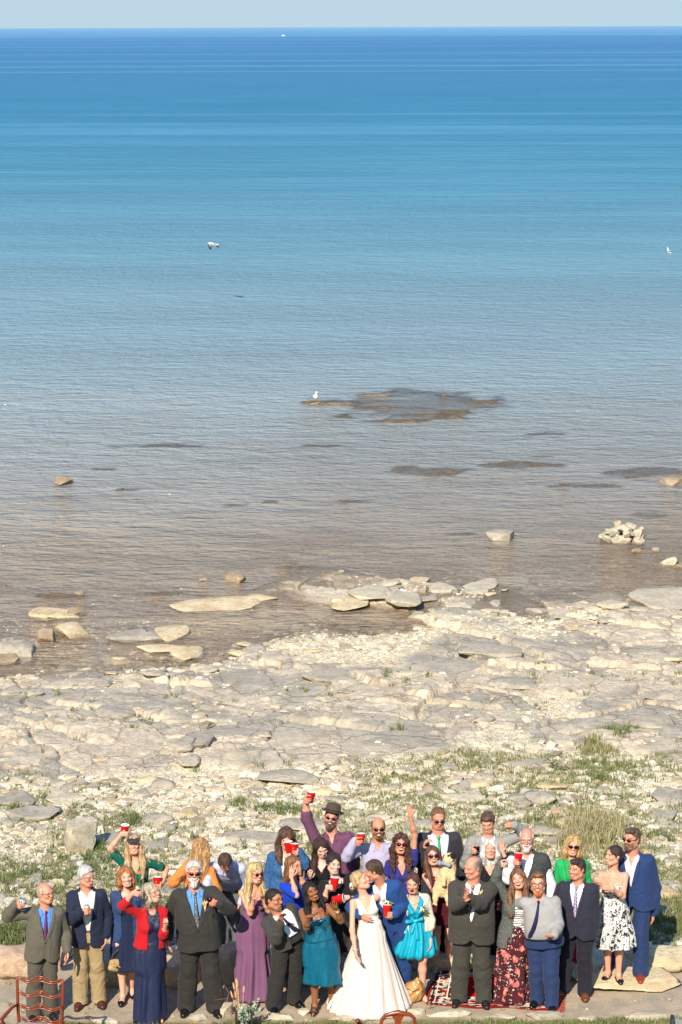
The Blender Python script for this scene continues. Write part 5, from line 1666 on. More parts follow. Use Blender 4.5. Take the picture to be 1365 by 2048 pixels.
def guest_R():
    p = person('groom in a blue suit bending to kiss the bride, white rose on his lapel', (748, 1741), H=1.80, Y=26.85, yaw=-18, face=(-96, -20, 0), hips=792, fat=.012, lean=-.18, hs=1.04,
               l=(727, 1833, -.40, 'rest', ((.85, -.5, -.05), (.4, 1, 0))), le=(706, 1815, -.14), r=(781, 1830, -.33, 'grip', ((-.8, -.6, 0), (-.3, 1, 0))), re_=(808, 1800, -.02), mouth='closed', skin='cf8d70', stubble=.3, eyes='closed', brow=(.1, .06, .03))
    shirt(p, fabric('eceaea')); trousers(p, fabric('1f3c70')); jacket(p, fabric('23457f'), v0=.14, length=-.17, seed=14, buttons=[.12])
    p.outer = infl(p.shirtp, .02); boutonniere(p, .075, .34, False, 1.2)
    hair(p, 'short', '2f2118', '5c4330', hl=.058, vol=.004); shoes(p, '5a2f1c')
    red_cup(palm(p, 'r', .05, .06) + v3(-.02, -.02, .01), 'red cup held at waist height between the bride and the turquoise dress', (-6, 3))
def guest_S():
    p = person('bald bearded man in sunglasses and a pale lavender shirt holding a red cup', (757, 1656), H=1.80, yaw=0, face=(4, 2, 0), fat=.03, hs=1.1,
               l=(720, 1682, -.25, 'grip'), le=(706, 1727, -.02), r='down', mouth='smile', skin='cb8868', stubble=.4, brow=(.12, .08, .05))
    shirt(p, fabric('a9a5bd'), g=.013, loose=.005, open_v=.06, length=-.1); trousers(p, fabric('2a2c34'))
    beard(p, '4a3222', '7c573c', ln=.0); hair(p, 'short', '5d4432', '7a5c48', bald=.095, hl=.04, wavy=.0005); glasses(p, True, '1c1412', '140c0c', .001)
    red_cup(palm(p, 'l', .03, .06), 'red cup held beside the head of the bald bearded man', (-3, 2))
def guest_T():
    p = person('laughing woman with curly dark hair in a violet blue dress waving one arm high', (802, 1688), H=1.68, yaw=0, face=(4, 10, 6), sex='f', fat=.01, hips=808,
               r=(820, 1613, -.06, 'wave'), re_=(828, 1665, .0), l='down', mouth='laugh', skin='cf8f72', brow=(.06, .04, .03))
    m = fabric('2e2f78'); bodice(p, m, 'v', sleeves=.2, g=.013, depth=.17, loose=.012); skirt(p, m, zhem=.5, hem=(.22, .2))
    hair(p, 'curly', '2a1812', '5e3c2a', ln=.26, hl=.052, seed=15, wavy=.009, vol=.008); glasses(p, True, '5a2a2a', '2c1020', .005)
def guest_U():
    p = person('tall man in sunglasses and a dark suit with a bright green tie', (877, 1636), H=1.88, yaw=4, face=(8, -14, 0), fat=.035, wide=1.1, hs=1.08,
               l=(851, 1686, -.32, 'point', ((.25, -.6, .6), (.6, -.3, 0))), le=(838, 1716, -.02), r='down', mouth='closed', skin='cd8a70', brow=(.25, .14, .08))
    shirt(p, fabric('c9cbe2')); tie(p, stripe_mat('tie_green', '2f9a4c', '55b86c', 50, 2, .5), z1=.0)
    trousers(p, fabric('23242a')); jacket(p, fabric('303036'), v0=.05, length=-.16, opening=.03, vw=.085, seed=16)
    hair(p, 'short', '5d3e2a', '8a6246', hl=.074); glasses(p, True, '24140f', '1d0f0c')
    shoes(p, '15120f')
def guest_V():
    p = person('woman in a turquoise wrap dress and cream cardigan with a scowling face', (826, 1766), ((812, 1978), (846, 1996)), yaw=4, face=(-8, -8, 0), sex='f', fat=.016, hips=832, H=1.62,
               r=(862, 1890, -.12, 'hang'), re_=(870, 1840, .05), l=(803, 1875, .12, 'hang'), mouth='open', skin='d99d84', brow=(.16, .09, .05), eyes='closed', hidden_legs=True)
    m = satin_mat('cloth_turquoise', '11a0b8', .42, fold=1.1); bodice(p, m, 'v', g=.013, depth=.19, length=.06)
    skirt(p, m, zhem=hemz(p, 832, 1925, .24), hem=(.27, .24), top=(.115, .10), folds=12, amp=.022, prof=.7, bubble=True, ztop=p.hip[2] + .10)
    tp = torso_prims(p, .013)
    # shawl collar and the bow at the waist
    cp = []
    for sg in (-1, 1):
        pts = [p.T(sg * x, surf_front(p, tp, sg * x, z) - .012 if z < .45 else .05, z) for x, z in ((.02, .20), (.045, .28), (.075, .36), (.092, .43))] + [p.T(sg * .085, .01, .475), p.T(sg * .04, .065, .485)]
        for q0, q1 in zip(pts[:-1], pts[1:]): cp.append(cone(q0, q1, .021, .021, .012))
    implicit('collar', cp, m, p.root, .007)
    k0 = p.T(-.01, surf_front(p, tp, -.01, .13) - .03, .13)
    implicit('bow', [ell(k0, (.022, .018, .022)), cone(k0, k0 + v3(-.10, -.01, .0), .012, .028, .01), cone(k0, k0 + v3(.07, -.01, .03), .012, .026, .01), cone(k0, k0 + v3(.02, -.03, -.20), .010, .028, .01), cone(k0, k0 + v3(-.05, -.03, -.12), .010, .024, .01)], m, p.root, .007)
    cg = fabric('d9d0b8', fold=.8)
    jacket(p, cg, v0=-.5, length=-.08, opening=.10, lapel=0, seed=17, vw=0, curve=0, g=.024, sleeves=.66, name='cardigan')
    p.outer = torso_prims(p, .03); boutonniere(p, .085, .33, False, 1.1)
    hair(p, 'updo', '33201a', '6a4332', hl=.06, seed=18); necklace(p, torso_prims(p, 0), 'e6e0d6', .06, .05, .003)
def guest_W():
    p = person('woman in sunglasses and a maroon sleeveless dress cradling a pug', (866, 1711), ((874, 1937), (898, 1937)), yaw=6, face=(6, 10, -4), sex='f', fat=.006, hips=886, H=1.66,
               l=(888, 1768, -.30, 'rest', ((1, -.1, .1), (0, 1, .1))), le=(864, 1775, -.05), r=(905, 1795, -.25, 'rest', ((-.6, -.6, 0), (0, 1, .3))), re_=(921, 1775, .0), mouth='laugh', skin='daa088', brow=(.1, .06, .04))
    m = flower_mat('cloth_maroon_dots', '4e1420', [(55, .16, '2c0c14', 0)], distort=.0); bodice(p, m, 'scoop', depth=.08)
    skirt(p, m, zhem=hemz(p, 886, 1853, .18), hem=(.185, .16), top=(.115, .10), folds=5, amp=.006)
    hair(p, 'long', '3d2519', '7a5240', ln=.34, hl=.052, seed=19, front=True); glasses(p, True, '401c22', '26101c', .006)
    shoes(p, 'a08c74', 'sandal')
    return p
def guest_Y():
    p = person('balding grey haired man in a large dark suit clapping, striped tie blown sideways', (946, 1735), ((918, 2004), (968, 2006)), yaw=-6, face=(-52, -10, 0), fat=.06, wide=1.10, hs=1.10,
               l=(931, 1793, -.44, 'clap', ((.25, -.4, .8), (1, 0, .2))), le=(901, 1806, -.08), r=(937, 1790, -.44, 'clap', ((-.1, -.5, .8), (-1, 0, .2))), re_=(992, 1818, -.08), mouth='smile', skin='cd8b70', brow=(.25, .22, .18))
    shirt(p, fabric('dcdcea')); tie(p, stripe_mat('tie_gold', 'b79a5e', '2b3550', 24, 2, .5, .8), z1=.10, asym=-.02, swing=-.06)
    trousers(p, fabric('403d36'), belt=None, loose=.036); jacket(p, fabric('423e37'), v0=.10, length=-.17, vw=.08, seed=20, curve=.06)
    p.outer = infl(p.shirtp, .02); boutonniere(p, .09, .36)
    hair(p, 'short', '5a5048', '9c948a', hl=.07, bald=.05); shoes(p, '1b1917', rough=.45); put_bracelet(p, 'l', '2c2c30', name='watch')
def guest_Z():
    p = person('brown haired man in a light grey sweater holding whisky aloft and red wine', (976, 1645), H=1.80, yaw=0, face=(-12, -20, -6), fat=.022, wide=1.05,
               l=(945, 1701, -.28, 'stem'), le=(932, 1726, .0), r=(1021, 1650, -.15, 'grip', ((-1, -.4, .1), (-.4, 1, 0))), re_=(1044, 1678, .05), mouth='smile', skin='cf9274', brow=(.12, .08, .05))
    shirt(p, fabric('e2e3ee')); trousers(p, fabric('3a3a3e'))
    jacket(p, tweed_mat('knit_grey', '878781', '989790', 60), v0=.30, length=-.08, vw=.07, seed=21, lapel=.03, curve=0, g=.026, name='sweater')
    hair(p, 'quiff', '3c2a1e', '745640', hl=.06, vol=.004)
    tumbler(palm(p, 'r', .06, .05) + v3(-.02, 0, .0), 'whisky glass raised at arm length by the man in the grey sweater')
    wine_glass(palm(p, 'l', .05, .045) + v3(.01, -.02, .03), 'red wine glass in front of the grey sweater beside the white haired woman')
def guest_AA():
    p = person('woman with silver white hair in a black blouse with red flowers waving an open hand', (980, 1698), H=1.64, yaw=0, face=(4, 14, 0), sex='f', fat=.028, hs=1.08,
               r=(1004, 1694, -.24, 'wave'), re_=(1008, 1735, -.05), l='down', mouth='closed', skin='d69a80', brow=(.4, .35, .28))
    m = flower_mat('cloth_black_red', '15131a', [(12, .2, 'b02a30', 0), (17, .14, 'c9bd96', 3), (32, .12, '47603c', 6)])
    bodice(p, m, 'v', sleeves=.7, g=.02, depth=.12, loose=.015, length=-.12, name='blouse'); trousers(p, fabric('16161a'), belt=None)
    hair(p, 'bob', 'b9b2a4', 'f0ece2', ln=.17, hl=.055, seed=22, vol=.008, wavy=.006)
def guest_AB():
    p = person('bald white bearded man with glasses in a dark grey vest over a white shirt', (1054, 1678), H=1.80, yaw=-4, face=(-6, 0, 0), fat=.04, wide=1.06, hs=1.1,
               l=(1028, 1724, -.34, 'grip', ((.5, -.8, .1), (.8, .5, 0))), le=(1018, 1762, -.03), r=(1100, 1830, -.05, 'hang'), re_=(1104, 1770, .02), mouth='closed', skin='cf8b74', brow=(.5, .48, .45))
    shirt(p, fabric('e6e4e6'), loose=.016, g=.014); trousers(p, fabric('4a4436'))
    jacket(p, tweed_mat('vest_grey', '3c3f3e', '474a48', 70), v0=.22, length=-.12, vw=.075, seed=23, sleeves=.13, curve=0, lapel=.02, g=.036, name='vest')
    beard(p, 'c3bdb0', 'f2efe8', ln=.012); hair(p, 'short', 'a8a49c', 'dedbd4', bald=.10, hl=.03, wavy=.001); glasses(p, False, '9a8a70'); shoes(p, '2a1d14')
    red_cup(palm(p, 'l', .05, .06), 'red cup held against the dark grey vest of the white bearded man', (-8, 6))
def guest_AC():
    p = person('laughing girl in a striped top, long grey cardigan and maroon floral maxi skirt', (1037, 1757), ((1010, 1996), (1040, 1997)), yaw=4, face=(-10, 8, -12), sex='f', fat=.016, hips=1028, Y=26.65,
               l=(1004, 1729, -.14, 'grip'), le=(1000, 1775, -.05), r=(1058, 1860, .1, 'hang'), mouth='laugh', skin='d8a085', brow=(.2, .12, .07), eyes='closed')
    bodice(p, stripe_mat('cloth_stripes', 'ece8e0', '4a3430', 34, 2, .66), 'scoop', g=.013, depth=.10, length=.02)
    m = flower_mat('cloth_maroon_roses', '4a1c22', [(19, .22, 'b9b8ac', 7), (30, .20, 'dccdb8', 3), (9, .33, 'c9645c', 0), (9, .17, 'e6a090', 0)], distort=.35)
    skirt(p, m, zhem=.012, hem=(.235, .21), top=(.130, .115), folds=8, amp=.018, prof=.6, ztop=p.hip[2] + .10, wave=.012)
    jacket(p, tweed_mat('knit_charcoal', '50524f', '686a65', 60), v0=-.5, length=-.20, opening=.075, lapel=0, seed=24, vw=0, curve=0, g=.024, name='cardigan', asym=.035)
    hair(p, 'long', '4b3020', '94694a', ln=.40, hl=.05, seed=25, front=True, wavy=.008)
    tumbler(palm(p, 'l', .03, .055), 'small amber glass held up by the laughing girl in the grey cardigan', 'e08a3c')
def guest_AD():
    p = person('red bearded man with glasses in a grey shirt, navy tie and blue trousers', (1076, 1766), ((1073, 2008), (1103, 2018)), yaw=-14, face=(-8, 4, -4), fat=.055, wide=1.04, hips=1088, hs=1.12,
               l=(1052, 1850, .12, 'hang'), r=(1104, 1873, -.34, 'up', ((-.3, -.8, .1), (-.3, -.2, 1))), re_=(1118, 1842, -.02), mouth='smile', skin='da9a80', brow=(.3, .15, .07))
    shirt(p, fabric('9a9794'), g=.0095, loose=.012, length=-.04, fold=.004); tie(p, fabric('1b1f48', .55), z1=.04, asym=-.04, swing=-.11)
    trousers(p, fabric('27375c'), belt='141315', loose=.018, g=.017, top=.03)
    beard(p, 'a4501f', 'd08248', ln=.012); hair(p, 'quiff', '5c3b22', '96683f', hl=.062); glasses(p, False, '171417'); shoes(p, '121110', rough=.3)
def guest_AE():
    p = person('curly blonde woman in sunglasses and a bright green jacket', (1146, 1691), H=1.66, yaw=-2, face=(0, 2, 6), sex='f', fat=.014, l='down', r='down', mouth='smile', skin='d89a80', brow=(.3, .2, .1))
    shirt(p, fabric('1f9a56'), collar=False, sleeves=.3, open_v=.12); trousers(p, fabric('c02050'), belt=None)
    jacket(p, fabric('1fa457'), v0=.02, length=-.12, opening=.03, vw=.075, seed=26, curve=0, name='green_jacket')
    hair(p, 'curly', '96703e', 'dcb878', ln=.165, hl=.05, seed=27, vol=.008, wavy=.006, front=False); glasses(p, True, '0d0c0e', '0c0a0c', .003)
    necklace(p, torso_prims(p, .03), 'b99a5c', .06, .15, .005, True)
def guest_AF():
    p = person('dark haired man in a dark navy suit with a pink plaid tie and brown boots', (1155, 1738), ((1124, 1985), (1168, 1992)), yaw=-16, face=(-48, -2, 0), fat=.035, wide=1.08, hips=1155, hs=1.1,
               l=(1122, 1850, .02, 'hang'), r=(1179, 1890, -.06, 'hang'), re_=(1200, 1830, .05), mouth='smile', skin='cf8c70', brow=(.06, .04, .03), stubble=.12)
    shirt(p, fabric('e4e2ee')); tie(p, stripe_mat('tie_plaid', 'd9a8c0', '3a6c9a', 26, 2, .62, 1.0, '8a86b8'), z1=.0)
    trousers(p, fabric('22202a')); jacket(p, fabric('2c2b38'), v0=.12, length=-.17, seed=28, vw=.08, buttons=[.10])
    hair(p, 'quiff', '281a14', '4c3428', hl=.06); shoes(p, '6b3a20', rough=.4)
def guest_AG():
    p = person('woman with dark tied back hair in a black and white floral dress looking left', (1228, 1711), ((1216, 1955), (1237, 1960)), yaw=-10, face=(-60, 4, 0), sex='f', fat=.014, hips=1226, z0=.06,
               l=(1201, 1762, -.28, 'rest', ((.9, -.3, -.2), (0, 1, 0))), le=(1196, 1790, -.05), r=(1217, 1776, -.32, 'rest', ((-1, -.2, .1), (0, 1, 0))), re_=(1263, 1797, -.03), mouth='smile', skin='d89a7e', brow=(.05, .03, .02))
    m = flower_mat('cloth_black_white', 'd9d6cf', [(15, .36, '2a292b', 0), (34, .34, '3a393e', 3), (60, .25, '1a191a', 5)], distort=.6)
    bodice(p, m, 'strap', g=.012, depth=.14, strap=.004, length=-.02)
    skirt(p, m, zhem=hemz(p, 1226, 1912, .22), hem=(.265, .23), top=(.118, .10), folds=11, amp=.02, prof=.75, ztop=p.hip[2] + .12)
    hair(p, 'bun', '1e1310', '46302a', hl=.06, seed=29); shoes(p, '1b191c', 'flat')
def guest_AH():
    p = person('bearded man in a blue suit and open pink shirt, rightmost of the group', (1264, 1678), ((1222, 1936), (1279, 1955)), yaw=-20, face=(-44, 2, 0), fat=.022, wide=1.06, hips=1268, z0=.06, H=1.88,
               l=(1230, 1840, .08, 'hang'), r=(1307, 1838, -.02, 'hang'), re_=(1322, 1775, .05), mouth='closed', skin='c98a6c', brow=(.12, .08, .05), stubble=.55, hs=1.08)
    shirt(p, fabric('dfc6d2'), open_v=.09); trousers(p, fabric('22355a')); jacket(p, fabric('233862'), v0=.14, length=-.17, seed=30, vw=.08, buttons=[.12])
    beard(p, '4b3828', '75604c'); hair(p, 'quiff', '3a2a1e', '6d543f', hl=.062); glasses(p, True, '100e0e', '0e0b0b'); shoes(p, '87341a', rough=.3)
GUESTS = 'A B C D E F G H I J K L M N O P Q R S T U V W Y Z AA AB AC AD AE AF AG AH'.split()
PEOPLE = {}
for k_ in GUESTS: PEOPLE[k_] = globals()['guest_' + k_]()
# ------------------------------------------------------------------ rocks
def ico(sub):
    import bmesh
    bm = bmesh.new(); bmesh.ops.create_icosphere(bm, subdivisions=sub, radius=1.0)
    V = np.array([v.co[:] for v in bm.verts]); F_ = np.array([[v.index for v in f.verts] for f in bm.faces]); bm.free(); return V, F_
_ico = {k: ico(k) for k in (1, 2, 3, 4)}
def rock_shape(seed, size, sub=3, cuts=9, rough=.06, flat=.75, block=.0):
    """angular boulder: a ball cut by random planes, then roughened"""
    rs = np.random.default_rng(seed); V, F_ = _ico[sub]; V = V.copy()
    for i in range(cuts):
        n = unit(rs.normal(size=3) * v3(1, 1, .5)); d = rs.uniform(.45, .8)
        k = V @ n - d; V = V - np.where(k > 0, k, 0)[:, None] * n * .97
    for sg in (1, -1):
        d = flat * (.55 if sg > 0 else .6); k = V[:, 2] * sg - d; V[:, 2] -= np.where(k > 0, k, 0) * sg * .93
    V = V / np.abs(V).max(0)
    V = V * np.asarray(size) 
    m = float(np.mean(size))
    nrm = unit_rows(V)
    f = noise3(V[:, 0] / m * 2.2 + seed, V[:, 1] / m * 2.2, V[:, 2] / m * 3.5, seed % 50) * .6 + noise3(V[:, 0] / m * 5, V[:, 1] / m * 5 + seed, V[:, 2] / m * 9, 3) * .4
    return V + nrm * (f * rough * m)[:, None], F_
def unit_rows(V): return V / np.maximum(np.linalg.norm(V, axis=1), 1e-9)[:, None]

def rock_mat(name, a, b, c, scale=1.0):
    t = NT(name); p = t.pos()
    n1 = t.noise(p, 2.2 * scale, 4, .6); n2 = t.noise(p, 11 * scale, 4, .7); n3 = t.noise(t.scale(p, (1, 1, 4)), 24 * scale, 3, .6)
    k = t.mix(t.step(n1, .38, .62), rgb(a), rgb(b))
    k = t.mix(t.math('MULTIPLY', t.step(n2, .48, .66), .65), k, rgb(c))
    t.col(k); t.rough(.93); t.spec(.2)
    t.bump(t.math('ADD', t.math('MULTIPLY', n2, .7), t.math('MULTIPLY', n3, .5)), .8, .035)
    return t.m
RK_GREY = rock_mat('rock_grey', 'a49a88', 'b8ac96', '857c6e')
RK_PALE = rock_mat('rock_pale', 'cdc0a4', 'b7ab93', '9a8f7b')
RK_SHORE = rock_mat('rock_shore', 'b8ab94', 'cabda2', '998d79')
RK_PINK = rock_mat('rock_pink', 'c9a888', 'b99c80', 'd8c6a8')
RK_CREAM = rock_mat('rock_cream', 'd9c6a0', 'c6ae86', 'a79374')
RK_WET = rock_mat('rock_wet', 'b29b7c', 'a08a6c', '86745a')

def rock(px, py, size, label, mat=RK_GREY, z=None, sink=.35, seed=None, rz=0, name='boulder', group=None, sub=4, cat='rock', tilt=(0, 0), flat=.75, rough=.05, cuts=14, base=None):
    """px,py = middle of the rock where it meets the ground (full-size pixels); size = half extents in metres"""
    q = at_z(px, py, WATER if base == 'water' else 0.0)
    if base != 'water':
        for it in range(12):
            g = ground_z(q.x, q.y) if z is None else z
            q = at_z(px, py, g)
    seed = seed if seed is not None else int(px * 7 + py)
    v, f = rock_shape(seed, size, sub, cuts, rough, flat)
    o = mesh_obj(name, v, f, mat)
    q.z = q.z + size[2] * (1 - 2 * sink) if base != 'water' else WATER + size[2] * .12
    o.location = q; o.rotation_euler = (R(tilt[0]), R(tilt[1]), R(rz))
    tag(o, label, cat, group); return o

# boulders edging the terrace behind the party
rock(28, 1948, (.42, .32, .20), 'large pinkish boulder at the far left edge beside the bald man', RK_PINK, z=0, sink=.25, rz=10, cuts=5, rough=.12)
rock(92, 1925, (.26, .24, .20), 'rounded cream boulder right behind the bald man in grey', RK_PINK, z=0, sink=.25, seed=5)
rock(205, 1965, (.62, .30, .24), 'long low boulder behind the man in khaki trousers', RK_GREY, z=0, sink=.2, seed=7, flat=.9)
rock(345, 1965, (.36, .28, .22), 'boulder between the navy gown and the black suit', RK_PINK, z=0, sink=.22, cuts=5, rough=.12, seed=9)
rock(415, 1945, (.40, .24, .22), 'boulder seen behind the legs of the stout bearded man', RK_PINK, z=0, sink=.22, cuts=5, rough=.12, seed=12)
rock(478, 1958, (.26, .22, .28), 'upright pinkish boulder left of the mauve gown', RK_PINK, z=0, sink=.2, cuts=5, rough=.12, seed=14)
rock(900, 1935, (.30, .15, .12), 'small pale boulder behind the rug', RK_CREAM, z=0, sink=.3, seed=16)
rock(985, 1945, (.26, .16, .13), 'pale boulder between the dark suit and the floral skirt', RK_CREAM, z=0, sink=.25, seed=17)
rock(158, 1700, (.27, .30, .30), 'big blocky pale boulder in the rubble left of the visor woman', RK_PALE, sink=.25, seed=21, flat=1.1, cuts=16, rough=.10)
rock(1252, 1955, (.80, .50, .05), 'broad flat cream stone under the woman in the floral dress and the man in blue', RK_CREAM, z=0, sink=.02, seed=23, flat=1.4, cuts=10, rough=.02, name='flat_stone', cat='stone')
rock(1335, 1925, (.50, .40, .10), 'flat cream stone at the right edge beside the brown shoes', RK_CREAM, z=0, sink=.15, seed=25, flat=1.4, rough=.03, name='flat_stone', cat='stone')

# the stone edging in front of the terrace
for i, (px, py, sx, sy_, sz, lab) in enumerate([(395, 2040, .13, .10, .05, 'flat pale stone at the feet of the stout bearded man'), (452, 2030, .10, .11, .10, 'white wedge shaped stone left of the planter'),
        (560, 2036, .17, .09, .045, 'flat edging stone in front of the charcoal suited man'), (606, 2028, .10, .08, .04, 'edging stone at the toes of the teal dress woman'),
        (905, 2030, .30, .07, .04, 'long edging stone in front of the left half of the rug'), (995, 2038, .22, .07, .04, 'long edging stone in front of the middle of the rug'),
        (1093, 2036, .24, .08, .05, 'thick grey edging stone under the shoes of the red bearded man'), (1180, 2041, .15, .07, .04, 'small edging stone right of the red bearded man'),
        (1290, 2036, .30, .10, .045, 'flat edging stone in the bottom right corner'), (690, 2040, .20, .07, .035, 'edging stone under the hem of the wedding gown'), (215, 2046, .20, .10, .04, 'pale flat stone at the bottom edge below the khaki trousers'),
        (835, 2026, .12, .07, .035, 'edging stone between the gown and the rug')]):
    rock(px, py, (sx, sy_, sz), lab, RK_PALE if i != 6 else RK_GREY, z=0, sink=.3, seed=40 + i, rz=3 - i % 3 * 3, name='edging_stone', cat='stone', flat=1.3, rough=.04, group='stone edging along the terrace')

# rocks standing in the lake and along the waterline
rock(124, 966, (.32, .45, .14), 'lone low tan rock in shallow water far left', RK_WET, base='water', sink=.3, name='lake_rock', flat=1.2)
rock(1345, 965, (.36, .5, .12), 'tan rock in the water at the right edge above the stone pile', RK_WET, base='water', sink=.3, name='lake_rock', flat=1.2)
rock(1005, 1078, (.40, .38, .17), 'smooth grey tan rock alone in the shallows left of the stone pile', RK_GREY, base='water', sink=.3, name='lake_rock', flat=.8, cuts=6)
rock(1340, 1127, (.24, .16, .14), 'white brick shaped rock in the shallows at the right edge', RK_PALE, base='water', sink=.25, name='lake_rock', flat=1.2, rough=.03)
rock(1312, 1100, (.10, .12, .05), 'small white stone between the stone pile and the white brick shaped rock', RK_PALE, base='water', sink=.3, name='lake_rock', sub=3)
rock(1273, 1102, (.13, .16, .045), 'small brown stone just below the stone pile', RK_WET, base='water', sink=.3, name='lake_rock', sub=3)
rock(476, 1157, (.30, .45, .13), 'rounded tan rock standing off the shore left of centre', RK_WET, base='water', sink=.3, name='lake_rock', flat=1.1)
rock(408, 1161, (.16, .2, .06), 'small tan rock just left of the rounded tan rock', RK_WET, base='water', sink=.3, name='lake_rock', sub=3)
rock(682, 1144, (.08, .1, .04), 'tiny white stone in the water above the centre of the shore', RK_PALE, base='water', sink=.3, name='lake_rock', sub=3)
rock(160, 1187, (.12, .14, .045), 'small brown stone in dark water at the left', RK_WET, base='water', sink=.3, name='lake_rock', sub=3)
for px, py, sx, sy_, lab, m_ in ((450, 1206, 1.0, .8, 'wide flat tan slab lying in the shallows left of centre', RK_CREAM), (520, 1196, .35, .3, 'thin slab joining the right end of the wide tan slab', RK_CREAM),
        (105, 1226, .42, .5, 'flat tan slab in the shallows near the left edge', RK_CREAM), (148, 1222, .2, .3, 'small slab touching the right end of the left shallow slab', RK_WET), (118, 1233, .4, .25, 'thin slab in front of the left shallow slab', RK_CREAM),
        (278, 1272, .62, .55, 'long oval grey slab beside the still pool at left', RK_GREY), (348, 1266, .36, .75, 'tilted slab right of the long oval slab', RK_CREAM),
        (38, 1300, .46, .6, 'thick grey boulder slab at the left edge of the shore', RK_GREY), (10, 1318, .30, .4, 'brown slab partly cut by the left edge', RK_WET),
        (150, 1268, .35, .4, 'brown slab in the pool right of the thick left boulder', RK_CREAM), (95, 1278, .2, .3, 'small brown slab beside the thick left boulder', RK_WET), (330, 1300, .5, .35, 'pale thin slab lying in the pool', RK_CREAM),
        (375, 1308, .3, .5, 'pale thin slab at the right end of the pool', RK_CREAM)):
    o = rock(px, py, (sx * 1.2, sy_ * 1.1, .05 if 'thick' not in lab else .17), lab, m_, base='water', sink=.28, name='shore_rock', flat=1.3, rough=.05, cuts=12)
for px, py, sx, sy_, lab, m_ in ((600, 1240, .4, .4, 'flat slab at the left tip of the central rock shelf', RK_WET), (655, 1228, .5, .5, 'pale slab on the central rock shelf', RK_PALE), (700, 1210, .45, .5, 'tan slab at the back of the central rock shelf', RK_CREAM),
        (735, 1190, .6, .5, 'large pale slab on the upper central shelf', RK_PALE), (800, 1198, .5, .5, 'grey slab right of the upper central shelf', RK_GREY), (725, 1237, .28, .22, 'small slab lying in the central pool', RK_PALE),
        (885, 1180, .35, .4, 'slab below the twin flat boulders', RK_GREY), (970, 1172, .55, .42, 'left of the twin flat boulders at the waterline', RK_GREY), (1018, 1168, .52, .40, 'right of the twin flat boulders at the waterline', RK_GREY),
        (945, 1185, .4, .3, 'low slab in front of the twin flat boulders', RK_PALE), (840, 1165, .3, .3, 'small tan slab left of the twin flat boulders', RK_CREAM), (1330, 1205, .85, 1.0, 'large smooth grey outcrop at the right end of the shore', RK_GREY),
        (1200, 1205, .6, .6, 'grey outcrop slab left of the large right outcrop', RK_GREY), (1130, 1232, .5, .45, 'grey slab below the right outcrops', RK_GREY), (660, 1360, .62, .42, 'long dark edged slab near the middle of the beach', RK_GREY),
        (232, 1428, .40, .40, 'grey lens shaped slab left of centre on the beach', RK_GREY), (365, 1492, .27, .30, 'rounded grey stone on the left of the beach', RK_GREY), (400, 1485, .35, .42, 'slab leaning against the rounded grey stone', RK_GREY),
        (372, 1525, .26, .28, 'two tone grey slab below the leaning slab', RK_GREY), (585, 1560, .6, .3, 'long grey slab with an undercut edge above the denim jacket', RK_GREY), (30, 1605, .38, .36, 'grey boulder at the left edge of the rubble', RK_GREY),
        (70, 1632, .5, .3, 'grey slab below the left edge boulder', RK_GREY), (1310, 1445, .5, .4, 'dark grey boulder by the right edge of the beach', RK_GREY), (1352, 1470, .4, .5, 'grey slab cut by the right edge of the beach', RK_GREY),
        (1340, 1600, .3, .5, 'grey slab in the rubble at the right edge', RK_GREY), (1000, 1308, .9, .6, 'broad grey ledge slab right of centre', RK_GREY), (900, 1345, .95, .75, 'broad grey ledge slab at the centre', RK_GREY),
        (1035, 1370, .6, .4, 'grey ledge slab lower right of centre', RK_GREY), (1320, 1395, .4, .3, 'lens shaped grey stone right on the beach', RK_GREY), (640, 1655, .65, .28, 'flat slab in the rubble behind the man with the hat', RK_GREY), (500, 1680, .5, .3, 'flat slab in the rubble left of the denim jacket', RK_GREY),
        (1060, 1535, .5, .3, 'grey slab beside the dead branch', RK_GREY), (930, 1600, .45, .25, 'pale slab in the rubble above the green tie man', RK_PALE), (130, 1600, .4, .3, 'pale slab in the left rubble', RK_PALE)):
    o = rock(px, py, (sx * .92, sy_ * (1.5 if py < 1260 else 1.15), (.035 if py < 1260 else .045) + .04 * min(sx, sy_)), lab, m_ if py > 1260 or m_ != RK_GREY else RK_SHORE, sink=.22, name='limestone_rock', flat=1.2, rough=.05, cuts=12, rz=0 if py < 1260 else (px * 13) % 16 - 8, tilt=(0, 0), cat='rock')
# stone pile
c0 = at_z(1248, 1078, WATER); rs = np.random.default_rng(90); pile_n = {}
for i in range(44):
    lay_ = 0 if i < 24 else (1 if i < 38 else 2)
    r_ = (.56, .38, .18)[lay_]; a_ = rs.random() * 6.28
    rr = r_ * (.35 + .65 * rs.random() ** .5)
    sz = (rs.uniform(.10, .19), rs.uniform(.10, .18), rs.uniform(.045, .085))
    v, f = rock_shape(900 + i, sz, 3, 8, .06, 1.0)
    o = mesh_obj('piled_rock', v, f, RK_PALE if i % 4 else RK_GREY)
    o.location = (c0.x + cos(a_) * rr, c0.y + sin(a_) * rr * .95, WATER + .03 + lay_ * .13 + rs.random() * .04); o.rotation_euler = (rs.normal() * .35, rs.normal() * .35, rs.random() * 6)
    oct_ = ('right', 'back right', 'back', 'back left', 'left', 'front left', 'front', 'front right')[int((a_ / 6.2832 * 8 + .5) % 8)]
    kk = '%s %s rock %s of the stone pile, %s side' % ('flat' if sz[2] < .057 else 'chunky', 'pale' if i % 4 else 'grey', ('at the foot', 'halfway up', 'on top')[lay_], oct_)
    pile_n[kk] = pile_n.get(kk, 0) + 1
    if pile_n[kk] > 1: kk += ', %s inward' % ('second', 'third', 'fourth')[min(pile_n[kk] - 2, 2)]
    tag(o, kk, 'rock', 'rocks of the pile in the shallows')

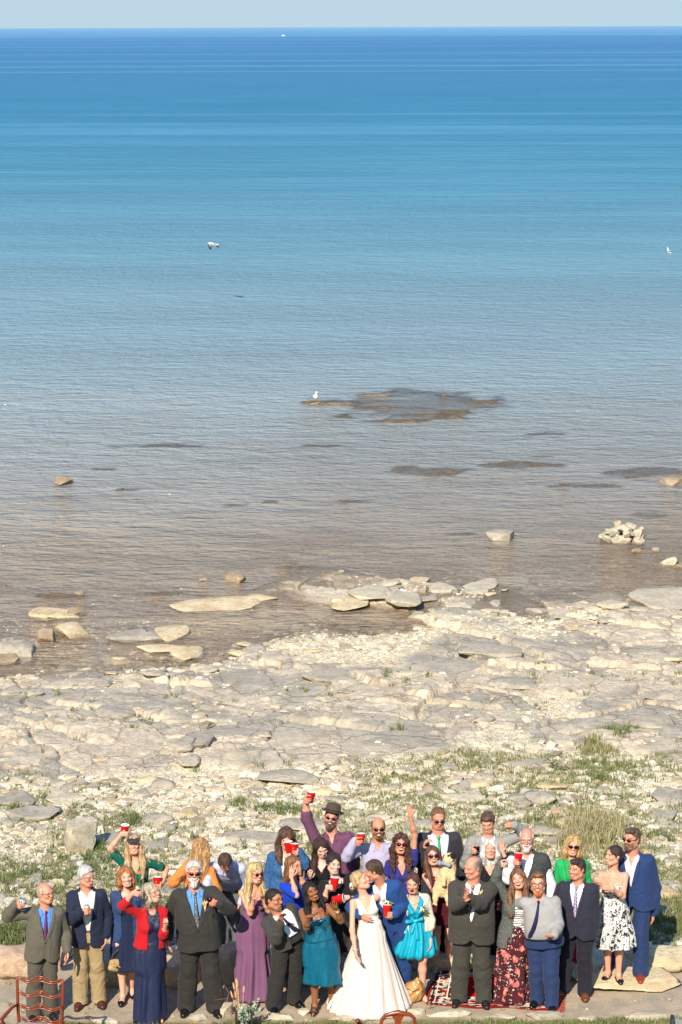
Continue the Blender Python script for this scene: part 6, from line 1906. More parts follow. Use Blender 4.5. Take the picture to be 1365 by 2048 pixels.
# scattered slabs, one object each
rs = np.random.default_rng(123); protos = []
for k in range(8):
    v, f = rock_shape(300 + k, (1, .8, .15 + .04 * (k % 4)), 3, 16, .08, 1.2)
    for m_ in (RK_GREY, RK_PALE, RK_CREAM):
        me = bpy.data.objects; o = mesh_obj('loose_rock', v, f, m_); protos.append(o)
first = set(protos); n_ = 0; placed = []
def scatter_rock(x, yv, s):
    global n_
    pr = protos[(rs.integers(8)) * 3 + (0 if rs.random() < .5 else (1 if rs.random() < .6 else 2))]
    if pr in first: o = pr; first.discard(pr)
    else: o = pr.copy(); sc.collection.objects.link(o)
    o.scale = (s, s * rs.uniform(.7, 1.2), s * rs.uniform(.7, 1.1)); o.rotation_euler = (rs.normal() * .09, rs.normal() * .09, rs.random() * 6.28)
    o.location = (x, yv, ground_z(x, yv) + s * .06)
    o['_s'] = float(s); o['_c'] = {'rock_grey': 'grey', 'rock_pale': 'whitish', 'rock_cream': 'cream'}[o.data.materials[0].name]
    placed.append(o)
    n_ += 1
while n_ < 150:
    yv = 28.8 + 8.0 * rs.random(); scatter_rock(rs.uniform(-.16, .16) * yv, yv, rs.uniform(.11, .34))
while n_ < 180:
    yv = rs.uniform(36, 47); scatter_rock(rs.uniform(-.15, .15) * yv, yv, rs.uniform(.10, .24))
while n_ < 262:
    x = rs.uniform(-7.2, 8); yv = float(shore_y(x)) + rs.uniform(-2.6, .8); scatter_rock(x, yv, rs.uniform(.12, .34))
for o in first: bpy.data.objects.remove(o)
def project(v):
    q = cam_m.transposed() @ (Vector(v) - Vector((0, 0, CAM_H))); return 682.5 + F * q.x / -q.z, 1024 - F * q.y / -q.z
MARKS = [(60, 1600, 'the grey boulder at the left edge'), (158, 1660, 'the big blocky pale boulder'), (265, 1665, 'the visor woman'), (402, 1675, 'the woman in orange'), (500, 1722, 'the blonde in mauve'), (573, 1650, 'the denim jacket'),
         (660, 1606, 'the man with the hat'), (757, 1629, 'the bald bearded man'), (820, 1600, 'the waving arm'), (877, 1608, 'the green tie man'), (978, 1620, 'the grey sweater'), (1054, 1652, 'the bald man in the vest'), (1146, 1667, 'the green jacket'), (1270, 1650, 'the rightmost man'),
         (232, 1428, 'the lens shaped slab'), (390, 1490, 'the leaning slab'), (660, 1360, 'the dark edged slab'), (900, 1345, 'the broad central ledge'), (1095, 1523, 'the dead branch'), (1310, 1445, 'the dark right boulder'), (1200, 1205, 'the right outcrops'), (1000, 1165, 'the twin flat boulders'),
         (740, 1240, 'the central pool'), (450, 1206, 'the wide tan slab'), (278, 1272, 'the oval grey slab'), (38, 1300, 'the thick left boulder'), (92, 1770, 'the bald man in grey'), (173, 1730, 'the navy blazer'), (1330, 1850, 'the tall grass at right'), (1190, 1660, 'the dry grass patch')]
def label_rocks(lst, zone):
    used = {}
    for o in lst:
        px, py = project(o.location); s = o['_s']
        m = min(MARKS, key=lambda q: (q[0] - px) ** 2 + ((q[1] - py) * 1.6) ** 2)
        size = 'small' if s < .2 else ('medium' if s < .29 else 'large')
        dx, dy = px - m[0], py - m[1]
        rel = ('left of' if dx < 0 else 'right of') if abs(dx) > abs(dy) * 1.4 else (('beyond' if dy < 0 else 'in front of') if abs(dy) > abs(dx) * 1.4 else (('beyond and ' if dy < 0 else 'in front and ') + ('left of' if dx < 0 else 'right of')))
        used.setdefault('%s %s slab %s %s' % (size, o['_c'], rel, m[2]), []).append((math.hypot(dx, dy), o))
    for k, v in used.items():
        v.sort(key=lambda q: q[0])
        for i, (d, o) in enumerate(v):
            nm = ('', ', second nearest to it', ', third nearest to it', ', fourth nearest to it', ', fifth nearest to it')[min(i, 4)]
            tag(o, k + nm, 'rock', zone); del o['_s']; del o['_c']
label_rocks([o for o in placed if o.location.y < 36.5], 'loose slabs in the rubble behind the party')
label_rocks([o for o in placed if 36.5 <= o.location.y < 47], 'loose slabs on the bare beach')
label_rocks([o for o in placed if o.location.y >= 47], 'loose slabs near the waterline')

# rubble and pebbles: one mass
def merged(name, protos_, P_, S_, A_, mat, attr=None, label=None, cat=None, squash=None):
    """many small copies merged into one mesh"""
    Vs = []; Fs = []; At = []; off = 0
    which = np.arange(len(P_)) % len(protos_)
    for k, (pv, pf) in enumerate(protos_):
        m = which == k
        if not m.any(): continue
        a = A_[m]; c, s = np.cos(a), np.sin(a)
        s3 = S_[m]
        X = pv[None, :, 0] * s3[:, 0:1]; Yv = pv[None, :, 1] * s3[:, 1:2]; Z = pv[None, :, 2] * s3[:, 2:3]
        W = np.stack([X * c[:, None] - Yv * s[:, None], X * s[:, None] + Yv * c[:, None], Z], -1) + P_[m][:, None, :]
        n = len(pv); cnt = W.shape[0]
        Vs.append(W.reshape(-1, 3)); Fs.append((pf[None] + (np.arange(cnt) * n)[:, None, None]).reshape(-1, pf.shape[1]) + off)
        if attr is not None: At.append(np.repeat(attr[m], n))
        off += cnt * n
    return mesh_obj(name, np.concatenate(Vs), np.concatenate(Fs), mat, None, False, {'tone': ('FLOAT', np.concatenate(At))} if attr is not None else None)
def chip(seed, zs):
    r = np.random.default_rng(seed); v, f = box((0, 0, 0), (1, .8, zs)); v = v + r.normal(size=v.shape) * v3(.24, .24, .12)
    v[[1, 3, 5, 7], :2] *= .78
    f = f[0]; tri = np.concatenate([f[:, [0, 1, 2]], f[:, [0, 2, 3]]]); return v, tri
pb = [chip(800 + k, .28 + .06 * (k % 4)) for k in range(14)]
for k in range(6):
    v, f = rock_shape(700 + k, (1, .8, .42 + .1 * (k % 3)), 1 if k < 3 else 2, 5, .05, 1.2); pb.append((v, f)) if k in (1, 4) else None
def pebble_mat():
    t = NT('pebbles'); tn = t.n('ShaderNodeAttribute', attribute_name='tone').outputs['Fac']; p = t.pos()
    c = t.ramp(tn, [(0, rgb('94866e')), (.25, rgb('b4a78e')), (.5, rgb('d2c6ac')), (.88, rgb('e8dec4')), (1, rgb('b89a76'))])
    c = t.mix(t.math('MULTIPLY', t.step(t.noise(p, 30, 3), .45, .65), .4), c, rgb('8e8270'))
    t.col(c); t.rough(.95); t.spec(.15); return t.m
def zone(n, f):
    x, yv = f(n); z, sl_, _, wd_ = terrain(x, yv); return x, yv, z, sl_
rs = np.random.default_rng(55)
N1 = 56000
yv = 28.3 + 8.6 * rs.random(N1) ** 1.05; x = rs.uniform(-.165, .165, N1) * yv
z, sl_, _, _ = terrain(x, yv); keep = rs.random(N1) < (1 - .75 * sl_); 
N2 = 15000
y2 = rs.uniform(35.5, 50, N2); x2 = rs.uniform(-.16, .16, N2) * y2; z2, sl2, _, _ = terrain(x2, y2); keep2 = rs.random(N2) < (.85 * (1 - sl2) + .10 * (fbm2(x2 * .8, y2 * .6, 2, 9) > .1))
N3 = 2600
x3 = rs.uniform(-8, 9, N3); y3 = shore_y(x3) + rs.normal(size=N3) * .9 - .5; z3 = terrain(x3, y3)[0]; keep3 = (fbm2(x3 * .8, y3 * .7, 2, 19) > -.15)
X = np.concatenate([x[keep], x2[keep2], x3[keep3]]); Yv = np.concatenate([yv[keep], y2[keep2], y3[keep3]]); Z = np.concatenate([z[keep], z2[keep2], z3[keep3]])
N4 = 2600; x4 = rs.uniform(-4.6, 4.6, N4); y4 = rs.uniform(26.05, 28.3, N4)
X = np.concatenate([X, x4]); Yv = np.concatenate([Yv, y4]); Z = np.concatenate([Z, terrain(x4, y4)[0] - .004])
n = len(X); s0 = np.clip(np.exp(rs.normal(size=n) * .6) * .021, .009, .11) * (1 + .012 * (Yv - 28))
s0 = np.where(Yv < 28.3, s0 * (.22 + .5 * (rs.random(n) < .05)), s0)
S_ = np.stack([s0, s0 * rs.uniform(.7, 1.2, n), s0 * rs.uniform(.6, 1.0, n)], 1)
tag(merged('gravel', pb, np.stack([X, Yv, Z + s0 * .12], 1), S_, rs.random(n) * 6.28, pebble_mat(), rs.random(n)), kind='stuff')

# ------------------------------------------------------------------ grass
def blade_mat():
    t = NT('grass_blades'); tn = t.n('ShaderNodeAttribute', attribute_name='tone').outputs['Fac']
    c = t.ramp(tn, [(0, rgb('55653a')), (.35, rgb('70794a')), (.6, rgb('868456')), (.8, rgb('988f66')), (1, rgb('b6a884'))])
    t.col(c); t.rough(.7); t.spec(.25); 
    t.b.inputs['Transmission Weight'].default_value = 0
    return t.m
def blades(cx, cy, cz, count, hgt, spread, tone, seed, lean=.5):
    """arrays of tuft centres -> blade mesh"""
    rs = np.random.default_rng(seed)
    idx = np.repeat(np.arange(len(cx)), count); m = len(idx)
    a = rs.random(m) * 6.28; r = spread[idx] * np.sqrt(rs.random(m))
    bx = cx[idx] + np.cos(a) * r; by = cy[idx] + np.sin(a) * r; bz = cz[idx]
    hh = hgt[idx] * rs.uniform(.45, 1.15, m); la = a + rs.normal(size=m) * .6; ll = lean * hh * rs.uniform(.1, 1.1, m)
    w = rs.uniform(.0035, .0075, m) * (1 + .3 * (hgt[idx] > .2)); pa = rs.random(m) * 3.14
    wx, wy = np.cos(pa) * w, np.sin(pa) * w
    dx, dy = np.cos(la) * ll, np.sin(la) * ll
    B0 = np.stack([bx - wx, by - wy, bz - .01], 1); B1 = np.stack([bx + wx, by + wy, bz - .01], 1)
    M0 = np.stack([bx - wx * .8 + dx * .35, by - wy * .8 + dy * .35, bz + hh * .6], 1); M1 = np.stack([bx + wx * .8 + dx * .35, by + wy * .8 + dy * .35, bz + hh * .6], 1)
    T = np.stack([bx + dx, by + dy, bz + hh], 1)
    V = np.stack([B0, B1, M1, M0, T], 1).reshape(-1, 3); o = np.arange(m)[:, None] * 5
    Q4 = (o + np.array([[0, 1, 2, 3]])); T3 = (o + np.array([[3, 2, 4]]))
    tt = np.repeat(np.clip(tone[idx] + rs.normal(size=m) * .13, 0, 1), 5)
    return V, Q4, T3, tt
rs = np.random.default_rng(77)
parts = []
def add_tufts(x, yv, count, h0, sp, tone, seed, lean=.5, hv=.3):
    z = terrain(x, yv)[0]; n = len(x)
    parts.append(blades(x, yv, z, count, h0 * np.exp(rs.normal(size=n) * hv), np.full(n, sp) * np.exp(rs.normal(size=n) * .3), tone, seed, lean))
def field_tufts(n, y0, y1, thr, count, h0, sp, seed, tone0, bias=None):
    yv = rs.uniform(y0, y1, n); x = rs.uniform(-.165, .165, n) * yv
    d = fbm2(x * .8 + seed, yv * .7, 3, seed) + .35 * fbm2(x * 3, yv * 3, 2, seed + 1) + (bias(x, yv) if bias else 0)
    k = d > thr; x, yv = x[k], yv[k]
    add_tufts(x, yv, count, h0, sp, tone0 + .25 * fbm2(x * .6, yv * .6, 2, seed + 9), seed)
right = lambda x, yv: .16 * sstep(-2, 3, x) - .5 * sstep(34.5, 37, yv - .6 * x) + .15 * sstep(30, 28.6, yv)
field_tufts(8000, 28.4, 37.8, -.06, 12, .066, .08, 201, .45, right)
field_tufts(4200, 28.4, 36.5, -.02, 10, .040, .10, 205, .6, right)
field_tufts(500, 28.4, 36.0, .12, 20, .10, .06, 231, .25, right)
field_tufts(5200, 28.4, 37.5, -.12, 9, .035, .12, 241, .38, right)
field_tufts(900, 28.0, 30.5, -.2, 16, .07, .10, 251, .35, None)
field_tufts(3200, 28.4, 36.5, .0, 11, .06, .09, 261, .42, lambda x, yv: .30 * sstep(-.5, -3, x) - .25 * sstep(33, 36, yv))
field_tufts(500, 36, 44, .22, 14, .09, .06, 211, .4, lambda x, yv: .30 * sstep(0, 4, x) - .1)
# named patches seen in the photograph: (px, py, half width m, half depth m, tufts, height, tone)
for i, (px, py, ax, ay, nt, hh, tn) in enumerate([(25, 1890, .35, .35, 70, .20, .25), (60, 1870, .5, .4, 60, .14, .35), (1190, 1660, .55, 1.1, 190, .17, .85), (1210, 1510, .55, .9, 120, .12, .35), (1100, 1530, .5, .6, 60, .12, .6),
        (190, 1690, .3, .5, 70, .11, .12), (170, 1720, .4, .4, 60, .10, .15), (1195, 1450, .25, .35, 45, .16, .7), (1240, 1415, .3, .5, 40, .10, .3), (1330, 1850, .45, .9, 150, .13, .4), (1320, 1760, .5, 1.2, 90, .10, .6),
        (115, 1740, .5, .6, 70, .09, .3), (30, 1740, .5, .7, 60, .1, .35), (265, 1840, .6, .6, 60, .12, .3), (455, 1850, .35, .6, 80, .14, .35), (470, 1880, .3, .3, 40, .12, .3), (140, 1830, .5, .4, 50, .11, .35), (560, 1575, .35, .3, 40, .1, .3), (600, 1590, .3, .2, 30, .1, .35),
        (270, 1600, .3, .4, 40, .12, .3), (50, 1575, .3, .3, 30, .12, .3), (480, 1570, .2, .3, 25, .1, .35)]):
    q = at_z(px, py, -.05); n = nt
    x = q.x + rs.normal(size=n) * ax * .5; yv = q.y + rs.normal(size=n) * ay * .5
    yv = np.maximum(yv, 27.9)
    add_tufts(x, yv, 18, hh * .8, .08, tn + .12 * rs.normal(size=n), 300 + i, .55)
# lawn at the very bottom
n = 5200; x = rs.uniform(-4.6, 4.6, n); yv = rs.uniform(25.0, 26.12, n); k = yv < 26.03 + .13 * fbm2(x * 1.3, x * 0, 2, 7) - .10 * sstep(-.5, -2, x)
add_tufts(x[k], yv[k], 14, .045, .05, .42 + .2 * fbm2(x[k], yv[k] * 2, 2, 8), 401, .5)
n = 6500; x = rs.uniform(-6, 6, n); yv = rs.uniform(21.5, 25.05, n)
add_tufts(x, yv, 7, .05, .07, .42 + .2 * fbm2(x, yv, 2, 8), 403, .5)
n = 90; x = rs.uniform(-4.3, 4.3, n); yv = rs.uniform(26.1, 27.6, n)
add_tufts(x, yv, 5, .05, .03, np.full(n, .75), 402, .9)
V = np.concatenate([q[0] for q in parts]); offs = np.cumsum([0] + [len(q[0]) for q in parts[:-1]])
Q4 = np.concatenate([q[1] + o_ for q, o_ in zip(parts, offs)]); T3 = np.concatenate([q[2] + o_ for q, o_ in zip(parts, offs)])
tag(mesh_obj('grass', V, [Q4, T3], blade_mat(), None, False, {'tone': ('FLOAT', np.concatenate([q[3] for q in parts]))}), kind='stuff')
print('blades', len(Q4), 'pebbles', len(X), 'rocks', n_)
# ------------------------------------------------------------------ rug
q0 = at_z(858, 2014, 0); q1 = at_z(1120, 2026, 0); q2 = at_z(1116, 1940, 0); q3 = at_z(868, 1934, 0)
def rug():
    L_ = (q1 - q0).length; D_ = (q3 - q0).length
    t = thing('persian_rug', (q0 + q1 + q2 + q3) / 4, 'worn red patterned rug spread on the ground under the suited man and the floral skirt', 'rug', math.atan2((q1 - q0).y, (q1 - q0).x))
    nx, ny = 90, 80; hx, hy = L_ / 2, D_ / 2
    u, v = np.meshgrid(np.linspace(-1, 1, nx), np.linspace(-1, 1, ny))
    X = u * hx + .03 * np.sin(v * 3); Yv = v * hy + .02 * np.sin(u * 5)
    Z = .010 + .010 * (noise2(X * 4, Yv * 5, 5) + 1) * .6 + .012 * np.exp(-((v + .96) / .07) ** 2) * (1 + np.sin(u * 9))
    n = nx * ny; V = np.concatenate([np.stack([X, Yv, Z], -1).reshape(-1, 3), np.stack([X, Yv, Z - .009], -1).reshape(-1, 3)])
    i = (np.arange(ny - 1)[:, None] * nx + np.arange(nx - 1)[None]).ravel()
    top = np.stack([i, i + 1, i + nx + 1, i + nx], 1); bot = top[:, ::-1] + n
    e = np.concatenate([np.arange(nx), np.arange(1, ny) * nx + nx - 1, (ny - 1) * nx + np.arange(nx - 2, -1, -1), np.arange(ny - 2, 0, -1) * nx]); e2 = np.roll(e, -1)
    side = np.stack([e, e + n, e2 + n, e2], 1)[:, ::-1]
    m = NT('rug_wool'); p = m.obj(); x, y, z = m.sep(p)[:3]
    ax = m.math('SUBTRACT', hx, m.math('ABSOLUTE', x)); ay = m.math('SUBTRACT', hy, m.math('ABSOLUTE', y)); d = m.math('MINIMUM', ax, ay)
    nz = m.noise(p, 16, 2)
    vv = m.voro(p, 22); vc = m.n('ShaderNodeTexVoronoi'); m.set(vc.inputs['Vector'], p); vc.inputs['Scale'].default_value = 22
    r_ = m.sep(vc.outputs['Color'])[0]
    motif = m.ramp(r_, [(0, rgb('2a2230')), (.25, rgb('d9c4a4')), (.45, rgb('b01c1c')), (.65, rgb('e4d6bc')), (.8, rgb('3a2a38')), (1, rgb('c4583a'))], 'CONSTANT')
    small = m.mix(m.step(m.voro(p, 46), .30, .24), motif, rgb('7c1418'))
    red = m.mix(m.step(nz, .4, .6), rgb('d01410'), rgb('aa0f10'))
    med = m.math('ADD', m.math('MULTIPLY', m.math('ABSOLUTE', x), 1.0), m.math('MULTIPLY', m.math('ABSOLUTE', y), 1.6))
    med = m.math('ADD', med, m.math('MULTIPLY', m.math('SINE', m.math('MULTIPLY', x, 34)), .03))
    cream = m.mix(m.step(m.voro(p, 30), .32, .25), rgb('cdbb94'), motif)
    c = m.mix(m.step(med, .27, .255), red, cream)
    c = m.mix(m.step(med, .12, .11), c, rgb('7c1418'))
    c = m.mix(m.step(d, .30, .295), c, small)
    for lo, w, cc in ((.295, .010, 'e8dcc4'), (.215, .010, 'efe4cc'), (.085, .008, 'e8dcc4'), (.05, .012, '241c26')):
        c = m.mix(m.math('MULTIPLY', m.step(d, lo - w, lo - w + .004), m.step(d, lo + w, lo + w - .004)), c, rgb(cc))
    c = m.mix(m.step(d, .022, .018), c, rgb('a02a22'))
    m.col(c); m.rough(.95); m.spec(.1); m.bump(m.noise(p, 200, 2), .4, .005)
    mesh_obj('carpet', V, [np.concatenate([top, bot, side])], m.m, t)
    parts_ = []; r = np.random.default_rng(3)
    for k in range(150):
        yy = -hy + 2 * hy * k / 149; ln_ = r.uniform(.05, .09)
        parts_.append(tube([(hx - .01, yy, .014), (hx + ln_ * .5, yy + r.normal() * .008, .012), (hx + ln_, yy + r.normal() * .02, .005)], .0035, 4))
    v, f = join(parts_); mesh_obj('fringe', v, f, fabric('a8442c', .9), t)
rug()

# ------------------------------------------------------------------ bags
def handbag():
    c = at_y(233, 1930, PEOPLE['C'].Y - .16)
    t = thing('handbag', c, 'small tan flap handbag hanging from the hand of the red haired woman', 'handbag', R(20)); t.rotation_euler = (0, R(14), R(20))
    tan_ = plain('b39565', .5, name='tan_leather', bump=.3)
    implicit('bag_body', [ell((0, 0, 0), (.085, .038, .070)), cone((-.06, 0, -.045), (.06, 0, -.045), .032, .032, .03), cone((-.06, 0, .03), (.06, 0, .03), .028, .028, .03)], tan_, t, .006)
    implicit('flap', [cone((-.058, -.014, .032), (.058, -.014, .032), .024, .024, .02), cone((-.045, -.034, -.005), (.045, -.034, -.005), .010, .010, .02), cone((-.058, -.014, .034), (-.04, -.034, -.005), .02, .01, .02), cone((.058, -.014, .034), (.04, -.034, -.005), .02, .01, .02)], tan_, t, .005)
    v, f = box((0, -.046, -.012), (.012, .004, .012)); mesh_obj('clasp', v, f, plain('3a2c1c', .4), t)
    v, f = tube([(-.07, 0, .03), (-.065, 0, .12), (-.02, -.01, .19), (.015, -.01, .19), (.055, 0, .12), (.07, 0, .03)], .006, 6); mesh_obj('strap', v, f, plain('4a3a28', .5), t)
handbag()
def big_bag():
    c = at_z(826, 2004, 0)
    t = thing('leather_bag', c, 'shiny tan leather bag slumped on the ground at the feet of the turquoise dress woman', 'bag', R(0))
    prims = [ell((.0, 0, .13), (.115, .09, .125), rot_zxy(0, 0, 24)), ell((-.05, 0, .06), (.10, .09, .06)), cone((.03, 0, .20), (.06, .02, .27), .05, .028, .04), ell((.06, -.01, .10), (.07, .06, .07))]
    D, lo, h = field(prims, .006); V, Q_ = surfnets(D, lo, h); V = creases(V, Q_, .012, 9, 1.0, 1.5)
    V[:, 2] = np.maximum(V[:, 2], .002)
    m = NT('bag_leather'); p = m.obj(); m.col(m.mix(m.noise(p, 12, 3), rgb('a8743a'), rgb('c69a5e'))); m.rough(.33); m.bump(m.noise(p, 26, 3), .35, .012)
    mesh_obj('bag_body', V, Q_, m.m, t)
    v, f = tube([(.05, .02, .27), (.10, .0, .26), (.125, -.02, .16), (.10, -.05, .07)], .006, 6); mesh_obj('strap', v, f, plain('7a4a24', .4), t)
    v, f = tube([(-.07, -.07, .20), (-.0, -.095, .17), (.07, -.07, .19)], .004, 5); mesh_obj('zip', v, f, plain('5c3a1c', .4), t)
big_bag()

# ------------------------------------------------------------------ pug
def pug():
    Yp = PEOPLE['W'].Y - .24
    c = at_y(892, 1750, Yp); T0 = Matrix.Translation(c)
    t = thing('pug', c, 'fawn pug with a grey bow tie held in the arms of the maroon dress woman', 'dog')
    A = lambda px, py, d=0: np.array(at_y(px, py, Yp + d)) - np.array(c)
    chest = A(897, 1738); rump = A(884, 1778); hd_ = A(899, 1718, -.02)
    up = unit(A(905, 1706, -.01) - hd_)           # muzzle points up and to the right
    mz = unit(v3(.55, -.45, .62)); side_ = unit(np.cross(mz, v3(0, -1, .2))); top_ = np.cross(side_, mz)
    prims = [cone(chest, rump, .098, .105, .05), ell(A(888, 1772), (.10, .09, .085)), cone(chest + v3(0, 0, .03), hd_, .078, .07, .04),
             ell(hd_, (.072, .070, .066), None, .03), cone(hd_ + mz * .04, hd_ + mz * .078, .042, .034, .015),
             cone(hd_ + mz * .06 + top_ * .02 - side_ * .02, hd_ + mz * .06 + top_ * .02 + side_ * .02, .018, .018, .012)]
    # front legs folded over the arm, hind legs hanging
    for dx in (-.05, .045):
        prims += [cone(chest + v3(dx, -.06, -.03), chest + v3(dx * 1.2, -.13, -.10), .036, .028, .025), cone(chest + v3(dx * 1.2, -.13, -.10), chest + v3(dx * 1.25, -.15, -.135), .027, .030, .015)]
        prims += [cone(rump + v3(dx * 1.3, -.03, -.02), rump + v3(dx * 1.6, -.10, -.09), .050, .034, .03), cone(rump + v3(dx * 1.6, -.10, -.09), rump + v3(dx * 1.7, -.11, -.15), .028, .030, .02)]
    prims += [cone(rump + v3(-.02, .08, .04), rump + v3(-.06, .10, .09), .018, .016, .02), cone(rump + v3(-.06, .10, .09), rump + v3(-.02, .12, .10), .016, .012, .01)]
    def attrs(V):
        d = np.linalg.norm(V - (hd_ + mz * .085), axis=1); k = sstep(.056, .042, d)
        for sg in (-1, 1): k = np.maximum(k, sstep(.020, .014, np.linalg.norm(V - (hd_ + mz * .052 + side_ * sg * .038 + top_ * .032), axis=1)))
        return {'mask': ('FLOAT', k)}
    m = NT('pug_fur'); k = m.n('ShaderNodeAttribute', attribute_name='mask').outputs['Fac']; p = m.obj()
    m.col(m.mix(k, m.mix(m.noise(p, 20, 3), rgb('c9a777'), rgb('e0c79c')), rgb('2a2019'))); m.rough(.9); m.spec(.15); m.bump(m.noise(p, 140, 3), .5, .006)
    D, lo, h = field(prims, .0055); V, Q_ = surfnets(D, lo, h); V = creases(V, Q_, .004, 4, 1, 2.0)
    mesh_obj('body', V, Q_, m.m, t, True, attrs(V))
    dk = plain('3a2c22', .85, name='pug_dark')
    for sg in (-1, 1):
        e0 = hd_ + side_ * sg * .055 + top_ * .035 - mz * .01
        implicit('ear', [cone(e0, e0 + side_ * sg * .028 - top_ * .012 + mz * .012, .017, .007, .01)], dk, t, .004)
        v, f = lathe([(0, -.009), (.009, 0), (0, .009)], 10, hd_ + mz * .062 + side_ * sg * .036 + top_ * .030); mesh_obj('eye', v, f, plain('0c0908', .1), t)
    b = A(889, 1728, -.12); bt = fabric('8496a2')
    implicit('bow_tie', [ell(b, (.018, .014, .018)), cone(b, b + v3(-.055, 0, .012), .010, .032, .01), cone(b, b + v3(.055, 0, -.012), .010, .032, .01)], bt, t, .005)
pug()

# ------------------------------------------------------------------ chairs
WOOD = NT('mahogany'); p_ = WOOD.obj(); w_ = WOOD.noise(WOOD.scale(p_, (1, 1, .12)), 60, 3)
WOOD.col(WOOD.mix(w_, rgb("6a2a16"), rgb("924624"))); WOOD.rough(.28); WOOD.spec(.5); WOOD = WOOD.m
def ribbon(pts, hw, th, n=(0, 1, 0)):
    """flat wooden rail: rectangular section swept along pts, hw half height list"""
    rings = []
    for i, q in enumerate(pts):
        q = np.asarray(q, float); h_ = hw[i] if hasattr(hw, '__len__') else hw
        rings.append(np.array([q + v3(0, -th, -h_), q + v3(0, -th, h_), q + v3(0, th, h_), q + v3(0, th, -h_)]))
    v, f = loft(rings, True, True); return v, [x[:, ::-1] for x in f]
def ladder_chair():
    top_l = at_z(36, 1957, 1.0); top_r = at_z(122, 1962, 1.0)
    mid = (top_l + top_r) / 2; W_ = .26
    t = thing('ladder_back_chair', (mid.x, mid.y, 0), 'mahogany ladder back armchair with wavy rails on the lawn, bottom left corner', 'chair', R(-9))
    for sg in (-1, 1):
        v, f = tube([(sg * W_ * .92, .02, 0), (sg * W_ * .92, -.005, .42), (sg * W_ * .97, .0, .7), (sg * W_, .03, .97), (sg * (W_ - .012), .034, 1.0)], [.018, .02, .018, .016, .015], 8); mesh_obj('back_post', v, f, WOOD, t)
        v, f = tube([(sg * W_ * 1.12, -.46, 0), (sg * W_ * 1.1, -.46, .25), (sg * W_ * 1.12, -.46, .44)], [.015, .017, .022], 8); mesh_obj('front_leg', v, f, WOOD, t)
        v, f = tube([(sg * W_ * .96, .0, .70), (sg * W_ * 1.06, -.12, .715), (sg * W_ * 1.22, -.26, .68), (sg * W_ * 1.28, -.38, .665), (sg * W_ * 1.22, -.42, .655)], [.013, .018, .021, .022, .014], 8)
        a_ = mesh_obj('arm', v, f, WOOD, t)
        v, f = tube([(sg * W_ * 1.12, -.30, .45), (sg * W_ * 1.2, -.26, .52), (sg * W_ * 1.16, -.33, .60), (sg * W_ * 1.25, -.36, .665)], .014, 8); mesh_obj('arm_support', v, f, WOOD, a_)
    us = np.linspace(-1, 1, 41)
    for k, z in enumerate((.985, .82, .675, .53)):
        parts_ = []
        prof = .018 * np.cos(2 * pi * us)
        ww = W_ * (.98 - .015 * k)
        yb = .03 * (z - .45) / .5
        up_ = [(u * ww, yb, z + pr + (.022 * max(0, cos(u * pi * .9 * 1.1)) ** 2 if abs(u) < .5 else 0)) for u, pr in zip(us, prof)]
        dn_ = [(u * ww, yb, z + pr - .020 - (.012 * max(0, cos(u * pi)) ** 2) + .0 * u) for u, pr in zip(us, prof)]
        parts_ = [ribbon(up_, .0095, .008), ribbon(dn_, .0075, .008), ribbon([(-.03, yb, z + .012), (0, yb, z + .006), (.03, yb, z + .012)], [.010, .024, .010], .0075)]
        v, f = join(parts_); mesh_obj('ladder_rail', v, f, WOOD, t)
    v, f = box((0, -.22, .44), (W_ * 1.08, .25, .022)); s_ = mesh_obj('seat_frame', v, f, WOOD, t, False)
    implicit('seat_cushion', [cone((-W_ * .8, -.06, .465), (W_ * .8, -.06, .465), .05, .05, .05), cone((-W_ * .9, -.38, .465), (W_ * .9, -.38, .465), .05, .05, .05), ell((0, -.22, .47), (W_ * 1.0, .22, .045))], fabric('7d8784'), t, .012)
ladder_chair()
def splat_chair():
    q = at_z(797, 2028, .95)
    t = thing('splat_back_chair', (q.x, q.y, 0), 'rounded mahogany chair back peeking over the bottom edge near the bride', 'chair', R(3))
    W_ = .185
    def P_(u, z): return (u, .03 * (z - .45) / .5, z)
    arch = [P_(-W_, .0), P_(-W_ * .98, .5), P_(-W_, .80), P_(-W_ * .93, .885), P_(-W_ * .72, .925), P_(-W_ * .35, .94), P_(0, .955), P_(W_ * .35, .94), P_(W_ * .72, .925), P_(W_ * .93, .885), P_(W_, .80), P_(W_ * .98, .5), P_(W_, 0)]
    v, f = tube(arch, [.017] * 3 + [.019, .022, .026, .028, .026, .022, .019] + [.017] * 3, 10); mesh_obj('back_frame', v, f, WOOD, t)
    zs = np.linspace(.935, .46, 14); ws = [.075, .055, .036, .034, .04, .055, .062, .055, .04, .032, .032, .04, .05, .055]
    rings = [np.array([(-w, .03 * (z - .45) / .5 - .006, z), (w, .03 * (z - .45) / .5 - .006, z), (w, .03 * (z - .45) / .5 + .006, z), (-w, .03 * (z - .45) / .5 + .006, z)]) for z, w in zip(zs[::-1], ws[::-1])]
    v, f = loft(rings, True, True); mesh_obj('splat', v, f, WOOD, t, False)
    v, f = box((0, -.20, .44), (.22, .21, .025)); mesh_obj('seat', v, f, fabric('7d8784'), t, False)
    for sg in (-1, 1):
        v, f = tube([(sg * .2, -.38, 0), (sg * .2, -.38, .42)], .018, 8); mesh_obj('front_leg', v, f, WOOD, t)
    # the armrest tip that shows left of the back
    k = np.array(at_z(719, 2044, .70)) - np.array((q.x, q.y, 0))
    v, f = tube([(-W_, .0, .62), ((k[0] - W_) / 2, k[1] * .5, .66), (k[0] + .01, k[1] + .02, .70), (k[0], k[1], .725), (k[0] - .004, k[1] - .004, .735)], [.014, .018, .026, .028, .012], 10); mesh_obj('armrest', v, f, WOOD, t)
splat_chair()
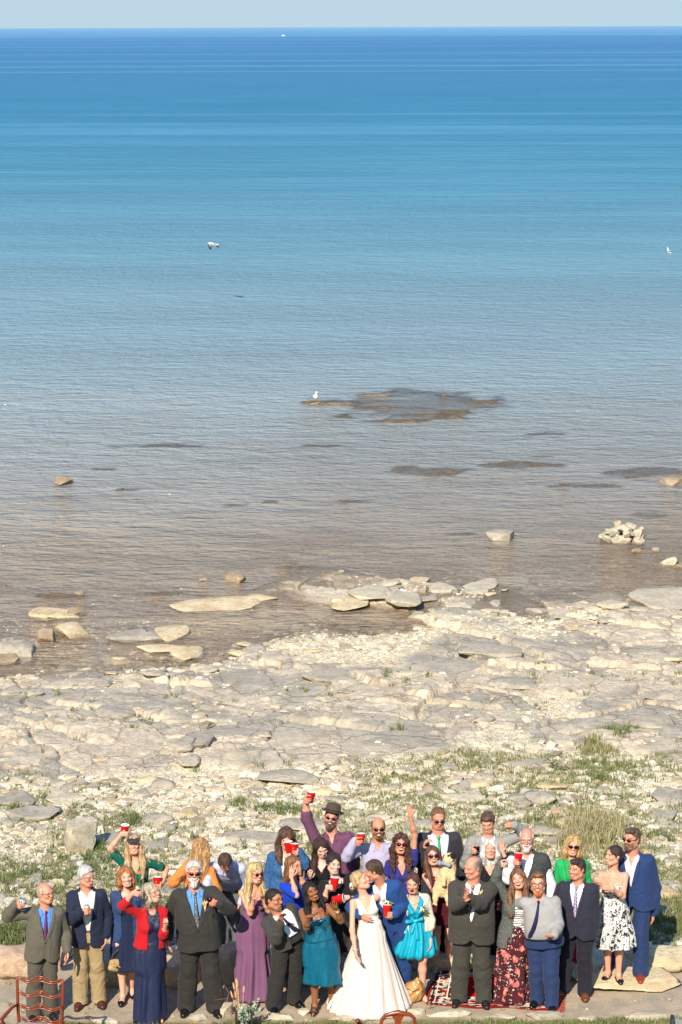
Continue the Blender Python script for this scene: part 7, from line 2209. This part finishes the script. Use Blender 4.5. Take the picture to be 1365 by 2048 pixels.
def camp_chair():
    q = at_z(1352, 2034, .78)
    t = thing('metal_chair', (q.x, q.y, 0), 'grey tubular metal chair cut off by the bottom right corner', 'chair', R(-30))
    g = plain('5a6068', .35, .7, name='grey_tube')
    parts_ = [tube([(-.05, .0, 0), (-.045, .0, .4), (-.055, .0, .72), (-.045, -.004, .79), (-.02, -.02, .80), (.02, -.10, .72), (.06, -.22, .66), (.10, -.40, .62)], .012, 8), tube([(.45, .0, 0), (.45, .0, .70), (.44, -.02, .80), (.46, -.22, .66), (.5, -.40, .62)], .012, 8),
              tube([(-.04, .0, .40), (.45, .0, .40)], .011, 8), tube([(.08, -.36, 0), (.08, -.36, .62)], .011, 8), tube([(.5, -.36, 0), (.5, -.36, .62)], .011, 8)]
    v, f = join(parts_); mesh_obj('tube_frame', v, f, g, t)
    v, f = box((.20, .005, .63), (.235, .006, .13)); mesh_obj('back_panel', v, f, fabric('8a8a88'), t, False)
    v, f = box((.23, -.19, .41), (.25, .19, .010)); mesh_obj('seat_panel', v, f, fabric('8a8a88'), t, False)
camp_chair()

# ------------------------------------------------------------------ planter with silvery plants and wheat
def planter():
    q = at_y(488, 2046, 25.75); b = Vector((q.x, 25.75, 0))
    t = thing('planter', b, 'dark wooden box planter of silver green foliage and wheat in front of the mauve gown', 'planter', R(4))
    wd = plain('2e241c', .7, name='dark_wood')
    ps = [box((sx * .085, sy * .085, .15), (.011, .011, .15)) for sx in (-1, 1) for sy in (-1, 1)] + [box((0, sy * .085, z), (.074, .009, .012)) for sy in (-1, 1) for z in (.02, .10)] + [box((sx * .085, 0, z), (.009, .074, .012)) for sx in (-1, 1) for z in (.02, .10)]
    ps += [box((0, 0, .012), (.075, .075, .010)), box((0, 0, .05), (.07, .07, .045))]
    v, f = join(ps); mesh_obj('box_frame', v, f, wd, t, False)
    r = np.random.default_rng(8); V_ = []; Q_ = []; stems = []
    for i in range(17):
        a = r.random() * 6.28; l_ = r.uniform(.03, .15); top = v3(l_ * cos(a) + (.03 if i % 3 else .10), l_ * sin(a) * .8 - .02, r.uniform(.22, .50) - l_ * .5)
        base = v3(r.normal() * .02, r.normal() * .02, .09); mid_ = (base + top) / 2 + v3(0, 0, .04)
        stems.append(tube([base, mid_, top], .003, 5))
        for k in range(30):
            s_ = (k + 1) / 30; c_ = base * (1 - s_) ** 2 + 2 * mid_ * s_ * (1 - s_) + top * s_ ** 2
            d = unit(r.normal(size=3) + v3(0, 0, .4)); w = unit(np.cross(d, r.normal(size=3))) * .012; L_ = r.uniform(.022, .040)
            o = len(V_) ; V_ += [c_, c_ + d * L_ * .5 + w, c_ + d * L_, c_ + d * L_ * .5 - w]; Q_.append([o, o + 1, o + 2, o + 3])
    m = NT('silver_leaf'); p = m.obj(); m.col(m.mix(m.step(m.noise(p, 30, 2), .4, .6), rgb('7c9478'), rgb('b4c2a6'))); m.rough(.75)
    lf = mesh_obj('foliage', np.array(V_), np.array(Q_), m.m, t, False)
    v, f = join(stems); mesh_obj('stem', v, f, plain('6f7a58', .8), lf)
    ws = []
    for i in range(9):
        top = v3(-.075 + r.normal() * .03, -.0 + r.normal() * .02, r.uniform(.42, .56)); base = v3(-.03, 0, .1)
        ws.append(tube([base, (base + top) / 2, top], .0025, 5)); d = unit(top - base)
        ws.append(tube([top - d * .01, top + d * .02, top + d * .06, top + d * .095], [.004, .011, .010, .002], 6))
    v, f = join(ws); mesh_obj('wheat', v, f, plain('d6ab68', .8, name='wheat_straw'), t)
    tw = [tube([(-.03, 0, .1), (-.12, .02, .25), (-.2, .05, .33), (-.16, .08, .45), (-.20, .09, .52), (-.26, .1, .49), (-.24, .1, .40)], .003, 5), tube([(-.03, 0, .1), (-.16, .04, .22), (-.21, .05, .30), (-.17, .06, .40), (-.33, .1, .36)], .0025, 5)]
    v, f = join(tw); mesh_obj('curly_twig', v, f, plain('a8622c', .7, name='twig'), t)
planter()
def twigs(pts, label, rad=.007, hexc='3a3028'):
    P3 = [at_z(a, b, 0.0) for a, b in pts]; P3 = [np.array(q) + v3(0, 0, (.01 if z0_ is None else z0_)) for q in P3 for z0_ in (None,)]
    v, f = tube(P3, [rad] * len(P3), 5); o = mesh_obj('twig', v, f, plain(hexc, .8)); tag(o, label, 'twig')
twigs([(1188, 1972), (1205, 1977), (1222, 1981), (1243, 1984)], 'dark fallen twig lying below the flat cream stone')
def branch():
    q = at_z(1095, 1523, ground_z(1.0, 36.2)); t = thing('dead_branch', (q.x, q.y, ground_z(q.x, q.y) + .03), 'grey dead branch lying in the grass at the edge of the rubble', 'branch')
    ps = [tube([(-.35, 0, .02), (-.1, .05, .07), (.15, 0, .10), (.4, -.1, .06)], [.02, .018, .014, .006], 6), tube([(-.1, .05, .07), (.05, .2, .14), (.2, .3, .10)], [.013, .010, .004], 6), tube([(.1, .0, .10), (.2, -.2, .12), (.35, -.3, .03)], [.010, .008, .004], 6), tube([(-.2, .03, .05), (-.1, -.2, .12)], [.010, .004], 6)]
    v, f = join(ps); mesh_obj('limb', v, f, plain('8d8170', .9), t)
branch()

# ------------------------------------------------------------------ gulls
GW = plain('ece9e4', .8, name='gull_white'); GG = plain('8f8a82', .8, name='gull_grey'); GB = plain('c9963a', .6, name='gull_beak'); GD = plain('1d1a18', .7, name='gull_black')
def gull_body(t, k=1.0, neck=True, stand=True):
    pr = [cone((0, 0, .0), (.0, .12, -.04) if stand else (0, .14, .0), .062 * k, .035 * k, .03), ell((0, -.02, .01), (.062 * k, .085 * k, .07 * k), None, .03), cone((0, -.05, .04), (0, -.085, .15 if stand else .05), .042 * k, .026 * k, .03), ell((0, -.10, .165 if stand else .06), (.030 * k, .038 * k, .030 * k), None, .015), cone((0, .12, -.04 if stand else 0), (0, .22, -.06 if stand else .01), .03 * k, .012 * k, .02)]
    o = implicit('body', pr, GW, t, .009); hz = .162 if stand else .055
    v, f = tube([(0, -.13, hz), (0, -.165, hz - .003), (0, -.18, hz - .012)], [.009, .007, .003], 6); mesh_obj('beak', v, f, GB, t)
    return o
g0 = at_z(631, 804, WATER + .03)
t = thing('seagull', (g0.x, g0.y, WATER + .20), 'white gull standing at the left end of the submerged reef', 'gull', R(30))
gull_body(t, 1.15); implicit('folded_wings', [ell((.055, .05, .0), (.022, .14, .045)), ell((-.055, .05, .0), (.022, .14, .045)), cone((0, .12, -.01), (0, .25, -.05), .03, .010, .03)], GG, t, .009)
for sg in (-1, 1):
    v, f = tube([(sg * .028, 0, -.04), (sg * .028, 0, -.17), (sg * .028, -.035, -.175)], .006, 5); mesh_obj('leg', v, f, GB, t)
rock(633, 808, (.22, .25, .045), 'small brown ledge stone under the standing gull', RK_WET, base='water', sink=.35, name='lake_rock', flat=1.2)
for px, lab in ((1338, 'white gull floating on the lake near the right edge'),):
    g0 = at_z(px, 505, WATER); t = thing('seagull', (g0.x, g0.y, WATER + .05), lab, 'gull', R(-150)); t.scale = (1.15, 1.15, 1.15)
    gull_body(t); implicit('folded_wings', [ell((.05, .06, .03), (.022, .13, .04)), ell((-.05, .06, .03), (.022, .13, .04)), cone((0, .15, .03), (0, .27, .05), .028, .008, .03)], GG, t, .009)
g0 = at_y(425, 490, 108); t = thing('seagull', g0, 'grey winged gull flying low over the lake', 'gull', R(-70)); t.scale = (1.35, 1.35, 1.35)
gull_body(t, 1.0, True, False)
for sg, dn in ((-1, .55), (1, .25)):
    c_ = np.linspace(0, 1, 12); rings = []
    for s_ in c_:
        x_ = sg * (.04 + .50 * s_ * cos(dn)); z_ = .03 + .05 * sin(s_ * 2.2) - .50 * s_ * sin(dn) * (1 if s_ > .2 else s_ * 5)
        ch = .085 * (1 - s_ ** 2.2) + .012; yo = -.02 + .10 * s_ ** 2
        rings.append(np.array([(x_, yo - ch, z_), (x_, yo, z_ + .012), (x_, yo + ch, z_), (x_, yo, z_ - .008)]))
    v, f = loft(rings if sg < 0 else rings, True, True); mw = NT('gull_wing'); x_ = mw.math('ABSOLUTE', mw.sep(mw.obj())[0]); mw.col(mw.mix(mw.step(x_, .36, .42), rgb('a59a8c'), rgb('26201c'))); mw.rough(.8)
    mesh_obj('wing', v, f, mw.m, t)
b0 = at_z(567, 72.5, WATER)
t = thing('boat', (b0.x, b0.y, WATER), 'tiny white boat far out on the lake near the horizon', 'boat', R(70)); t.scale = (1.0,) * 3
rings = []
for s_ in np.linspace(-1, 1, 9):
    w = .85 * (1 - max(0, s_) ** 2.2) + .02; rings.append(np.array([(-w, s_ * 2.8, .9 + .25 * max(0, s_)), (-w * .7, s_ * 2.7, .05), (w * .7, s_ * 2.7, .05), (w, s_ * 2.8, .9 + .25 * max(0, s_))]))
v, f = loft(rings, True, True); mesh_obj('hull', v, f, plain('cfd4d6', .4), t)
v, f = box((0, -.3, 1.35), (.6, .8, .5)); mesh_obj('cabin', v, f, plain('f4f4f2', .4), t, False)
